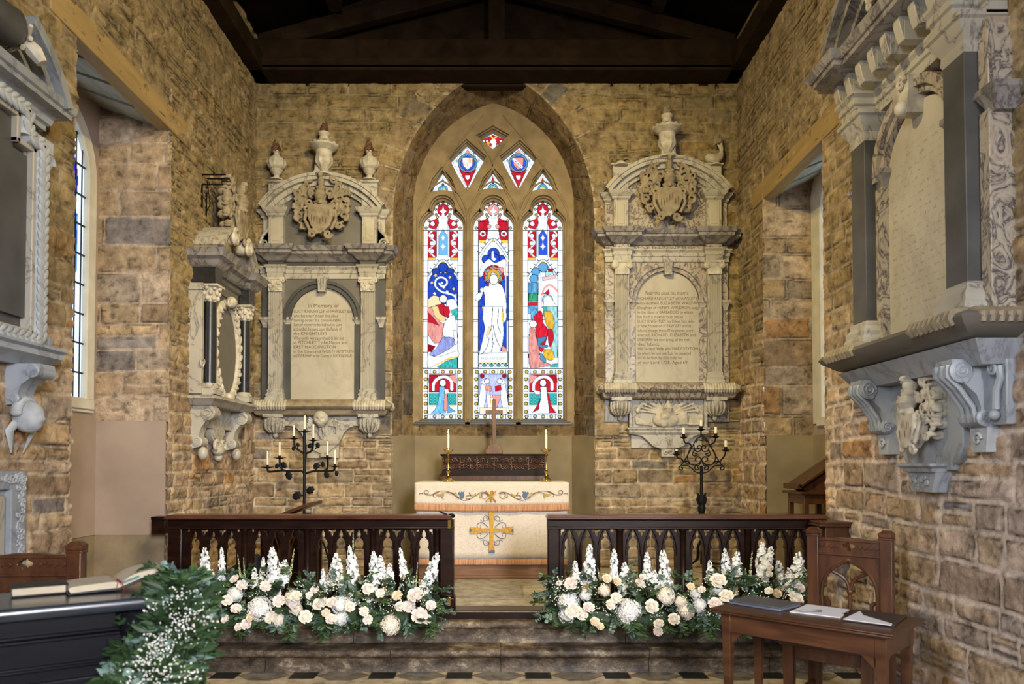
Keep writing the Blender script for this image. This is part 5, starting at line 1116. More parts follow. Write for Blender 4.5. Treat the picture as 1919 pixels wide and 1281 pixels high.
m=MB(); m.prism([(-.045,3.66),(-.07,3.88),(.07,3.88),(.045,3.66)],-.18,-.02); curl(m,0,3.85,.045,0,1.4,-.19,.016); m.ell((0,-.18,3.70),(.05,.05,.05),12,8); m.build('keystone',M['carvedw'],t)
m=MB(); m.stack(-H,H,.12,[(0,3.87),(0,3.93),(.015,3.94),(.015,3.98),(.035,4.0),(.035,4.02),(0,4.02)])
for sg in (-1,1): c=sg*(H-.16); m.stack(c-.10,c+.10,.26,[(0,3.87),(0,3.93),(.015,3.94),(.015,3.98),(.035,4.0),(.035,4.02),(0,4.02)])
m.build('architrave',M['white'],t,smooth=30)
m=MB(); m.stack(-H,H,.10,[(0,4.01),(0,4.17)]); m.build('frieze',M['slate'],t)
for k in range(9):
    x=-H+.06+(2*H-.12)*k/8; m=MB(); m.box(x-.035,x+.035,-.27,-.05,4.02,4.16); m.prism([(-.27,4.02),(-.27,4.16),(-.30,4.16),(-.30,4.12),(-.285,4.06)],x-.035,x+.035,axis='x'); m.build('modillion',M['white'],t,bevel=.003)
m=MB(); m.stack(-H,H,.30,[(-.05,4.155),(.02,4.16),(.06,4.17),(.07,4.175),(.07,4.205),(.085,4.21),(.11,4.25),(.115,4.26),(0,4.27)])
for sg in (-1,1): c=sg*(H-.16); m.stack(c-.10,c+.10,.36,[(0,4.155),(.02,4.16),(.06,4.17),(.07,4.175),(.07,4.205),(.085,4.21),(.11,4.25),(.115,4.262),(0,4.27)])
m.build('cornice',M['grey'],t,smooth=30)
m=MB(); cz=3.95
for r0,r1,y in ((.72,.78,-.24),(.76,.82,-.31),(.80,.86,-.37)): m.arcband(0,cz,r0,r1,22,158,y,.0,40)
m.build('segmental_pediment',M['grey'],t)
m=MB(); m.prism([(.74*math.cos(math.radians(a)),cz+.74*math.sin(math.radians(a))) for a in range(24,157,6)],-.08,.0); m.build('pediment_ground',M['slate'],t)
arms(t,0,4.62,.30,M['carvedw'],15,-.28)
# below the shelf: cusped marble board, two great consoles, carved arms, corbel
m=MB(); L=[(-.70,2.12),(-.70,1.74),(-.44,1.74),(-.40,1.80),(-.33,1.74),(-.33,1.64),(-.28,1.56),(-.22,1.53),(-.22,1.50)]; L=L+[(-x,z) for x,z in L[::-1]]; m.prism(L,-.05,.01); m.build('apron',M['blue'],t,bevel=.008)
for sg in (-1,1):
    m=MB(); console(m,sg*.50-.075,sg*.50+.075,1.72,2.09,.25); m.tube([(sg*.50-.09,-.19,1.98),(sg*.50+.09,-.19,1.98)],.016,8)
    for q in (-.05,0,.05): m.tube([(sg*.50+q,-.26,2.06),(sg*.50+q,-.262,2.0),(sg*.50+q,-.20,1.94),(sg*.50+q,-.13,1.84),(sg*.50+q,-.115,1.76)],.014,6)
    m.build('console_bracket',M['blue'],t,smooth=45)
    m=MB(); m.prism([(sg*.50-.075,1.73),(sg*.50+.075,1.73),(sg*.50+.06,1.60),(sg*.50-.06,1.60)],-.07,.0); curl(m,sg*.5,1.67,.035,0,1.4,-.08,.010); m.build('bracket_foot',M['carvedb'],t,bevel=.003)
    m=MB(); curl(m,sg*.655,2.03,.035,PI/2,sg*1.5,-.09,.012); m.tube([(sg*.675,-.07,2.04),(sg*.685,-.07,1.98),(sg*.65,-.07,1.92),(sg*.645,-.07,1.82)],.02,8); m.ell((sg*.645,-.08,1.79),.028,10,8); m.build('side_scroll',M['blue'],t)
arms(t,0,1.83,.25,M['carvedw'],22,-.12)
m=MB(); m.stack(-.14,.14,.11,[(0,1.485),(.015,1.49),(.02,1.51),(.045,1.525),(.045,1.54),(0,1.54)]); m.prism([(-.15,1.49),(.15,1.49),(.11,1.37),(-.11,1.37)],-.10,.0); r=random.Random(3)
for k in range(12): curl(m,r.uniform(-.1,.1),r.uniform(1.395,1.465),.018,r.uniform(0,6),1.2,-.105,.007)
m.build('corbel',M['blue'],t,bevel=.003)
# ---- left near monument (only its far end shows)
t=thing('wall_monument','slate and white marble monument with cherub bracket, cut by the left edge','wall monument',(XL,3.66,0),PI/2)
H=.76; zs0=2.15
m=MB(); m.stack(-H+.03,H-.05,.09,[(-.02,zs0-.06),(.0,zs0-.04),(.02,zs0-.02),(.05,zs0),(.05,zs0+.03),(.07,zs0+.045),(.07,zs0+.06),(0,zs0+.07)]); m.build('shelf',M['blue'],t,smooth=30)
m=MB(); m.box(-H+.08,H-.14,-.06,.04,zs0+.06,3.56); m.build('backing_panel',M['slate'],t)
m=MB(); m.box(H-.10,H-.02,-.04,.04,zs0+.06,3.3); m.build('side_strip',M['black'],t)
m=MB(); m.prism([(-.5,zs0+.2),(.5,zs0+.2),(.5,3.26),(.36,3.26),(.36,3.42),(-.36,3.42),(-.36,3.26),(-.5,3.26)],-.085,-.05); m.build('inscription_panel',M['slate'],t)
fr=[(.5,zs0+.12),(.5,3.30),(.36,3.30),(.36,3.44),(-.36,3.44),(-.36,3.30),(-.5,3.30),(-.5,zs0+.12),(.5,zs0+.12)]
m=MB()
for (x0_,z0_),(x1_,z1_) in zip(fr[:-1],fr[1:]):
    a,b=sorted((x0_,x1_)); c,d=sorted((z0_,z1_)); m.box(a-.015,b+.015,-.12,-.05,c-.015,d+.015); m.box(a-.045+.09*(0),b+.075 if a==b and a>0 else b+.0,-.115,-.05,c,d) if False else None
m.build('frame_fillet',M['white'],t,bevel=.006)
m=MB(); r=random.Random(6)
fo=[(.56,zs0+.08),(.56,3.35),(.42,3.35),(.42,3.49),(-.42,3.49),(-.42,3.35),(-.56,3.35),(-.56,zs0+.08),(.56,zs0+.08)]
for (x0_,z0_),(x1_,z1_) in zip(fo[:-1],fo[1:]):
    m.tube([(x0_,-.10,z0_),(x1_,-.10,z1_)],.045,10); n=max(2,int(math.hypot(x1_-x0_,z1_-z0_)/.05))
    for i in range(n):
        f=(i+.5)/n; x=x0_+(x1_-x0_)*f; z=z0_+(z1_-z0_)*f; v_=abs(z1_-z0_)>abs(x1_-x0_)
        for q in (-1,1): m.ell((x+(q*.02 if v_ else 0),-.135,z+(0 if v_ else q*.02)),(.017,.014,.046) if v_ else (.046,.014,.017),8,6,rot=Matrix.Rotation((q if v_ else -q)*.55,3,'Y'))
m.build('foliate_frame',M['carvedb'],t)
m=MB(); m.box(.60,.72,-.10,0,zs0+.07,zs0+.13); m.prism([(.55,zs0+.12),(.70,zs0+.12),(.64,zs0+.2),(.60,zs0+.34)],-.09,0); m.build('pilaster_base',M['blue'],t,bevel=.004)
m=MB(); m.box(.55,.70,-.10,0,3.35,3.42); curl(m,.68,3.30,.05,0,1.4,-.08,.02); curl(m,.63,3.20,.045,PI,-1.4,-.07,.02); m.ell((.66,-.05,3.25),(.05,.05,.09),10,8); m.build('pilaster_capital',M['carvedb'],t)
m=MB(); m.stack(-H+.10,H-.12,.09,[(0,3.47),(.0,3.50),(.02,3.51),(.03,3.55),(.06,3.57),(.095,3.575),(.095,3.60),(.11,3.61),(.12,3.65),(0,3.66)]); m.build('cornice',M['blue'],t,smooth=30)
m=MB()
for r0,r1,y in ((.58,.64,-.16),(.62,.69,-.22),(.67,.73,-.27)): m.arcband(.04,3.30,r0,r1,27,66,y+.05,.0,20); 
m.build('broken_pediment',M['blue'],t)
m=MB(); R=[]
for x,rr in ((-.2,.10),(.14,.10),(.19,.11),(.25,.08)): R.append([(x,-.15+rr*math.cos(2*PI*i/24),3.83+rr*math.sin(2*PI*i/24)) for i in range(24)])
m.rings(R); m.build('sarcophagus_drum',M['slate'],t)
m=MB()
for k in range(9): a=2*PI*k/9; m.tube([(.25,-.15,3.83),(.29,-.15+.05*math.cos(a),3.83+.05*math.sin(a)),(.25,-.15+.10*math.cos(a),3.83+.10*math.sin(a))],[.02,.03,.012],6)
m.tube([(.27,-.18,3.81),(.32,-.22,3.76),(.34,-.25,3.71)],[.03,.045,.03],8); m.build('leaf_boss',M['carvedw'],t)
m=MB(); console(m,.44,.58,1.86,zs0-.06,.20); m.build('bracket',M['blue'],t,smooth=45)
m=MB(); 
def face(d):
    k=1.0
    for s in (-1,1): k-=.10*math.exp(-((d.x-s*.35)**2+(d.z-.05)**2)/.03)*(d.y<0)
    k+=.16*math.exp(-((d.x)**2+(d.z+.12)**2)/.012)*(d.y<0); k-=.06*math.exp(-((d.x)**2+(d.z+.42)**2)/.02)*(d.y<0); k+=.05*math.exp(-((d.x)**2+(d.z+.72)**2)/.04)*(d.y<0)
    return k
m.ell((.51,-.10,1.80),(.068,.085,.09),28,24,face)
for k in range(16): a=math.pi*(k/15); m.ell(((.51)+.075*math.cos(a),-.08,1.82+.075*math.sin(a)),(.022,.035,.022),8,6)
for s in (-1,1): m.tube([(.51+s*.05,-.06,1.76),(.51+s*.10,-.06,1.72),(.51+s*.05,-.04,1.60)],[.03,.03,.006],8,flat=.5)
m.build('cherub_head',M['carvedb'],t,smooth=70)
# ---- carved white frame low on the left wall
t=thing('marble_frame','white marble panel with carved border, low on left wall behind the carved chair','wall tablet',(XL,3.66,0),PI/2)
m=MB(); m.box(-.40,.40,-.05,.03,.55,1.40); m.build('panel',M['blue'],t)
m=MB(); m.prism([(-.53,.45),(.53,.45),(.53,1.50),(-.53,1.50)],-.085,.03,[[(-.40,.55),(.40,.55),(.40,1.40),(-.40,1.40)]]); m.build('border',M['blue'],t,bevel=.006)
m=MB(); r=random.Random(8)
for i in range(60):
    for (x,z) in ((.475,.47+i*.0172),(-.5+i*.0172,1.455)): curl(m,x+r.uniform(-.025,.025),z+r.uniform(-.01,.01),.018,r.uniform(0,6),1.1,-.088,.006)
m.build('border_foliage',M['carvedb'],t)
m=MB(); m.prism([(-.36,.6),(.36,.6),(.36,1.37),(-.36,1.37)],-.08,-.04,[[(-.31,.6),(.31,.6),(.31,1.32),(-.31,1.32)]]); m.build('inner_moulding',M['white'],t,bevel=.006)
# ================================================================= ALTAR
YA=WZ(925,1084,ZP)[1]                     # front of the altar base
ax0,_=WY(778,950,YA); ax1,_=WY(1066,950,YA); axc=(ax0+ax1)/2; AW=(ax1-ax0)/2
zat=WY(925,904,YA)[1]
AD=.72
A_=lambda px,py,Y=YA: (WY(px,py,Y)[0]-axc, WY(px,py,Y)[1])
t=thing('altar','altar dressed in cream brocade with gold cross, under the east window','altar',(axc,YA,0))
zb0=A_(925,1058)[1]
m=MB(); m.box(-AW+.03,AW-.03,.03,AD-.02,ZP,zb0+.04); m.box(-AW+.01,AW-.01,.0,AD,ZP,ZP+.03); m.build('base',M['altarw'],t,bevel=.006)
m=MB(); m.box(-AW+.05,AW-.05,.05,AD-.04,zb0,zat-.01); m.build('table_body',M['altarw'],t)
def cloth(nm,mat,f,nu,nv,parent):
    m=MB(); m.patch(f,nu,nv); o=m.build(nm,mat,parent,smooth=80); s_=o.modifiers.new('t','SOLIDIFY'); s_.thickness=.006; return o
# frontal, hung to the base, with slight folds
zfr0=A_(925,1047)[1]
cloth('frontal',M['broc'],lambda u,v:(-AW+.02+u*(2*AW-.04),.010+.006*math.sin(u*17)*(v)+.004*math.sin(u*41+1),zat-.03+(zfr0-zat+.03)*v),60,10,t)
zl=A_(925,1058)[1]
cloth('lower_fringe',M['fringe'],lambda u,v:(-AW+.018+u*(2*AW-.036),.000+.006*math.sin(u*17)+.004*math.sin(u*41+1),zfr0+(zl-zfr0)*v),60,3,t)
for s in (-1,1): cloth('side_cloth',M['broc'],lambda u,v:(s*(AW-.012+.006*math.sin(v*9)),.01+u*(AD-.03),zat-.01+(zl+.02-zat)*v),12,12,t)
m=MB(); m.box(-AW,AW,-.005,AD,zat-.012,zat+.003); m.build('top_cloth',M['linen'],t,bevel=.006)
# superfrontal: sags in the middle
sag=lambda u:.030*math.sin(PI*u)
zsf1=A_(925,945)[1]
cloth('superfrontal',M['broc'],lambda u,v:(-AW-.004+u*(2*AW+.008),-.016-.010*v-.006*math.sin(u*23)*v,(zat-.0-.6*sag(u)*(.3))*(1-v)+(zsf1-.35*sag(u)+.008)*v),60,8,t)
zf2=A_(925,957)[1]
cloth('upper_fringe',M['fringe'],lambda u,v:(-AW-.005+u*(2*AW+.01),-.028-.006*math.sin(u*23),(zsf1+.008-.35*sag(u))*(1-v)+(zf2+.006-.45*sag(u))*v),60,3,t)
# embroidery
def emb(nm,mat,P,r=.0035,y=-.030,par=t,taper=True):
    m=MB()
    for L in P:
        Q=catmull([(A_(x,z_)[0],y-.002,A_(x,z_)[1]) for x,z_ in L],5); n=len(Q); m.tube(Q,[r*(1-.5*i/n) if taper else r for i in range(n)],5)
    return m.build(nm,mat,par)
E1=lambda L:[(770+x/6.19,780+y/6.19) for x,y in L]
sfp=[o for o in t.children if o.name.startswith('superfrontal')][0]; frp=[o for o in t.children if o.name.startswith('frontal')][0]
def mir(L,c=925.0): return [[(2*c-x,y) for x,y in l] for l in L]
V_=[E1([(880,910),(855,935),(830,920),(835,890),(870,880),(890,905),(880,945),(840,955)])]
V_=[E1([(830,925),(822,900),(845,885),(880,895),(885,930),(850,950),(800,930)]),E1([(900,890),(870,875),(800,885),(730,930),(660,965),(600,965),(545,925),(480,880),(410,880),(330,910)]),E1([(560,950),(500,900),(420,865),(330,865),(270,890),(265,920),(290,930)]),E1([(330,870),(260,900),(190,905),(160,880),(170,855),(205,860),(205,890),(180,890)]),E1([(150,890),(110,890),(100,905)]),E1([(640,930),(660,915),(730,915),(760,895)]),E1([(640,940),(650,955),(690,950)]),E1([(700,910),(680,890),(675,875)])]
emb('embroidered_vine',M['vine'],V_+mir(V_),.0042,par=sfp)
m=MB()
def leafp(m,L,y=-.032,th=.004): m.prism([A_(x,z_) for x,z_ in L],y-th,y)
for l in (E1([(290,900),(385,890),(390,905),(375,950),(355,920),(330,925)]),E1([(520,870),(540,905),(530,930),(510,900)]),E1([(700,915),(760,885),(745,920),(710,930)]),E1([(790,920),(805,895),(812,925),(800,945)])):
    leafp(m,l); leafp(m,mir([l])[0])
m.build('embroidered_leaf',M['olive'],sfp)
m=MB()
for l in (E1([(545,890),(565,870),(580,880),(590,865),(605,875),(625,860),(618,890),(625,915),(610,945),(590,950),(570,930),(570,905)]),): leafp(m,l); leafp(m,mir([l])[0])
m.build('embroidered_tulip',M['bluet'],sfp)
emb('chi_rho_monogram',M['gold'],[E1([(932,988),(932,925),(932,862)]),E1([(932,865),(950,862),(955,880),(940,892),(932,890)]),E1([(870,985),(910,945),(950,905),(990,862)]),E1([(990,985),(955,945),(910,905),(872,862)]),E1([(905,950),(930,950),(958,950)])],.006,-.040,sfp,False)
E2=lambda L:[(850+x/8.005,940+y/8.005) for x,y in L]
m=MB(); leafp(m,E2([(525,140),(620,140),(600,300),(592,390),(700,400),(820,370),(900,365),(870,425),(900,480),(820,470),(700,450),(600,450),(600,560),(618,740),(520,740),(545,560),(545,450),(440,460),(330,475),(240,478),(270,425),(240,375),(330,380),(440,395),(548,390),(545,300)]),-.004,.006); m.build('gold_cross',M['gold'],frp)
m=MB()
for l in (E2([(240,395),(285,425),(240,460)]),E2([(900,395),(855,425),(900,460)]),E2([(545,720),(620,720),(618,762),(525,762)])): leafp(m,l,-.008,.005)
m.build('blue_tips',M['bluet'],frp)
S_=[E2([(520,380),(480,340),(430,310),(380,315),(355,345),(360,380),(390,390),(415,370),(400,345)]),E2([(520,270),(530,240),(515,215),(480,210),(452,235),(455,275),(490,280),(510,255),(490,235)]),E2([(455,290),(420,280),(405,265)])]
S_+=mir(S_,850+570/8.005); S_+=[[(x,2*(940+428/8.005)-y) for x,y in l] for l in S_]
emb('scroll_embroidery',M['bluet'],S_,.0035,-.004,frp)
# ---- gradine / retable behind
yr=YA+AD+.03
rx0,rz0=WY(825,893,yr); rx1,rz1=WY(1027,850,yr)
zt_=zat+.0; t=thing('retable','dark carved oak shelf with tracery panels standing behind the altar','retable',((rx0+rx1)/2,yr,0)); h=(rx1-rx0)/2
m=MB(); m.box(-h+.02,h-.02,.01,.16,ZP,rz1-.02); m.build('carcase',M['retable'],t)
m=MB(); m.stack(-h+.02,h-.02,.12,[(.0,rz1-.03),(.02,rz1-.02),(.025,rz1-.005),(.0,rz1)],y=.17); m.build('top_moulding',M['retable'],t,bevel=.002)
m=MB(); m.stack(-h+.0,h-.0,.15,[(.012,zt_+.012),(.012,zt_+.055),(-.01,zt_+.075),(-.02,zt_+.10),(-.03,zt_+.11)],y=.17); m.build('base_moulding',M['chairw'],t)
m=MB(); r=random.Random(5); z0=zt_+.115; z1=rz1-.03; n=6
for k in range(n+1):
    x=-h+.03+(2*h-.06)*k/n; m.box(x-.006,x+.006,-.004,.012,z0,z1)
for k in range(n):
    for q in range(10):
        curl(m,-h+.03+(2*h-.06)*(k+(q%5+.5)/5)/n,z0+(z1-z0)*(.28+.45*(q//5)),.026,r.uniform(0,6),1.2*r.choice((-1,1)),-.001,.008)
m.build('carved_panels',M['chairw'],t)
# ---- altar cross
x,_=WY(926,850,yr+.08); zc0=rz1
t=thing('altar_cross','wooden cross on stepped base, standing on the retable before the centre light','cross',(x,yr+.10,zc0)); K=(yr+.1)/FPX
Zk=lambda py: WY(926,py,yr+.1)[1]-zc0
m=MB(); m.prism([(-.095,0),(.095,0),(.095,.045),(.078,.05),(.068,.09),(.05,.098),(.045,.11),(-.045,.11),(-.05,.098),(-.068,.09),(-.078,.05),(-.095,.045)],-.07,.07); m.build('stepped_base',M['crossw'],t,bevel=.005)
m=MB(); m.box(-.022,.022,-.02,.02,.10,Zk(748)); m.build('upright',M['crossw'],t,bevel=.005)
m=MB(); zc1=Zk(772); m.box(-.095,.095,-.022,.022,zc1-.022,zc1+.022); m.build('cross_arm',M['crossw'],t,bevel=.005)
# ---- brass candlesticks and lit candles on the altar
def altar_stick(px,side):
    Y=YA+.30; x,_=WY(px,870,Y); z0=zat+.003; Zq=lambda py:WY(px,py,Y)[1]-z0
    t=thing('candlestick','tall brass altar candlestick at the %s end of the altar'%side,'candlestick',(x,Y,z0)); H=Zq(843)
    m=MB()
    for k in range(3): a=2*PI*k/3+.5; m.ell((.05*math.cos(a),.05*math.sin(a),.012),(.02,.02,.014),8,6)
    m.lathe([(.062,.012),(.064,.022),(.045,.03),(.03,.045),(.014,.06),(.010,.085),(.02,.1),(.022,.108),(.012,.12),(.008,.14),(.008,H-.06),(.012,H-.05),(.008,H-.035),(.014,H-.02),(.03,H-.01)],n=20); m.build('stem',M['brass'],t,smooth=50)
    m=MB(); m.lathe([(.012,H-.03),(.035,H-.015),(.048,H),(.050,H+.004),(.04,H+.0),(.016,H-.01),(.014,H+.02),(.012,H+.02)],n=24); m.build('drip_pan',M['brass'],t,smooth=50)
    zt=Zq(813); t2=thing('candle','lit cream candle in the %s altar candlestick'%side,'candle',(x,Y,z0+H),group='lit altar candles')
    m=MB(); m.lathe([(.0125,-.01),(.0125,zt-H-.004),(.010,zt-H),(.004,zt-H-.002)],n=16); m.build('wax',M['wax'],t2)
    m=MB(); m.tube([(0,0,zt-H-.003),(.001,0,zt-H+.012)],.0012,5); m.build('wick',M['wick'],t2)
    m=MB(); z=zt-H+.006; m.lathe([(.001,z),(.006,z+.008),(.0065,z+.014),(.004,z+.028),(.0008,z+.044)],n=12); m.build('flame',M['flame'],t2,smooth=80)
altar_stick(840,'left'); altar_stick(1023.5,'right')
# ================================================================= ALTAR RAILS
YR=5.93
def R_(px,py=1000): return WY(px,py,YR)
zrt=R_(900,963.5)[1]; zrf=R_(900,984)[1]; zpt=R_(900,989)[1]; zrb=ZP+.004
def rail(label,px0,px1,panels,cols,posts,hx0,hx1):
    xa=R_(px0)[0]; xb=R_(px1)[0]; xm=(xa+xb)/2; t=thing('altar_rail',label,'altar rail',(xm,YR,zrb)); X=lambda p:R_(p)[0]-xm; Z=lambda z:z-zrb
    a,b=X(hx0),X(hx1)
    m=MB(); m.rings([[(a-p,-.085-p,z),(b+p,-.085-p,z),(b+p,.085+p,z),(a-p,.085+p,z)] for p,z in ((-.02,Z(zrt-.045)),(.0,Z(zrt-.038)),(.012,Z(zrt-.028)),(.012,Z(zrt-.018)),(.004,Z(zrt-.012)),(.004,Z(zrt-.004)),(-.004,Z(zrt)))]); m.build('handrail',M['railtop'],t)
    m=MB(); m.box(X(px0),X(px1),-.055,.055,Z(zrf-.01),Z(zrt-.04)); m.box(X(px0),X(px1),-.065,.065,Z(zrf-.025),Z(zrf-.008)); m.build('fascia',M['rail'],t,bevel=.004)
    for p0,p1,_w in posts:
        m=MB(); m.box(X(p0),X(p1),-.06,.06,0,Z(zrf)); m.box(X(p0)-.012,X(p1)+.012,-.075,.075,0,.09); m.box(X(p0)-.006,X(p1)+.006,-.068,.068,.09,.11); m.build('post',M['rail'],t,bevel=.012)
    for c in cols:
        m=MB(); x=X(c); m.lathe([(.042,.0),(.042,.06),(.032,.08),(.036,.09),(.028,.10),(.028,.60),(.032,.605),(.034,.62),(.030,.63),(.036,.66),(.036,Z(zrf)-.01)],(x,-.012,0),18); m.box(x-.034,x+.034,-.02,.05,0,Z(zrf)-.01); m.build('colonnette',M['rail'],t)
    for p0,p1 in panels:
        x0,x1=X(p0)-.012,X(p1)+.012; zt_=Z(zpt)+.012; w=(X(p1)-X(p0))/3; holes=[]; mold=[]
        for k in range(3):
            cx=X(p0)+w*(k+.5); T=Z(zpt)-.012
            pr=[(0,0),(.009,.012),(.0155,.030),(.0165,.044),(.012,.056),(.0075,.062),(.020,.070),(.034,.086),(.039,.105),(.037,.124),(.029,.140),(.030,.143),(.040,.156),(.044,.175),(.044,.19)]
            sc_=w/.148; L=[(cx+q*sc_,T-d_) for q,d_ in pr]+[(cx+.044*sc_,.09),(cx-.044*sc_,.09)]+[(cx-q*sc_,T-d_) for q,d_ in pr[::-1][:-1]]; holes.append(L)
            mold.append([(cx-.060*sc_,-.030,T-.20),(cx-.056*sc_,-.030,T-.12),(cx-.034*sc_,-.030,T-.045),(cx,-.030,T+.008),(cx+.034*sc_,-.030,T-.045),(cx+.056*sc_,-.030,T-.12),(cx+.060*sc_,-.030,T-.20)])
        for k in range(4):        # trefoil spandrel eyes between the arches
            cx=X(p0)+w*k; T=Z(zpt)-.004; s0=0 if k==0 else 1; s1=0 if k==3 else 1
            L=[(cx-.030*s0,T-.006),(cx-.032*s0,T-.020),(cx-.014*s0,T-.028),(cx-.010*s0,T-.045),(cx,T-.068),(cx+.010*s1,T-.045),(cx+.014*s1,T-.028),(cx+.032*s1,T-.020),(cx+.030*s1,T-.006),(cx,T-.016)]
            if k==0: L=[(cx+.004,T-.006),(cx+.004,T-.066)]+L[5:9]
            if k==3: L=L[:5][:4]+[(cx-.004,T-.066),(cx-.004,T-.006)]
            holes.append(L)
        m=MB(); m.prism([(x0,.02),(x1,.02),(x1,zt_),(x0,zt_)],-.018,.018,holes)
        o=m.build('tracery_panel',M['rail'],t,smooth=30)
        m=MB()
        for L in mold: m.tube(catmull(L,5),.006,6)
        for k in (1,2): x=X(p0)+w*k; m.tube([(x,-.026,.09),(x,-.026,Z(zpt)-.20)],.007,6)
        m.build('arch_moulding',M['rail'],o)
    m=MB(); m.box(X(px0),X(px1),-.045,.045,.0,.075); m.build('bottom_rail',M['rail'],t,bevel=.006)
    return t,X,Z
cvt=lambda o,x:o+x/3.427
tL,XLr,ZLr=rail('pierced dark oak altar rail left of the central opening',320,851,[(cvt(300,a),cvt(300,b)) for a,b in ((172,518),(582,916),(992,1336),(1406,1754))],[cvt(300,q) for q in (550,950,1370,1778)],[(320.5,347,0),(825,851,0)],321,846)
m=MB()
for z in (.06,ZLr(zrt)-.07): m=MB(); m.box(XLr(840),XLr(846),-.079,-.058,z-.035,z+.035); m.build('brass_hinge',M['brass'],tL,bevel=.003)
m=MB(); x=XLr(851); m.tube([(x-.05,-.06,ZLr(zrt)+.0),(x-.11,-.08,ZLr(zrt)+.030)],.007,6); m.ell((x-.02,-.02,ZLr(zrt)-.01),(.03,.05,.02),10,6); m.build('gate_latch',M['iron'],tL)
tR,XRr,ZRr=rail('pierced dark oak altar rail right of the central opening',1025,1526,[(cvt(1000,a),cvt(1000,b)) for a,b in ((172,516),(580,926),(992,1336),(1408,1754))],[cvt(1000,q) for q in (550,955,1370)],[(1025.5,1048,0),(1512,1526,0)],1026,1540)
# short wall brackets that hold the far ends
x,z=WY(313,985,YR); w_=thing('rail_bracket','small dark wood block fixing the left altar rail to wall','bracket',(XL,YR+.02,z)); a=WY(321,985,YR)[0]-XL
m=MB(); a-=.03; m.box(-.02,a-.005,-.05,.05,-.06,.06); m.box(-.02,a-.005,-.06,.06,.05,.075); m.build('block',M['rail'],w_,bevel=.004)
Yb=5.70; zb_=WX(1560,981,XR)[1]
w_=thing('rail_bracket','small moulded wooden shelf on right wall behind the carved chair','bracket',(XR,Yb,WY(1552,976,Yb)[1])); 
m=MB(); m.box(-.24,.02,-.10,.10,-.022,0); m.box(-.25,.02,-.11,.11,-.034,-.02); m.build('shelf_top',M['mahog'],w_,bevel=.004); m=MB(); m.box(-.19,.02,-.06,.06,-.30,-.034); m.build('support',M['chairw'],w_,bevel=.004)
# ================================================================= CANDELABRA
def cndl(x,y,z,h,r,lab,grp,base):
    t=thing('candle',lab,'candle',(x,y,z),group=grp); m=MB(); m.lathe([(r,0),(r,h*.9),(r*.8,h*.97),(r*.2,h*.985)],n=12); m.build('wax',M['wax'],t)
    m=MB(); m.tube([(0,0,h*.97),(.0008,0,h+.010)],.0013,5); m.build('wick',M['wick'],t)
YC=7.62
C1=lambda L:[(460+x/4.928,720+y/4.928) for x,y in L]
def c3(L,o=(0,0)): return [(WY(x,y,YC)[0]-o[0],0,WY(x,y,YC)[1]-o[1]) for x,y in L]
o0=(WY(569.5,900,YC)[0],ZP)
t=thing('candelabrum','black iron branching candelabrum with leaves, before the left monument','candelabrum',(o0[0],YC,ZP))
m=MB(); m.tube(c3([(569,1140),(569.5,1000),(570.5,880),(570.5,806)],o0)[1:],.015,8)
m.tube([(0,0,.12),(0,0,.5)],.016,8); m.build('stem',M['iron'],t)
CUPS=[(203,765,600,'outermost left'),(315,678,515,'lower left inner'),(447,498,365,'upper left'),(547,436,275,'topmost central'),(626,515,355,'upper right'),(756,675,512,'lower right inner'),(826,755,592,'outermost right')]
BR=[C1([(547,830),(520,800),(460,800),(380,798),(335,795),(240,805),(210,800),(203,770)]),C1([(370,798),(335,780),(318,730),(315,682)]),C1([(545,640),(490,605),(455,570),(450,500)]),C1([(550,640),(600,620),(620,590),(626,520)]),C1([(550,820),(640,800),(720,798),(810,795),(826,760)]),C1([(690,800),(745,790),(760,740),(756,680)])]
for b in BR: m=MB(); m.tube(catmull(c3(b,o0),5),.011,7); m.build('branch',M['iron'],t)
for b in (C1([(640,600),(665,575),(690,560)]),C1([(480,600),(485,570),(490,545)]),C1([(460,590),(448,580),(440,600)]),C1([(350,790),(330,770),(300,750)]),C1([(400,800),(400,830),(410,840)]),C1([(640,800),(665,770),(690,750),(720,740)]),C1([(740,800),(755,820)]),C1([(830,795),(845,815)]),C1([(545,975),(570,975)]),C1([(545,1025),(510,1025)])): m=MB(); m.tube(catmull(c3(b,o0),4),.006,6); m.build('leaf_stalk',M['iron'],t)
for (x,y,r) in ((400,840,.045),(355,745,.036),(292,752,.028),(600,975,.046),(475,1027,.050),(655,752,.038),(715,738,.028),(750,832,.036),(843,822,.026),(600,565,.030),(668,562,.030),(485,555,.022),(442,592,.022)):
    (px,py),=C1([(x,y)]); p=c3([(px,py)],o0)[0]; m=MB(); a=random.Random(x).uniform(-.9,.9)
    m.ell(p,(r*.8,.006,r),12,8,disp=lambda d:1+.12*math.cos(7*math.atan2(d.z,d.x)),rot=Matrix.Rotation(a,3,'Y')); m.build('iron_leaf',M['iron'],t)
for x,y,yt,lab in CUPS:
    (px,py),=C1([(x,y)]); p=c3([(px,py)],o0)[0]; m=MB()
    m.lathe([(.012,-.012),(.047,-.002),(.052,.004),(.046,.002),(.014,.0),(.014,.024),(.011,.024)],p,16)
    for k in range(5): a=2*PI*k/5; m.ell((p[0]+.05*math.cos(a),.05*math.sin(a),p[2]+.002),(.018,.018,.004),8,4)
    m.build('drip_pan',M['iron'],t)
    zt=WY(px,720+yt/4.928,YC)[1]; cndl(o0[0]+p[0],YC,ZP+p[2]+.004,zt-ZP-p[2]-.014,.0105,'unlit white candle, %s on the leafy iron candelabrum'%lab,'candles on the leafy candelabrum',0)
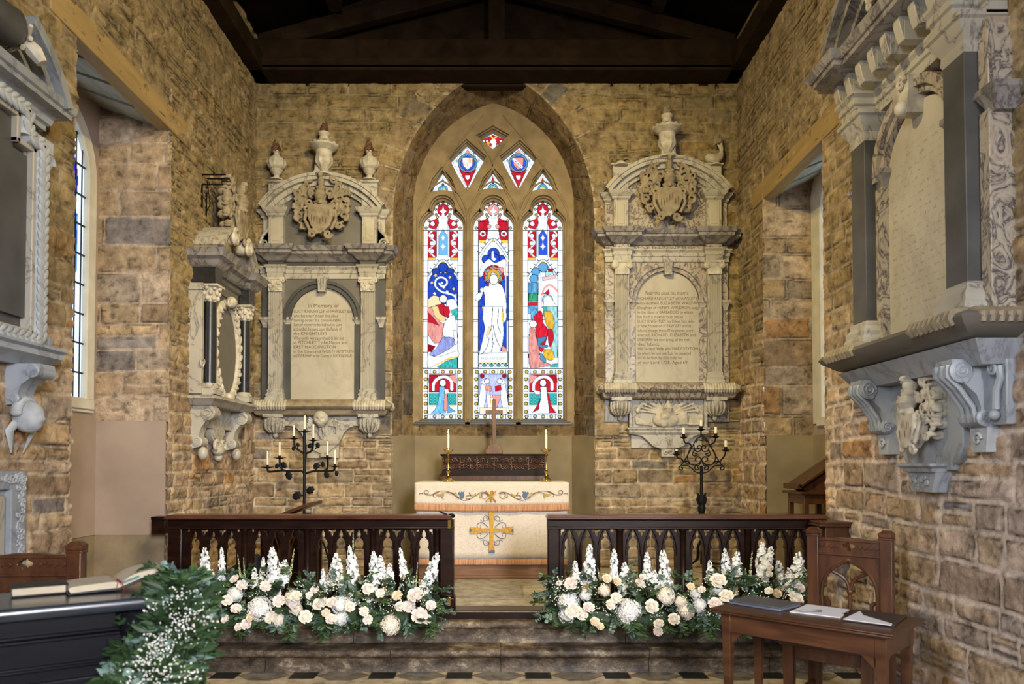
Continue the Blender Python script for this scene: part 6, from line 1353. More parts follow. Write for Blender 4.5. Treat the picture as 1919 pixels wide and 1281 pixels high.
for k in range(4):
    a=2*PI*k/4+.35; c,s=math.cos(a),math.sin(a); m=MB(); m.tube(catmull([(0,0,.42),(.06*c,.06*s,.44),(.18*c,.18*s,.36),(.25*c,.25*s,.16),(.29*c,.29*s,.012)],6),.010,7); m.ell((.295*c,.295*s,.012),(.022,.022,.012),8,6); m.build('leg',M['iron'],t)
# scrolled triangular candelabrum on the right
C2=lambda L:[(1100+x/4.575,700+y/4.575) for x,y in L]
o0=(WY(1314.5,900,YC)[0],ZP)
t=thing('candelabrum','black iron scrolled triangular candelabrum, before the right monument','candelabrum',(o0[0],YC,ZP))
m=MB(); p0=c3(C2([(982,790)]),o0)[0]; zt=p0[2]
zk=c3(C2([(985,1095)]),o0)[0][2]; zk2=c3(C2([(985,1150)]),o0)[0][2]
m.lathe([(.018,.12),(.016,.3),(.024,zk2-.16),(.016,zk2-.10),(.030,zk2-.05),(.042,zk2),(.030,zk2+.035),(.016,zk2+.04),(.030,zk-.03),(.040,zk),(.030,zk+.05),(.018,zk+.07),(.015,zt)],n=14); m.build('stem',M['iron'],t)
for k in range(6): a=2*PI*k/6; m=MB(); c,s=math.cos(a),math.sin(a); m.tube([(.03*c,.03*s,zk-.03),(.045*c,.045*s,zk+.02),(.035*c,.035*s,zk+.06),(.05*c,.05*s,zk+.09)],[.010,.013,.009,.004],6,flat=.5); m.build('iron_leaf',M['iron'],t)
m=MB(); W_=lambda L,r=.0062: m.tube(catmull(c3(C2(L),o0),5),r,6)
for s in (-1,1):
    q=lambda L:[(982+s*(x-982),y) for x,y in L]
    W_(q([(982,535),(940,560),(900,630),(850,720),(810,780),(790,800),(792,820),(815,822),(820,805),(808,800)]))
    W_(q([(810,785),(870,790),(930,840),(975,848),(985,820)]))
    W_(q([(915,600),(925,655),(960,665),(985,640),(970,615),(948,622),(952,640),(962,638)]))
    W_(q([(935,590),(950,568),(982,572)])); W_(q([(880,650),(862,710),(880,770),(940,780),(978,740),(960,712),(935,718),(930,742),(950,750)]))
    W_(q([(920,650),(905,690),(925,705),(945,690),(935,680),(925,688)])); W_(q([(978,750),(960,785),(930,790),(925,815),(950,822),(958,805),(945,800)]))
    W_(q([(840,740),(850,765),(870,775),(880,760),(855,752),(835,755)]))
m.build('scrollwork',M['iron'],t)
CU=[(768,690,640,[(768,695),(780,720),(810,730),(830,760)],'lowest left'),(829,545,452,[(829,550),(840,590),(880,600),(895,625),(880,635)],'middle left'),(978,478,388,[(978,480),(978,540)],'topmost central'),(1103,540,447,[(1103,545),(1095,585),(1065,605),(1060,625),(1075,630)],'middle right'),(1190,655,562,[(1190,660),(1180,700),(1150,740),(1140,760)],'lowest right')]
for x,y,yt,L,lab in CU: m=MB(); m.tube(catmull(c3(C2(L),o0),5),.008,6); m.build('branch',M['iron'],t)
for x,y,yt,L,lab in CU:
    p=c3(C2([(x,y)]),o0)[0]; m=MB(); m.lathe([(.010,-.015),(.03,-.006),(.040,.004),(.036,.006),(.016,.003),(.018,.035),(.015,.035)],p,16); m.build('candle_cup',M['iron'],t)
    zt=WY(*C2([(x,yt)])[0],YC)[1]; cndl(o0[0]+p[0],YC,ZP+p[2]+.006,zt-ZP-p[2]-.014,.0145,'thick white candle, %s on the scrolled iron candelabrum'%lab,'candles on the scrolled candelabrum',0)
for k in range(4):
    a=2*PI*k/4+.35; c,s=math.cos(a),math.sin(a); m=MB(); m.tube(catmull([(0,0,.38),(.05*c,.05*s,.30),(.06*c,.06*s,.18),(.14*c,.14*s,.12),(.24*c,.24*s,.10),(.28*c,.28*s,.012)],6),.010,7); m.ell((.285*c,.285*s,.012),(.02,.02,.012),8,6); m.build('leg',M['iron'],t)
# ================================================================= SANCTUARY FURNITURE
# prayer desk seen behind the left rail
Yd=6.68; xd,_=WY(540,1000,Yd)
t=thing('prayer_desk','dark oak prayer desk with sloping top, behind the left altar rail','prayer desk',(xd,Yd,ZP))
m=MB(); m.box(-.24,.20,-.02,.02,.05,.60); m.box(-.24,-.18,-.025,.025,0,.66); m.box(.14,.20,-.025,.025,0,.70); m.build('end_panel',M['rail'],t,bevel=.004)
m=MB()
for k in range(3):
    cx=-.12+.10*k; m.tube(catmull([(cx-.045,-.03,.30),(cx-.04,-.03,.40),(cx,-.03,.50),(cx+.04,-.03,.40),(cx+.045,-.03,.30)],5),.006,6)
m.build('carved_arches',M['chairw'],t)
m=MB(); m.box(-.24,.20,.40,.44,0,.66); m.build('end_panel',M['rail'],t,bevel=.004)
zl0=WY(527,963,Yd)[1]-ZP; zl1=WY(572,948,Yd)[1]-ZP
m=MB(); m.prism([(-.26,zl0-.10),(.18,zl1-.0),(.18,zl1+.03),(-.26,zl0-.07)],-.05,.50); m.build('sloping_top',M['mahog'],t,bevel=.004)
m=MB(); m.box(.10,.14,-.0,.42,.1,.62); m.build('front_board',M['rail'],t)
t=thing('kneeler','dark navy kneeler cushion leaning behind the left altar rail','kneeler',(WY(446,1060,6.45)[0],6.45,ZP))
m=MB(); m.prism([(-.17,0),(.17,0),(.17,.36),(.10,.35),(-.02,.27),(-.17,.17)],-.06,.10); m.build('cushion',M['navy'],t,bevel=.03)
# credence table with book rest in the right recess
Yc=6.75; x0,zc=WY(1483,925,Yc); x1=XR+.36
t=thing('credence_table','small dark oak side table in the right window recess','table',((x0+x1)/2,Yc,ZP)); h=(x1-x0)/2; zt=WY(1483,921,Yc-.2)[1]-ZP
m=MB(); m.box(-h,h,-.22,.22,zt-.025,zt); m.build('tabletop',M['mahog'],t,bevel=.005)
m=MB(); m.box(-h+.04,h-.04,-.19,.19,zt-.11,zt-.025); m.build('apron',M['chairw'],t,bevel=.004)
for a in (-1,1):
    for b in (-1,1): m=MB(); m.box(a*(h-.06)-.022,a*(h-.06)+.022,b*.17-.022,b*.17+.022,0,zt-.03); m.build('leg',M['chairw'],t,bevel=.004)
t=thing('book_rest','sloping wooden book rest standing on the small side table','book rest',((x0+x1)/2,Yc,ZP+zt))
for y_ in (-.12,.10): m=MB(); m.prism([(-h+.02,.03),(-h+.10,.0),(h,.0),(h,.25)],y_,y_+.02); m.build('side_panel',M['chairw'],t)
m=MB(); m.prism([(-h-.0,.045),(-h+.02,.03),(h,.27),(h,.295)],-.17,.17); m.build('sloping_board',M['mahog'],t,bevel=.003)
m=MB(); m.box(-h-.01,-h+.03,-.17,.17,.02,.07); m.build('ledge',M['mahog'],t,bevel=.004)
# ================================================================= FRONT FURNITURE
def gothic_chair(label,loc,rz,W=.50,Hb=1.10):
    t=thing('carved_chair',label,'chair',loc,rz); w=W/2; ph=.036
    for s in (-1,1):
        m=MB(); x=s*(w-ph); m.box(x-ph,x+ph,-ph*.9,ph*.9,0,Hb-.03); m.box(x-ph-.006,x+ph+.006,-ph,ph,Hb-.05,Hb-.035); m.rings([[(x-q,-q,z),(x+q,-q,z),(x+q,q,z),(x-q,q,z)] for q,z in ((ph+.004,Hb-.035),(ph+.004,Hb-.01),(ph*.6,Hb+.008))]); m.build('back_post',M['chairw'],t,bevel=.006)
    i=w-2*ph; z0,z1=Hb-.165,Hb-.05
    qf=[(.030*math.cos(a)*(1+.25*math.cos(4*a)),(z0+z1)/2+.008+.026*math.sin(a)*(1+.25*math.cos(4*a))) for a in [2*PI*k/24 for k in range(24)]]
    m=MB(); m.prism([(-i-.01,z0),(i+.01,z0),(i+.01,z1-.02),(.06,z1),(-.06,z1),(-i-.01,z1-.02)],-.022,.022,[qf]); o=m.build('top_rail',M['chairw'],t,bevel=.003)
    m=MB(); m.box(-i,i,-.030,.022,z1-.022,z1-.008)
    for k in range(11):
        x=-i+.015+(2*i-.03)*k/10
        if abs(x)>.045: m.obox((x,-.024,(z0+z1)/2+.005),(.022,.012,.022),0,PI/4)
    m.box(-i,i,-.028,.022,z0+.004,z0+.016); m.build('carved_band',M['chairw'],o,bevel=.002)
    zb=.60; top=z0-.02
    arch=lambda a,c,b,t_: catmull([(c-a,0,b),(c-a,0,b+(t_-b)*.50),(c-a*.66,0,b+(t_-b)*.80),(c,0,t_)],5)+catmull([(c,0,t_),(c+a*.66,0,b+(t_-b)*.80),(c+a,0,b+(t_-b)*.50),(c+a,0,b)],5)[1:]
    A=[(p.x,p.z) for p in arch(i-.02,0,zb,top)]
    m=MB(); m.prism([(-i-.01,zb-.0),( -i-.01,z0+.004),(i+.01,z0+.004),(i+.01,zb-.0),(A[-1][0],zb)]+A[::-1][1:-1]+[(A[0][0],zb)],-.018,.018); m.build('arched_panel',M['chairw'],t,bevel=.003)
    m=MB(); m.tube([(x,-.02,z) for x,z in A],.010,7)
    for s in (-1,1):
        m.tube([(p.x,0,p.z) for p in catmull([(0,0,zb),(0,0,zb+.13),(s*.03,0,zb+.22),(s*(i*.62),0,zb+(top-zb)*.78)],6)],.011,7)
        m.tube([(p.x,0,p.z) for p in catmull([(s*(i-.05),0,zb+.02),(s*(i-.055),0,zb+.06),(s*(i-.035),0,zb+.09)],4)],.012,6)
    m.ell((0,0,zb+.14),(.02,.018,.022),8,6); m.build('back_tracery',M['chairw'],t)
    m=MB(); m.box(-i-.01,i+.01,-.02,.02,zb-.08,zb+.01); m.build('lower_rail',M['chairw'],t,bevel=.004)
    m=MB(); m.box(-w-.015,w+.015,-.51,.03,.47,.50); m.build('seat',M['mahog'],t,bevel=.008)
    m=MB(); m.box(-w+.03,w-.03,-.46,-.0,.39,.47); m.build('seat_frame',M['chairw'],t,bevel=.004)
    for s in (-1,1): m=MB(); x=s*(w-.035); m.rings([[(x-q,-.47-q,z),(x+q,-.47-q,z),(x+q,-.47+q,z),(x-q,-.47+q,z)] for q,z in ((.018,0),(.030,.30),(.030,.47))]); m.build('front_leg',M['chairw'],t,bevel=.004)
    for s in (-1,1): m=MB(); x=s*(w-.035); m.box(x-.012,x+.012,-.42,.0,.14,.17); m.build('stretcher',M['chairw'],t)
    return t
gothic_chair('carved oak chair with pierced arched back, behind the signing table',(2.165,4.68,0),math.radians(-40),.50,1.125)
xl,_=WY(52,1040,3.72); gothic_chair('carved oak chair with pierced arched back, at left edge behind the reading desk',(xl,3.72,0),math.radians(4),.54,1.145)
# ---- signing table
ZT=.76
P0=WZ(1330,1138,ZT); P1=WZ(1674,1189,ZT); P2=WZ(1722,1158,ZT)
ev=Vector((P1[0]-P0[0],P1[1]-P0[1])); L_=ev.length; ev.normalize(); ang=math.atan2(ev.y,ev.x); D_=.50
t=thing('signing_table','small mahogany side table holding a laptop and papers, front right','table',(P0[0],P0[1],0),ang)
m=MB(); m.box(0,L_,0,D_,ZT-.012,ZT); m.box(.008,L_-.008,.008,D_-.008,ZT-.026,ZT-.012); m.build('tabletop',M['mahog'],t,bevel=.005)
for nm,(a,b,c,d) in (('apron',(.05,L_-.05,.045,.065)),('apron',(.05,L_-.05,D_-.065,D_-.045)),('apron',(.045,.065,.05,D_-.05)),('apron',(L_-.065,L_-.045,.05,D_-.05))):
    m=MB(); m.box(a,b,c,d,ZT-.125,ZT-.024); m.build(nm,M['mahog'],t,bevel=.003)
for a in (.07,L_-.07):
    for b in (.07,D_-.07):
        m=MB(); m.rings([[(a-q,b-q,z),(a+q,b-q,z),(a+q,b+q,z),(a-q,b+q,z)] for q,z in ((.014,0),(.024,ZT-.14),(.027,ZT-.125),(.027,ZT-.026))]); m.build('leg',M['mahog'],t,bevel=.003)
for a,s in ((.10,1),(L_-.10,-1)): m=MB(); m.prism([(a,ZT-.125),(a+s*.06,ZT-.125),(a,ZT-.18)],.048,.062); m.build('corner_bracket',M['mahog'],t)
def onT(px,py,z=ZT): return WZ(px,py,z)
# laptop
q=[onT(1369,1118),onT(1378,1112) ,onT(1493,1127),onT(1457,1141)]
def flatbox(name,cat,label,c4,z0,z1,mat,bev=.003,par=None,extra=None,pname='body'):
    c=np.mean(c4,0); t=thing(name,label,cat,(c[0],c[1],z0)); m=MB(); m.prism([(x-c[0],y-c[1]) for x,y in c4],0,z1-z0,axis='z'); m.build(pname,mat,t,bevel=bev); return t,c
la,lb=onT(1366,1124,ZT+.02),onT(1462,1139,ZT+.02); e=Vector((lb[0]-la[0],lb[1]-la[1])); el=e.normalized(); nrm=Vector((-el.y,el.x)); dp=.22
c4=[(la[0],la[1]),(lb[0],lb[1]),(lb[0]+nrm.x*dp,lb[1]+nrm.y*dp),(la[0]+nrm.x*dp,la[1]+nrm.y*dp)]
t,c=flatbox('laptop','laptop','closed dark grey laptop on the left part of the signing table',c4,ZT+.001,ZT+.013,M['laptopd'],pname='base')
m=MB(); m.prism([(x-c[0],y-c[1]) for x,y in c4],.0125,.022,axis='z'); m.build('lid',M['laptop'],t,bevel=.003)
def quadpx(P,z): return [WZ(x,y,z)[:2] for x,y in P]
t,c=flatbox('paper_sheet','paper','white sheets lying between laptop and black folder on the signing table',quadpx([(1480,1147),(1513,1133),(1592,1143),(1575,1158)],ZT),ZT+.001,ZT+.005,M['paper'],0,pname='sheets')
P=quadpx([(1497,1143.5),(1540,1144)],ZT+.012); t=thing('pen','grey pen lying on the white papers','pen',(P[0][0],P[0][1],ZT+.0115)); v_=Vector((P[1][0]-P[0][0],P[1][1]-P[0][1],0))*1.0
m=MB(); m.tube([(0,0,0),tuple(v_*.1),tuple(v_*.6)],[.002,.006,.006],8); m.build('barrel',M['pen'],t); m=MB(); m.tube([tuple(v_*.6),tuple(v_*.97),tuple(v_)],[.0062,.006,.004],8); m.build('cap',M['laptop'],t)
P=quadpx([(1582,1150),(1598,1143)],ZT+.008); t=thing('pen','slim dark pen between the papers and black folder','pen',(P[0][0],P[0][1],ZT+.008)); v_=Vector((P[1][0]-P[0][0],P[1][1]-P[0][1],0))
m=MB(); m.tube([(0,0,0),tuple(v_*.1),tuple(v_)],[.002,.005,.004],8); m.build('barrel',M['cover'],t); m=MB(); m.tube([tuple(v_*.3),tuple(v_*.4)],.0055,8); m.build('ring',M['brass'],t)
t,c=flatbox('folder','folder','open black leather folder at the right end of the signing table',quadpx([(1580,1164),(1607,1143),(1701,1155),(1676,1174)],ZT),ZT+.001,ZT+.007,M['leather'],.002,pname='cover')
t,c=flatbox('paper_sheet','paper','white sheet lying half across the black folder',quadpx([(1580,1160),(1612,1145),(1618,1153),(1672,1169),(1670,1172)],ZT+.008),ZT+.008,ZT+.011,M['paper'],0,pname='sheets')
# ---- reading desk at the left
ZD=1.08; Q0=WZ(286,1117,ZD); Q1=WZ(-40,1146,ZD); Q2=WZ(312,1096,ZD)
e=Vector((Q0[0]-Q1[0],Q0[1]-Q1[1])); L_=e.length+.5; e.normalize(); ang=math.atan2(e.y,e.x)
t=thing('reading_desk','dark moulded reading desk with greenery on its corner, front left','desk',(Q0[0],Q0[1],0),ang); D_=.36
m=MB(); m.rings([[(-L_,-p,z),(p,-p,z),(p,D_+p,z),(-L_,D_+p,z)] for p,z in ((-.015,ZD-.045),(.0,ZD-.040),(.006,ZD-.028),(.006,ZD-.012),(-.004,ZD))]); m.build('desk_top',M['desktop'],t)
m=MB(); m.box(-L_,-.03,.035,D_-.03,0,ZD-.04); m.build('body',M['desk'],t,bevel=.005)
m=MB()
for z,d in ((ZD-.10,.018),(ZD-.115,.012),(ZD-.20,.014),(ZD-.21,.008)): m.box(-L_,-.03,.035-d,D_,z-.008,z+.004)
m.build('moulding',M['desk'],t,bevel=.004)
m=MB(); 
for a in (-1.05,-.42): m.prism([(a,.15),(a+.52,.15),(a+.52,ZD-.25),(a,ZD-.25)],.022,.04,[[(a+.05,.2)]+[(a+.26-.21*math.cos(PI*k/12),ZD-.50+.18*math.sin(PI*k/12)) for k in range(13)]+[(a+.47,.2)]])
m.build('arched_panelling',M['desk'],t,bevel=.005)
for x in (-.04,):
    m=MB(); m.lathe([(.055,0),(.055,.12),(.04,.15),(.045,.17),(.033,.19),(.033,ZD-.27),(.042,ZD-.255),(.034,ZD-.24),(.034,ZD-.22),(.05,ZD-.17),(.04,ZD-.14),(.058,ZD-.09),(.062,ZD-.045)],(x-.01,.03,0),18); m.build('corner_shaft',M['desk'],t)
def dk(px,py,z): x,y=WZ(px,py,z); return x,y
t=thing('prayer_book','thick dark book lying on left part of the reading desk','book',(*dk(74,1117,ZD),ZD+.002),ang+.02)
m=MB(); m.box(-.08,.08,-.0,.13,0,.004); m.box(-.085,.085,-.0,.13,.030,.034); m.box(.081,.087,0,.13,0,.034); m.build('cover',M['cover'],t,bevel=.003); m=MB(); m.box(-.080,.080,.004,.125,.004,.030); m.build('pages',M['pages'],t,bevel=.004)
bx,by=dk(226,1108,ZD); t=thing('open_book','open prayer book with red and teal ribbons near the desk corner','book',(bx,by,ZD+.002),ang+.03)
m=MB(); m.prism([(-.165,0),(0,.004),(.0,.012),(-.165,.006)],.0,.20); m.prism([(0,.004),(.15,.058),(.15,.066),(0,.014)],.0,.20); m.build('cover',M['cover'],t,bevel=.002)
m=MB(); m.prism([(p.x,p.z) for p in catmull([(-.155,0,.006),(-.08,0,.010),(0,0,.012),(0,0,.022),(-.02,0,.034),(-.08,0,.032),(-.155,0,.026),(-.16,0,.010)],4)][:-1],.006,.194)
m.prism([(p.x,p.z) for p in catmull([(0,0,.014),(.07,0,.040),(.142,0,.064),(.140,0,.072),(.07,0,.062),(.03,0,.048),(.004,0,.030)],4)],.006,.194); m.build('pages',M['pages'],t,smooth=50)
m=MB(); m.tube([(0,.1,.03),(.004,.0,.03),(.008,-.02,.012),(.004,-.03,.0)],.004,6,flat=.3); m.tube([(-.01,.0,.03),(-.014,-.015,.018)],.004,6,flat=.3); m.build('red_ribbon',M['ribbon'],t)
m=MB(); m.tube([(.004,-.004,.03),(.03,-.008,.04),(.06,-.008,.050)],.003,5,flat=.3); m.build('teal_ribbon',M['tealr'],t)
# ================================================================= FLOWERS
rnd=random.Random(77)
def petal(m,Tm,w,l,cup,nu=3,nv=3,curl_=.3):
    def f(u,v):
        x=(u-.5)*w*math.sin(PI*min(1,.18+.8*v))**.6; z=l*v; y=-cup*(4*(u-.5)**2)*(v)+curl_*l*(v**3)*.6
        return Tm@Vector((x,-y,z))
    m.patch(f,nu,nv)
def rose_mesh(name,mat,seed):
    # rounded petals wrapped in a spiral: tight heart, cupped outer rings
    r=random.Random(seed); m=MB(); m.ell((0,0,-.25),(.42,.42,.32),10,6)
    for ring,(n,R,top,wd,fl) in enumerate(((3,.13,.34,2.6,.02),(4,.27,.33,2.2,.06),(4,.42,.28,2.1,.12),(5,.58,.20,1.7,.20),(5,.74,.08,1.6,.30),(6,.88,-.08,1.35,.40))):
        for k in range(n):
            a0=2*PI*k/n+ring*.9+r.uniform(-.1,.1); tp=top+r.uniform(-.04,.04)
            def f(u,v,a0=a0,R=R,tp=tp,wd=wd,fl=fl,n=n):
                q=(u-.5)*2; a=a0+q*wd*PI/n*.62; e=1-.30*abs(q)**2.6
                rr=R*(.35+.65*math.sin(v*PI/2))*(1+.05*q)+fl*max(0,v-.72)**1.2*1.5
                return Vector((rr*math.cos(a),rr*math.sin(a),-.42+(tp+.42)*v*e-.10*max(0,v-.8)*(fl>.1)))
            m.patch(f,6,5)
    return m.mesh(name,mat,80)
ROSE=[rose_mesh('rose',M['rose'],1),rose_mesh('rose',M['roseb'],2),rose_mesh('rose',M['rosec'],3)]
def hyd_mesh(mat,seed,n=150):
    r=random.Random(seed); m=MB()
    m.ell((0,0,0),.80,12,8)
    for k in range(n):
        z=1-2*(k+.5)/n; a=k*2.39996; s=math.sqrt(1-z*z); d=Vector((s*math.cos(a),s*math.sin(a),z))
        if d.z<-.75: continue
        d=d*r.uniform(.88,1.06); Q=Vector((0,0,1)).rotation_difference(d.normalized()+Vector((r.uniform(-.3,.3),r.uniform(-.3,.3),r.uniform(-.3,.3)))).to_matrix().to_4x4(); T=Matrix.Translation(d)@Q@Matrix.Rotation(r.random()*6,4,'Z'); e=.19
        for q in range(4):
            b=q*PI/2; T2_=T@Matrix.Rotation(b,4,'Z'); m.quad(*[T2_@Vector(p) for p in ((0,0,0),(e*.75,-e*.45,.03),(e*1.15,0,.05),(e*.75,e*.45,.03))])
    return m.mesh('hydrangea',mat,30)
HYD=[hyd_mesh(M['hyd'],1),hyd_mesh(M['hydc'],2)]
def spike_mesh(seed,mat,n=66,bud=False):
    # unit height flower spike: florets round a thin stem, smaller towards the tip
    r=random.Random(seed); m=MB()
    for k in range(n):
        f=k/n; z=.12+.86*f; a=k*2.4+r.random(); rad=.085*(1-f**2*.75)*(.35 if bud else r.uniform(.6,1.35)); d=Vector((math.cos(a),math.sin(a),.25)); c=Vector((rad*d.x,rad*d.y,z+r.uniform(-.015,.015)))
        s=(.074*(1-.5*f))*r.uniform(.7,1.25)*(.5 if bud else 1)
        if bud or f>.86: m.ell(c,(s*.45,s*.45,s*.8),6,4); continue
        Q=Vector((0,0,1)).rotation_difference(Vector((d.x+r.uniform(-.4,.4),d.y+r.uniform(-.4,.4),.15))).to_matrix().to_4x4(); T=Matrix.Translation(c)@Q@Matrix.Rotation(r.random()*6,4,'Z')
        for q in range(5):
            T2_=T@Matrix.Rotation(q*2*PI/5,4,'Z'); m.quad(*[T2_@Vector(p) for p in ((0,0,0),(s*.65,-s*.42,s*.22),(s*1.05,0,s*.25),(s*.65,s*.42,s*.22))])
    return m.mesh('florets',mat,30)
SPK=[spike_mesh(1,M['delph']),spike_mesh(2,M['delph'],74),spike_mesh(5,M['delph'],58)]; BUD=spike_mesh(3,M['bud'],44,True)
m=MB(); m.tube([(0,0,-.25),(0,0,.5),(0,0,1)],[.012,.010,.004],5); STEM=m.mesh('stem',M['stem'],60)
def leafcard(m,p,d,l,w,up=None,bend=.2):
    d=Vector(d).normalized(); s=d.cross(up or Vector((rnd.uniform(-1,1),rnd.uniform(-1,1),rnd.uniform(-.3,1)))); s=s.normalized() if s.length>1e-4 else d.orthogonal(); nn=d.cross(s); p=Vector(p)
    P=[p,p+d*l*.35+s*w*.5+nn*bend*l*.15,p+d*l*.7+s*w*.42+nn*bend*l*.05,p+d*l-nn*bend*l*.25,p+d*l*.7-s*w*.42+nn*bend*l*.05,p+d*l*.35-s*w*.5+nn*bend*l*.15]; c=p+d*l*.5-nn*w*.12
    b=m.P(P+[c]); 
    for i in range(6): m.f.append((b+i,b+(i+1)%6,b+6))
def sprig(me,ms,p,d,L,kind):
    d=Vector(d).normalized(); pts=[]; q=Vector(p); g=Vector((0,0,-.10))
    n=int(L/.022)+3
    for i in range(n): pts.append(q.copy()); q=q+d*(L/n); d=(d+g*.25+Vector((rnd.uniform(-.12,.12),rnd.uniform(-.12,.12),rnd.uniform(-.1,.1)))).normalized()
    ms.tube(pts,.0016,4)
    for i in range(1,n):
        for s in (-1,1):
            t_=d.cross(Vector((rnd.uniform(-.3,.3),rnd.uniform(-.3,.3),1))); t_=t_.normalized()*s+d*.5
            if kind=='euc': l=rnd.uniform(.020,.034); leafcard(me,pts[i],t_,l,l*.95)
            elif kind=='rus': leafcard(me,pts[i],t_,rnd.uniform(.03,.05),.014)
            else: leafcard(me,pts[i],t_,rnd.uniform(.05,.085),.022)
def place_by_px(px,py,Y): x,z=WY(px,py,Y); return Vector((x,Y,z))
def arrangement(label,pxr,roses,hyds,spikes,seed,pyb=1192):
    rnd.seed(seed); Y0=5.60; xa=WY(pxr[0],1180,Y0)[0]; xb=WY(pxr[1],1180,Y0)[0]; xm=(xa+xb)/2; base=Vector((xm,Y0,.34))
    t=thing('floral_arrangement',label,'flower arrangement',tuple(base),group=None)
    m=MB(); m.box(xa-xm+.06,xb-xm-.06,-.055,.12,0.0,.11); m.build('trough',M['leafd'],t,bevel=.01)
    L=lambda v: tuple(Vector(v)-base)
    for px,py,r in roses:
        Y=Y0-.19-rnd.uniform(0,.05)+max(0,(1120-py))*.0016; p=place_by_px(px,py,Y); k=r/FPX*Y*1.05
        tilt=rnd.uniform(.75,1.25); o=inst('rose',rnd.choice(ROSE if r<9 else ROSE[:2]),t,L(p),(tilt,rnd.uniform(-.3,.3),rnd.uniform(-.5,.5)),k*1.1)
        o.rotation_mode='XYZ'
    for px,py,r,c in hyds:
        Y=Y0-.14+rnd.uniform(-.02,.02)+max(0,(1125-py))*.001; p=place_by_px(px,py,Y); inst('hydrangea',HYD[c],t,L(p),(rnd.uniform(.3,1.0),rnd.uniform(-.4,.4),rnd.random()*6),r/FPX*Y*.93)
    for bx,by,tx,ty,w_,bud in spikes:
        Y=Y0+rnd.uniform(-.04,.10); a=place_by_px(bx,by+10,Y); b=place_by_px(tx,ty,Y+rnd.uniform(-.06,.04)); d=b-a; h=d.length; q=Vector((0,0,1)).rotation_difference(d.normalized()).to_euler()
        ww=(w_/3.427)/FPX*Y/.17
        st=inst('delphinium_stem' if not bud else 'budding_stem',STEM,t,L(a),tuple(q),(h,h,h)); f=inst('florets' if not bud else 'buds',BUD if bud else rnd.choice(SPK),st,(0,0,0),(0,0,rnd.random()*6),(max(ww/h,.3)*1.25,max(ww/h,.3)*1.25,1))
    # greenery
    me=MB(); ml=MB(); md=MB(); ms=MB(); mg=MB(); n=int((xb-xa)*150)
    for i in range(n):
        x=rnd.uniform(xa+.03,xb-.03); y=Y0+rnd.uniform(-.12,.10); z=rnd.uniform(.38,.70); d=(rnd.uniform(-.6,.6)+ (x-xm)*.5,rnd.uniform(-1,.1),rnd.uniform(-.5,.9)); p=L((x,y,z)); k=rnd.random()
        if k<.34: sprig(me,ms,p,d,rnd.uniform(.08,.17),'euc')
        elif k<.55: sprig(ml,ms,p,d,rnd.uniform(.08,.16),'rus')
        elif k<.72: sprig(md,ms,p,d,rnd.uniform(.08,.15),'long')
        else:
            for q in range(5): leafcard(md,p,(d[0]+rnd.uniform(-.6,.6),d[1],d[2]+rnd.uniform(-.7,.7)),rnd.uniform(.05,.08),.035)
    for i in range(int((xb-xa)*26)):   # trailing over the step edge
        x=rnd.uniform(xa,xb); p=L((x,Y0-.12,rnd.uniform(.38,.46))); sprig(rnd.choice((me,ml,md)),ms,p,(rnd.uniform(-.3,.3),-.5,-1.0),rnd.uniform(.07,.15),rnd.choice(('euc','rus','long')))
    for s_,xe in ((-1,xa),(1,xb)):
        for q in range(6): sprig(me,ms,L((xe-s_*.05,Y0-.08,rnd.uniform(.38,.62))),(s_*1.0,rnd.uniform(-.5,0),rnd.uniform(-.4,.4)),rnd.uniform(.08,.14),'euc')
    for i in range(int((xb-xa)*26)):   # gypsophila and small filler blossom
        c=Vector((rnd.uniform(xa+.05,xb-.05),Y0-rnd.uniform(.10,.20),rnd.uniform(.42,.70)))
        for q in range(16):
            o_=Vector((rnd.gauss(0,.03),rnd.gauss(0,.02),rnd.gauss(0,.03))); mg.ell(L(c+o_),rnd.uniform(.003,.0055),5,3)
    me.build('eucalyptus',M['euc'],t,smooth=0); ml.build('greenery',M['leaf'],t,smooth=0); md.build('dark_foliage',M['leafd'],t,smooth=0); ms.build('twigs',M['stem'],t,smooth=0)
    for o_ in t.children:
        if o_.name.split('.')[0] in ('eucalyptus','greenery','dark_foliage','twigs'): o_['kind']='stuff'
    g=mg.build('gypsophila',M['gyp'],t,smooth=80); g['kind']='stuff'
    return t
k3=3.427
def cL(L,o): return [(o+x/k3,940+y/k3,r/k3) for x,y,r in L]
RL=[(475,490,28),(527,530,30),(678,538,32),(430,630,30),(487,680,30),(760,635,35),(708,738,36),(573,740,25),(550,783,30),(415,750,25),(350,780,25),(500,800,24),(935,735,38),(1025,645,44),(1065,710,25),(1098,748,32),(1335,555,34),(1413,585,27),(1520,597,30),(1635,590,46),(1545,668,32),(1597,665,38),(1310,700,28),(1333,755,28),(1665,725,46),(1708,745,36),(1100,640,32),(1220,670,30),(870,600,34),(860,650,34),(990,560,26),(960,600,22),(1740,660,30)]
HL=[(325,685,66,0),(640,685,78,0),(850,620,55,1),(870,690,45,1),(1160,660,60,0),(1160,745,48,0),(1480,790,66,1),(480,595,50,0),(760,760,45,1)]
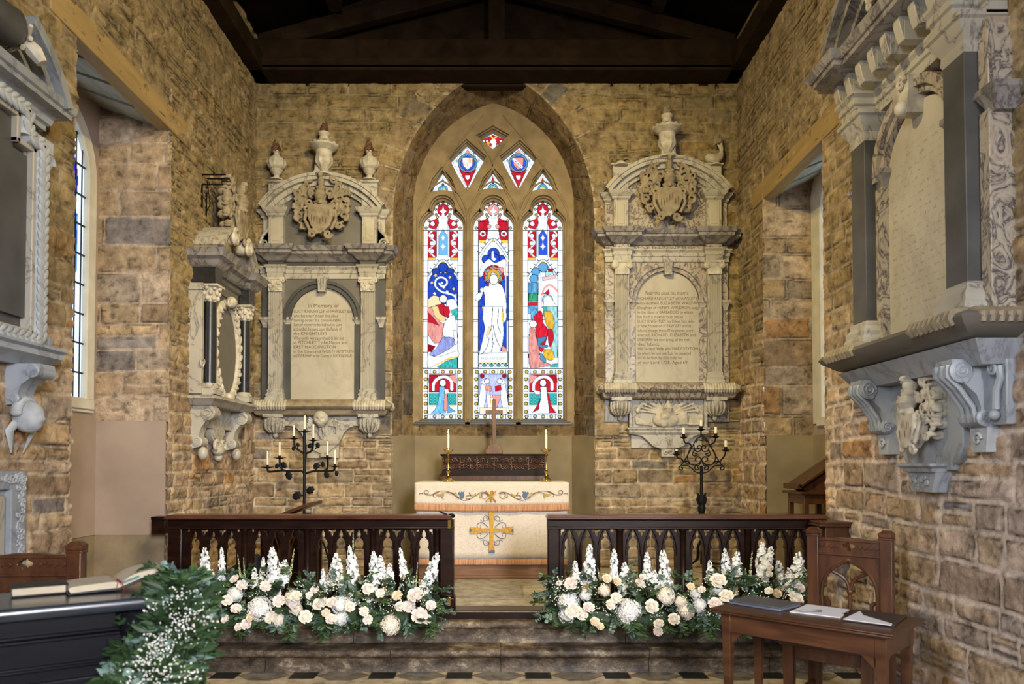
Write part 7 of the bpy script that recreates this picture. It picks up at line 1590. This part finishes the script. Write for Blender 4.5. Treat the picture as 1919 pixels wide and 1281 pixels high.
SL=[(300,570,285,285,46,0),(330,560,330,430,40,0),(400,500,395,285,26,0),(520,480,498,330,20,1),(650,500,665,350,24,0),(600,520,610,420,30,0),(735,500,720,285,50,0),(790,500,800,370,44,0),(830,470,862,295,30,1),(545,480,535,350,18,1),(1050,560,1045,425,28,0),(1135,520,1130,325,50,0),(1100,520,1110,400,36,0),(1235,620,1215,270,36,0),(1240,280,1240,185,18,1),(1250,470,1245,330,30,0),(1375,540,1370,310,40,0),(1420,470,1415,340,36,0),(1470,520,1475,390,36,0),(1360,620,1355,480,44,0),(1575,470,1540,290,28,0),(1640,540,1655,380,18,1),(1690,580,1785,318,48,0),(1560,560,1560,480,30,0),(960,640,955,520,34,0),(740,600,745,520,44,0)]
RR=[(238,522,38),(472,488,27),(540,507,27),(357,672,34),(530,613,32),(497,658,30),(690,520,32),(1188,500,46),(1238,597,40),(1170,650,42),(762,668,40),(250,695,44),(310,715,38),(395,765,28),(428,795,24),(802,778,30),(800,830,27),(903,750,34),(1510,568,24),(1565,585,27),(1690,615,42),(1720,550,28),(1515,460,20),(1520,420,18),(1080,560,22),(1010,540,22),(165,520,16),(700,480,20)]
HR=[(225,645,72,0),(215,725,56,0),(610,705,84,0),(850,605,58,1),(975,700,58,1),(945,640,40,1),(1065,665,46,0),(330,600,38,0),(450,570,40,1),(1040,590,34,0),(1180,560,34,0)]
SR=[(280,510,265,375,34,0),(360,520,360,265,44,0),(520,500,515,295,34,0),(590,580,583,385,50,0),(640,560,650,430,30,1),(730,520,728,318,36,0),(850,580,830,305,50,0),(780,540,775,440,40,0),(1140,500,1130,370,30,0),(1240,470,1228,295,36,0),(1290,520,1310,315,48,0),(1460,580,1470,250,52,0),(1490,420,1530,280,36,0),(1380,540,1405,310,34,1),(1370,560,1360,420,30,1),(1590,560,1570,370,44,0),(1690,580,1700,320,66,0),(1640,560,1640,420,36,0),(430,480,410,420,24,1),(980,600,1010,500,26,1),(1440,620,1440,500,44,1)]
def split(L,a,b): return [q for q in L if a<=q[0]<b]
def sp(S,o,a,b): return [(o+x0/k3,940+y0/k3,o+x1/k3,940+y1/k3,w_,bu) for x0,y0,x1,y1,w_,bu in S if a<=x0<b]
def arr(label,o,R,H,S,a,b,seed):
    px=(o+max(a,190 if o==300 else 60)/k3,o+b/k3); return arrangement(label,px,cL(split(R,a,b),o),[(o+x/k3,940+y/k3,r/k3,c) for x,y,r,c in H if a<=x<b],sp(S,o,a,b),seed)
arr('mass of white roses, hydrangea and delphinium at the far left end of the left rail',300,RL,HL,SL,0,890,4)
arr('white rose and delphinium arrangement on the step left of the rail opening',300,RL,HL,SL,890,1830,5)
arr('white hydrangea and rose arrangement on the step right of the rail opening',1000,RR,HR,SR,0,900,6)
arr('white delphinium and cream rose arrangement behind the signing table',1000,RR,HR,SR,900,1760,7)
# ---- garland over the corner of the reading desk
rnd.seed(9)
t=thing('foliage_garland','leafy garland with gypsophila hanging over the corner of the reading desk','garland',(Q0[0]+.08,Q0[1]+.05,ZD)); base=Vector(t.location)
me=MB(); ml=MB(); md=MB(); ms=MB(); mg=MB(); core=MB()
path=[(338,1085,2.86),(335,1120,2.74),(332,1160,2.66),(318,1205,2.58),(300,1250,2.50),(275,1300,2.42),(250,1360,2.36)]
PP=[]
for px,py,Y in path: x,z=WY(px,py,Y); PP.append(Vector((x,Y,z)))
PQ=catmull(PP,14); core.tube([tuple(p-base) for p in PQ],.045,8); core.build('moss_core',M['leafd'],t)
wd=[.055+.025*min(1,i/30)+ .03*(i/len(PQ)) for i in range(len(PQ))]
for i,p in enumerate(PQ):
    for q in range(17):
        a=rnd.uniform(0,2*PI); s=Vector((math.cos(a),-abs(math.sin(a))*.8+.2,rnd.uniform(-.5,.6))); c=p+s*wd[i]*rnd.uniform(.3,1.0)-base; d=(s.x*1.2,s.y,s.z-.1); k=rnd.random()
        if k<.20: sprig(me,ms,c,d,rnd.uniform(.04,.08),'euc')
        elif k<.45: sprig(ml,ms,c,d,rnd.uniform(.04,.08),'rus')
        elif k<.8:
            for z_ in range(3): leafcard(rnd.choice((ml,md,md,md,me)),c,(d[0]+rnd.uniform(-.7,.7),d[1],d[2]+rnd.uniform(-.7,.7)),rnd.uniform(.045,.09),rnd.uniform(.018,.036))
        else: sprig(md,ms,c,d,rnd.uniform(.05,.08),'long')
for px,py,n_,sp_ in ((375,1148,110,.036),(355,1165,60,.03),(310,1205,80,.030),(325,1195,60,.025),(290,1235,60,.025),(305,1260,60,.03),(340,1240,30,.03),(262,1277,50,.025),(375,1255,30,.02),(350,1110,40,.025),(300,1130,24,.02)):
    Y=2.62-.003*(py-1100)/1.5; x,z=WY(px,py,Y); c=Vector((x,Y-.06,z))
    for q in range(int(n_*.8)):
        o_=Vector((rnd.gauss(0,sp_),rnd.gauss(0,sp_*.6),rnd.gauss(0,sp_*.8))); p=c+o_; mg.ell(tuple(p-base),rnd.uniform(.0018,.0032),6,4)
        if q%3==0: ms.tube([tuple(p-base),tuple(p-base+Vector((rnd.uniform(-.01,.01),.03,-.03)))],.0007,3)
me.build('eucalyptus',M['euc'],t,smooth=0); ml.build('greenery',M['leaf'],t,smooth=0); md.build('dark_foliage',M['leafd'],t,smooth=0); ms.build('twigs',M['stem'],t,smooth=0); mg.build('gypsophila',M['gyp'],t,smooth=80)['kind']='stuff'

for o_ in t.children:
    if o_.name.split('.')[0] in ('eucalyptus','greenery','dark_foliage','twigs'): o_['kind']='stuff'
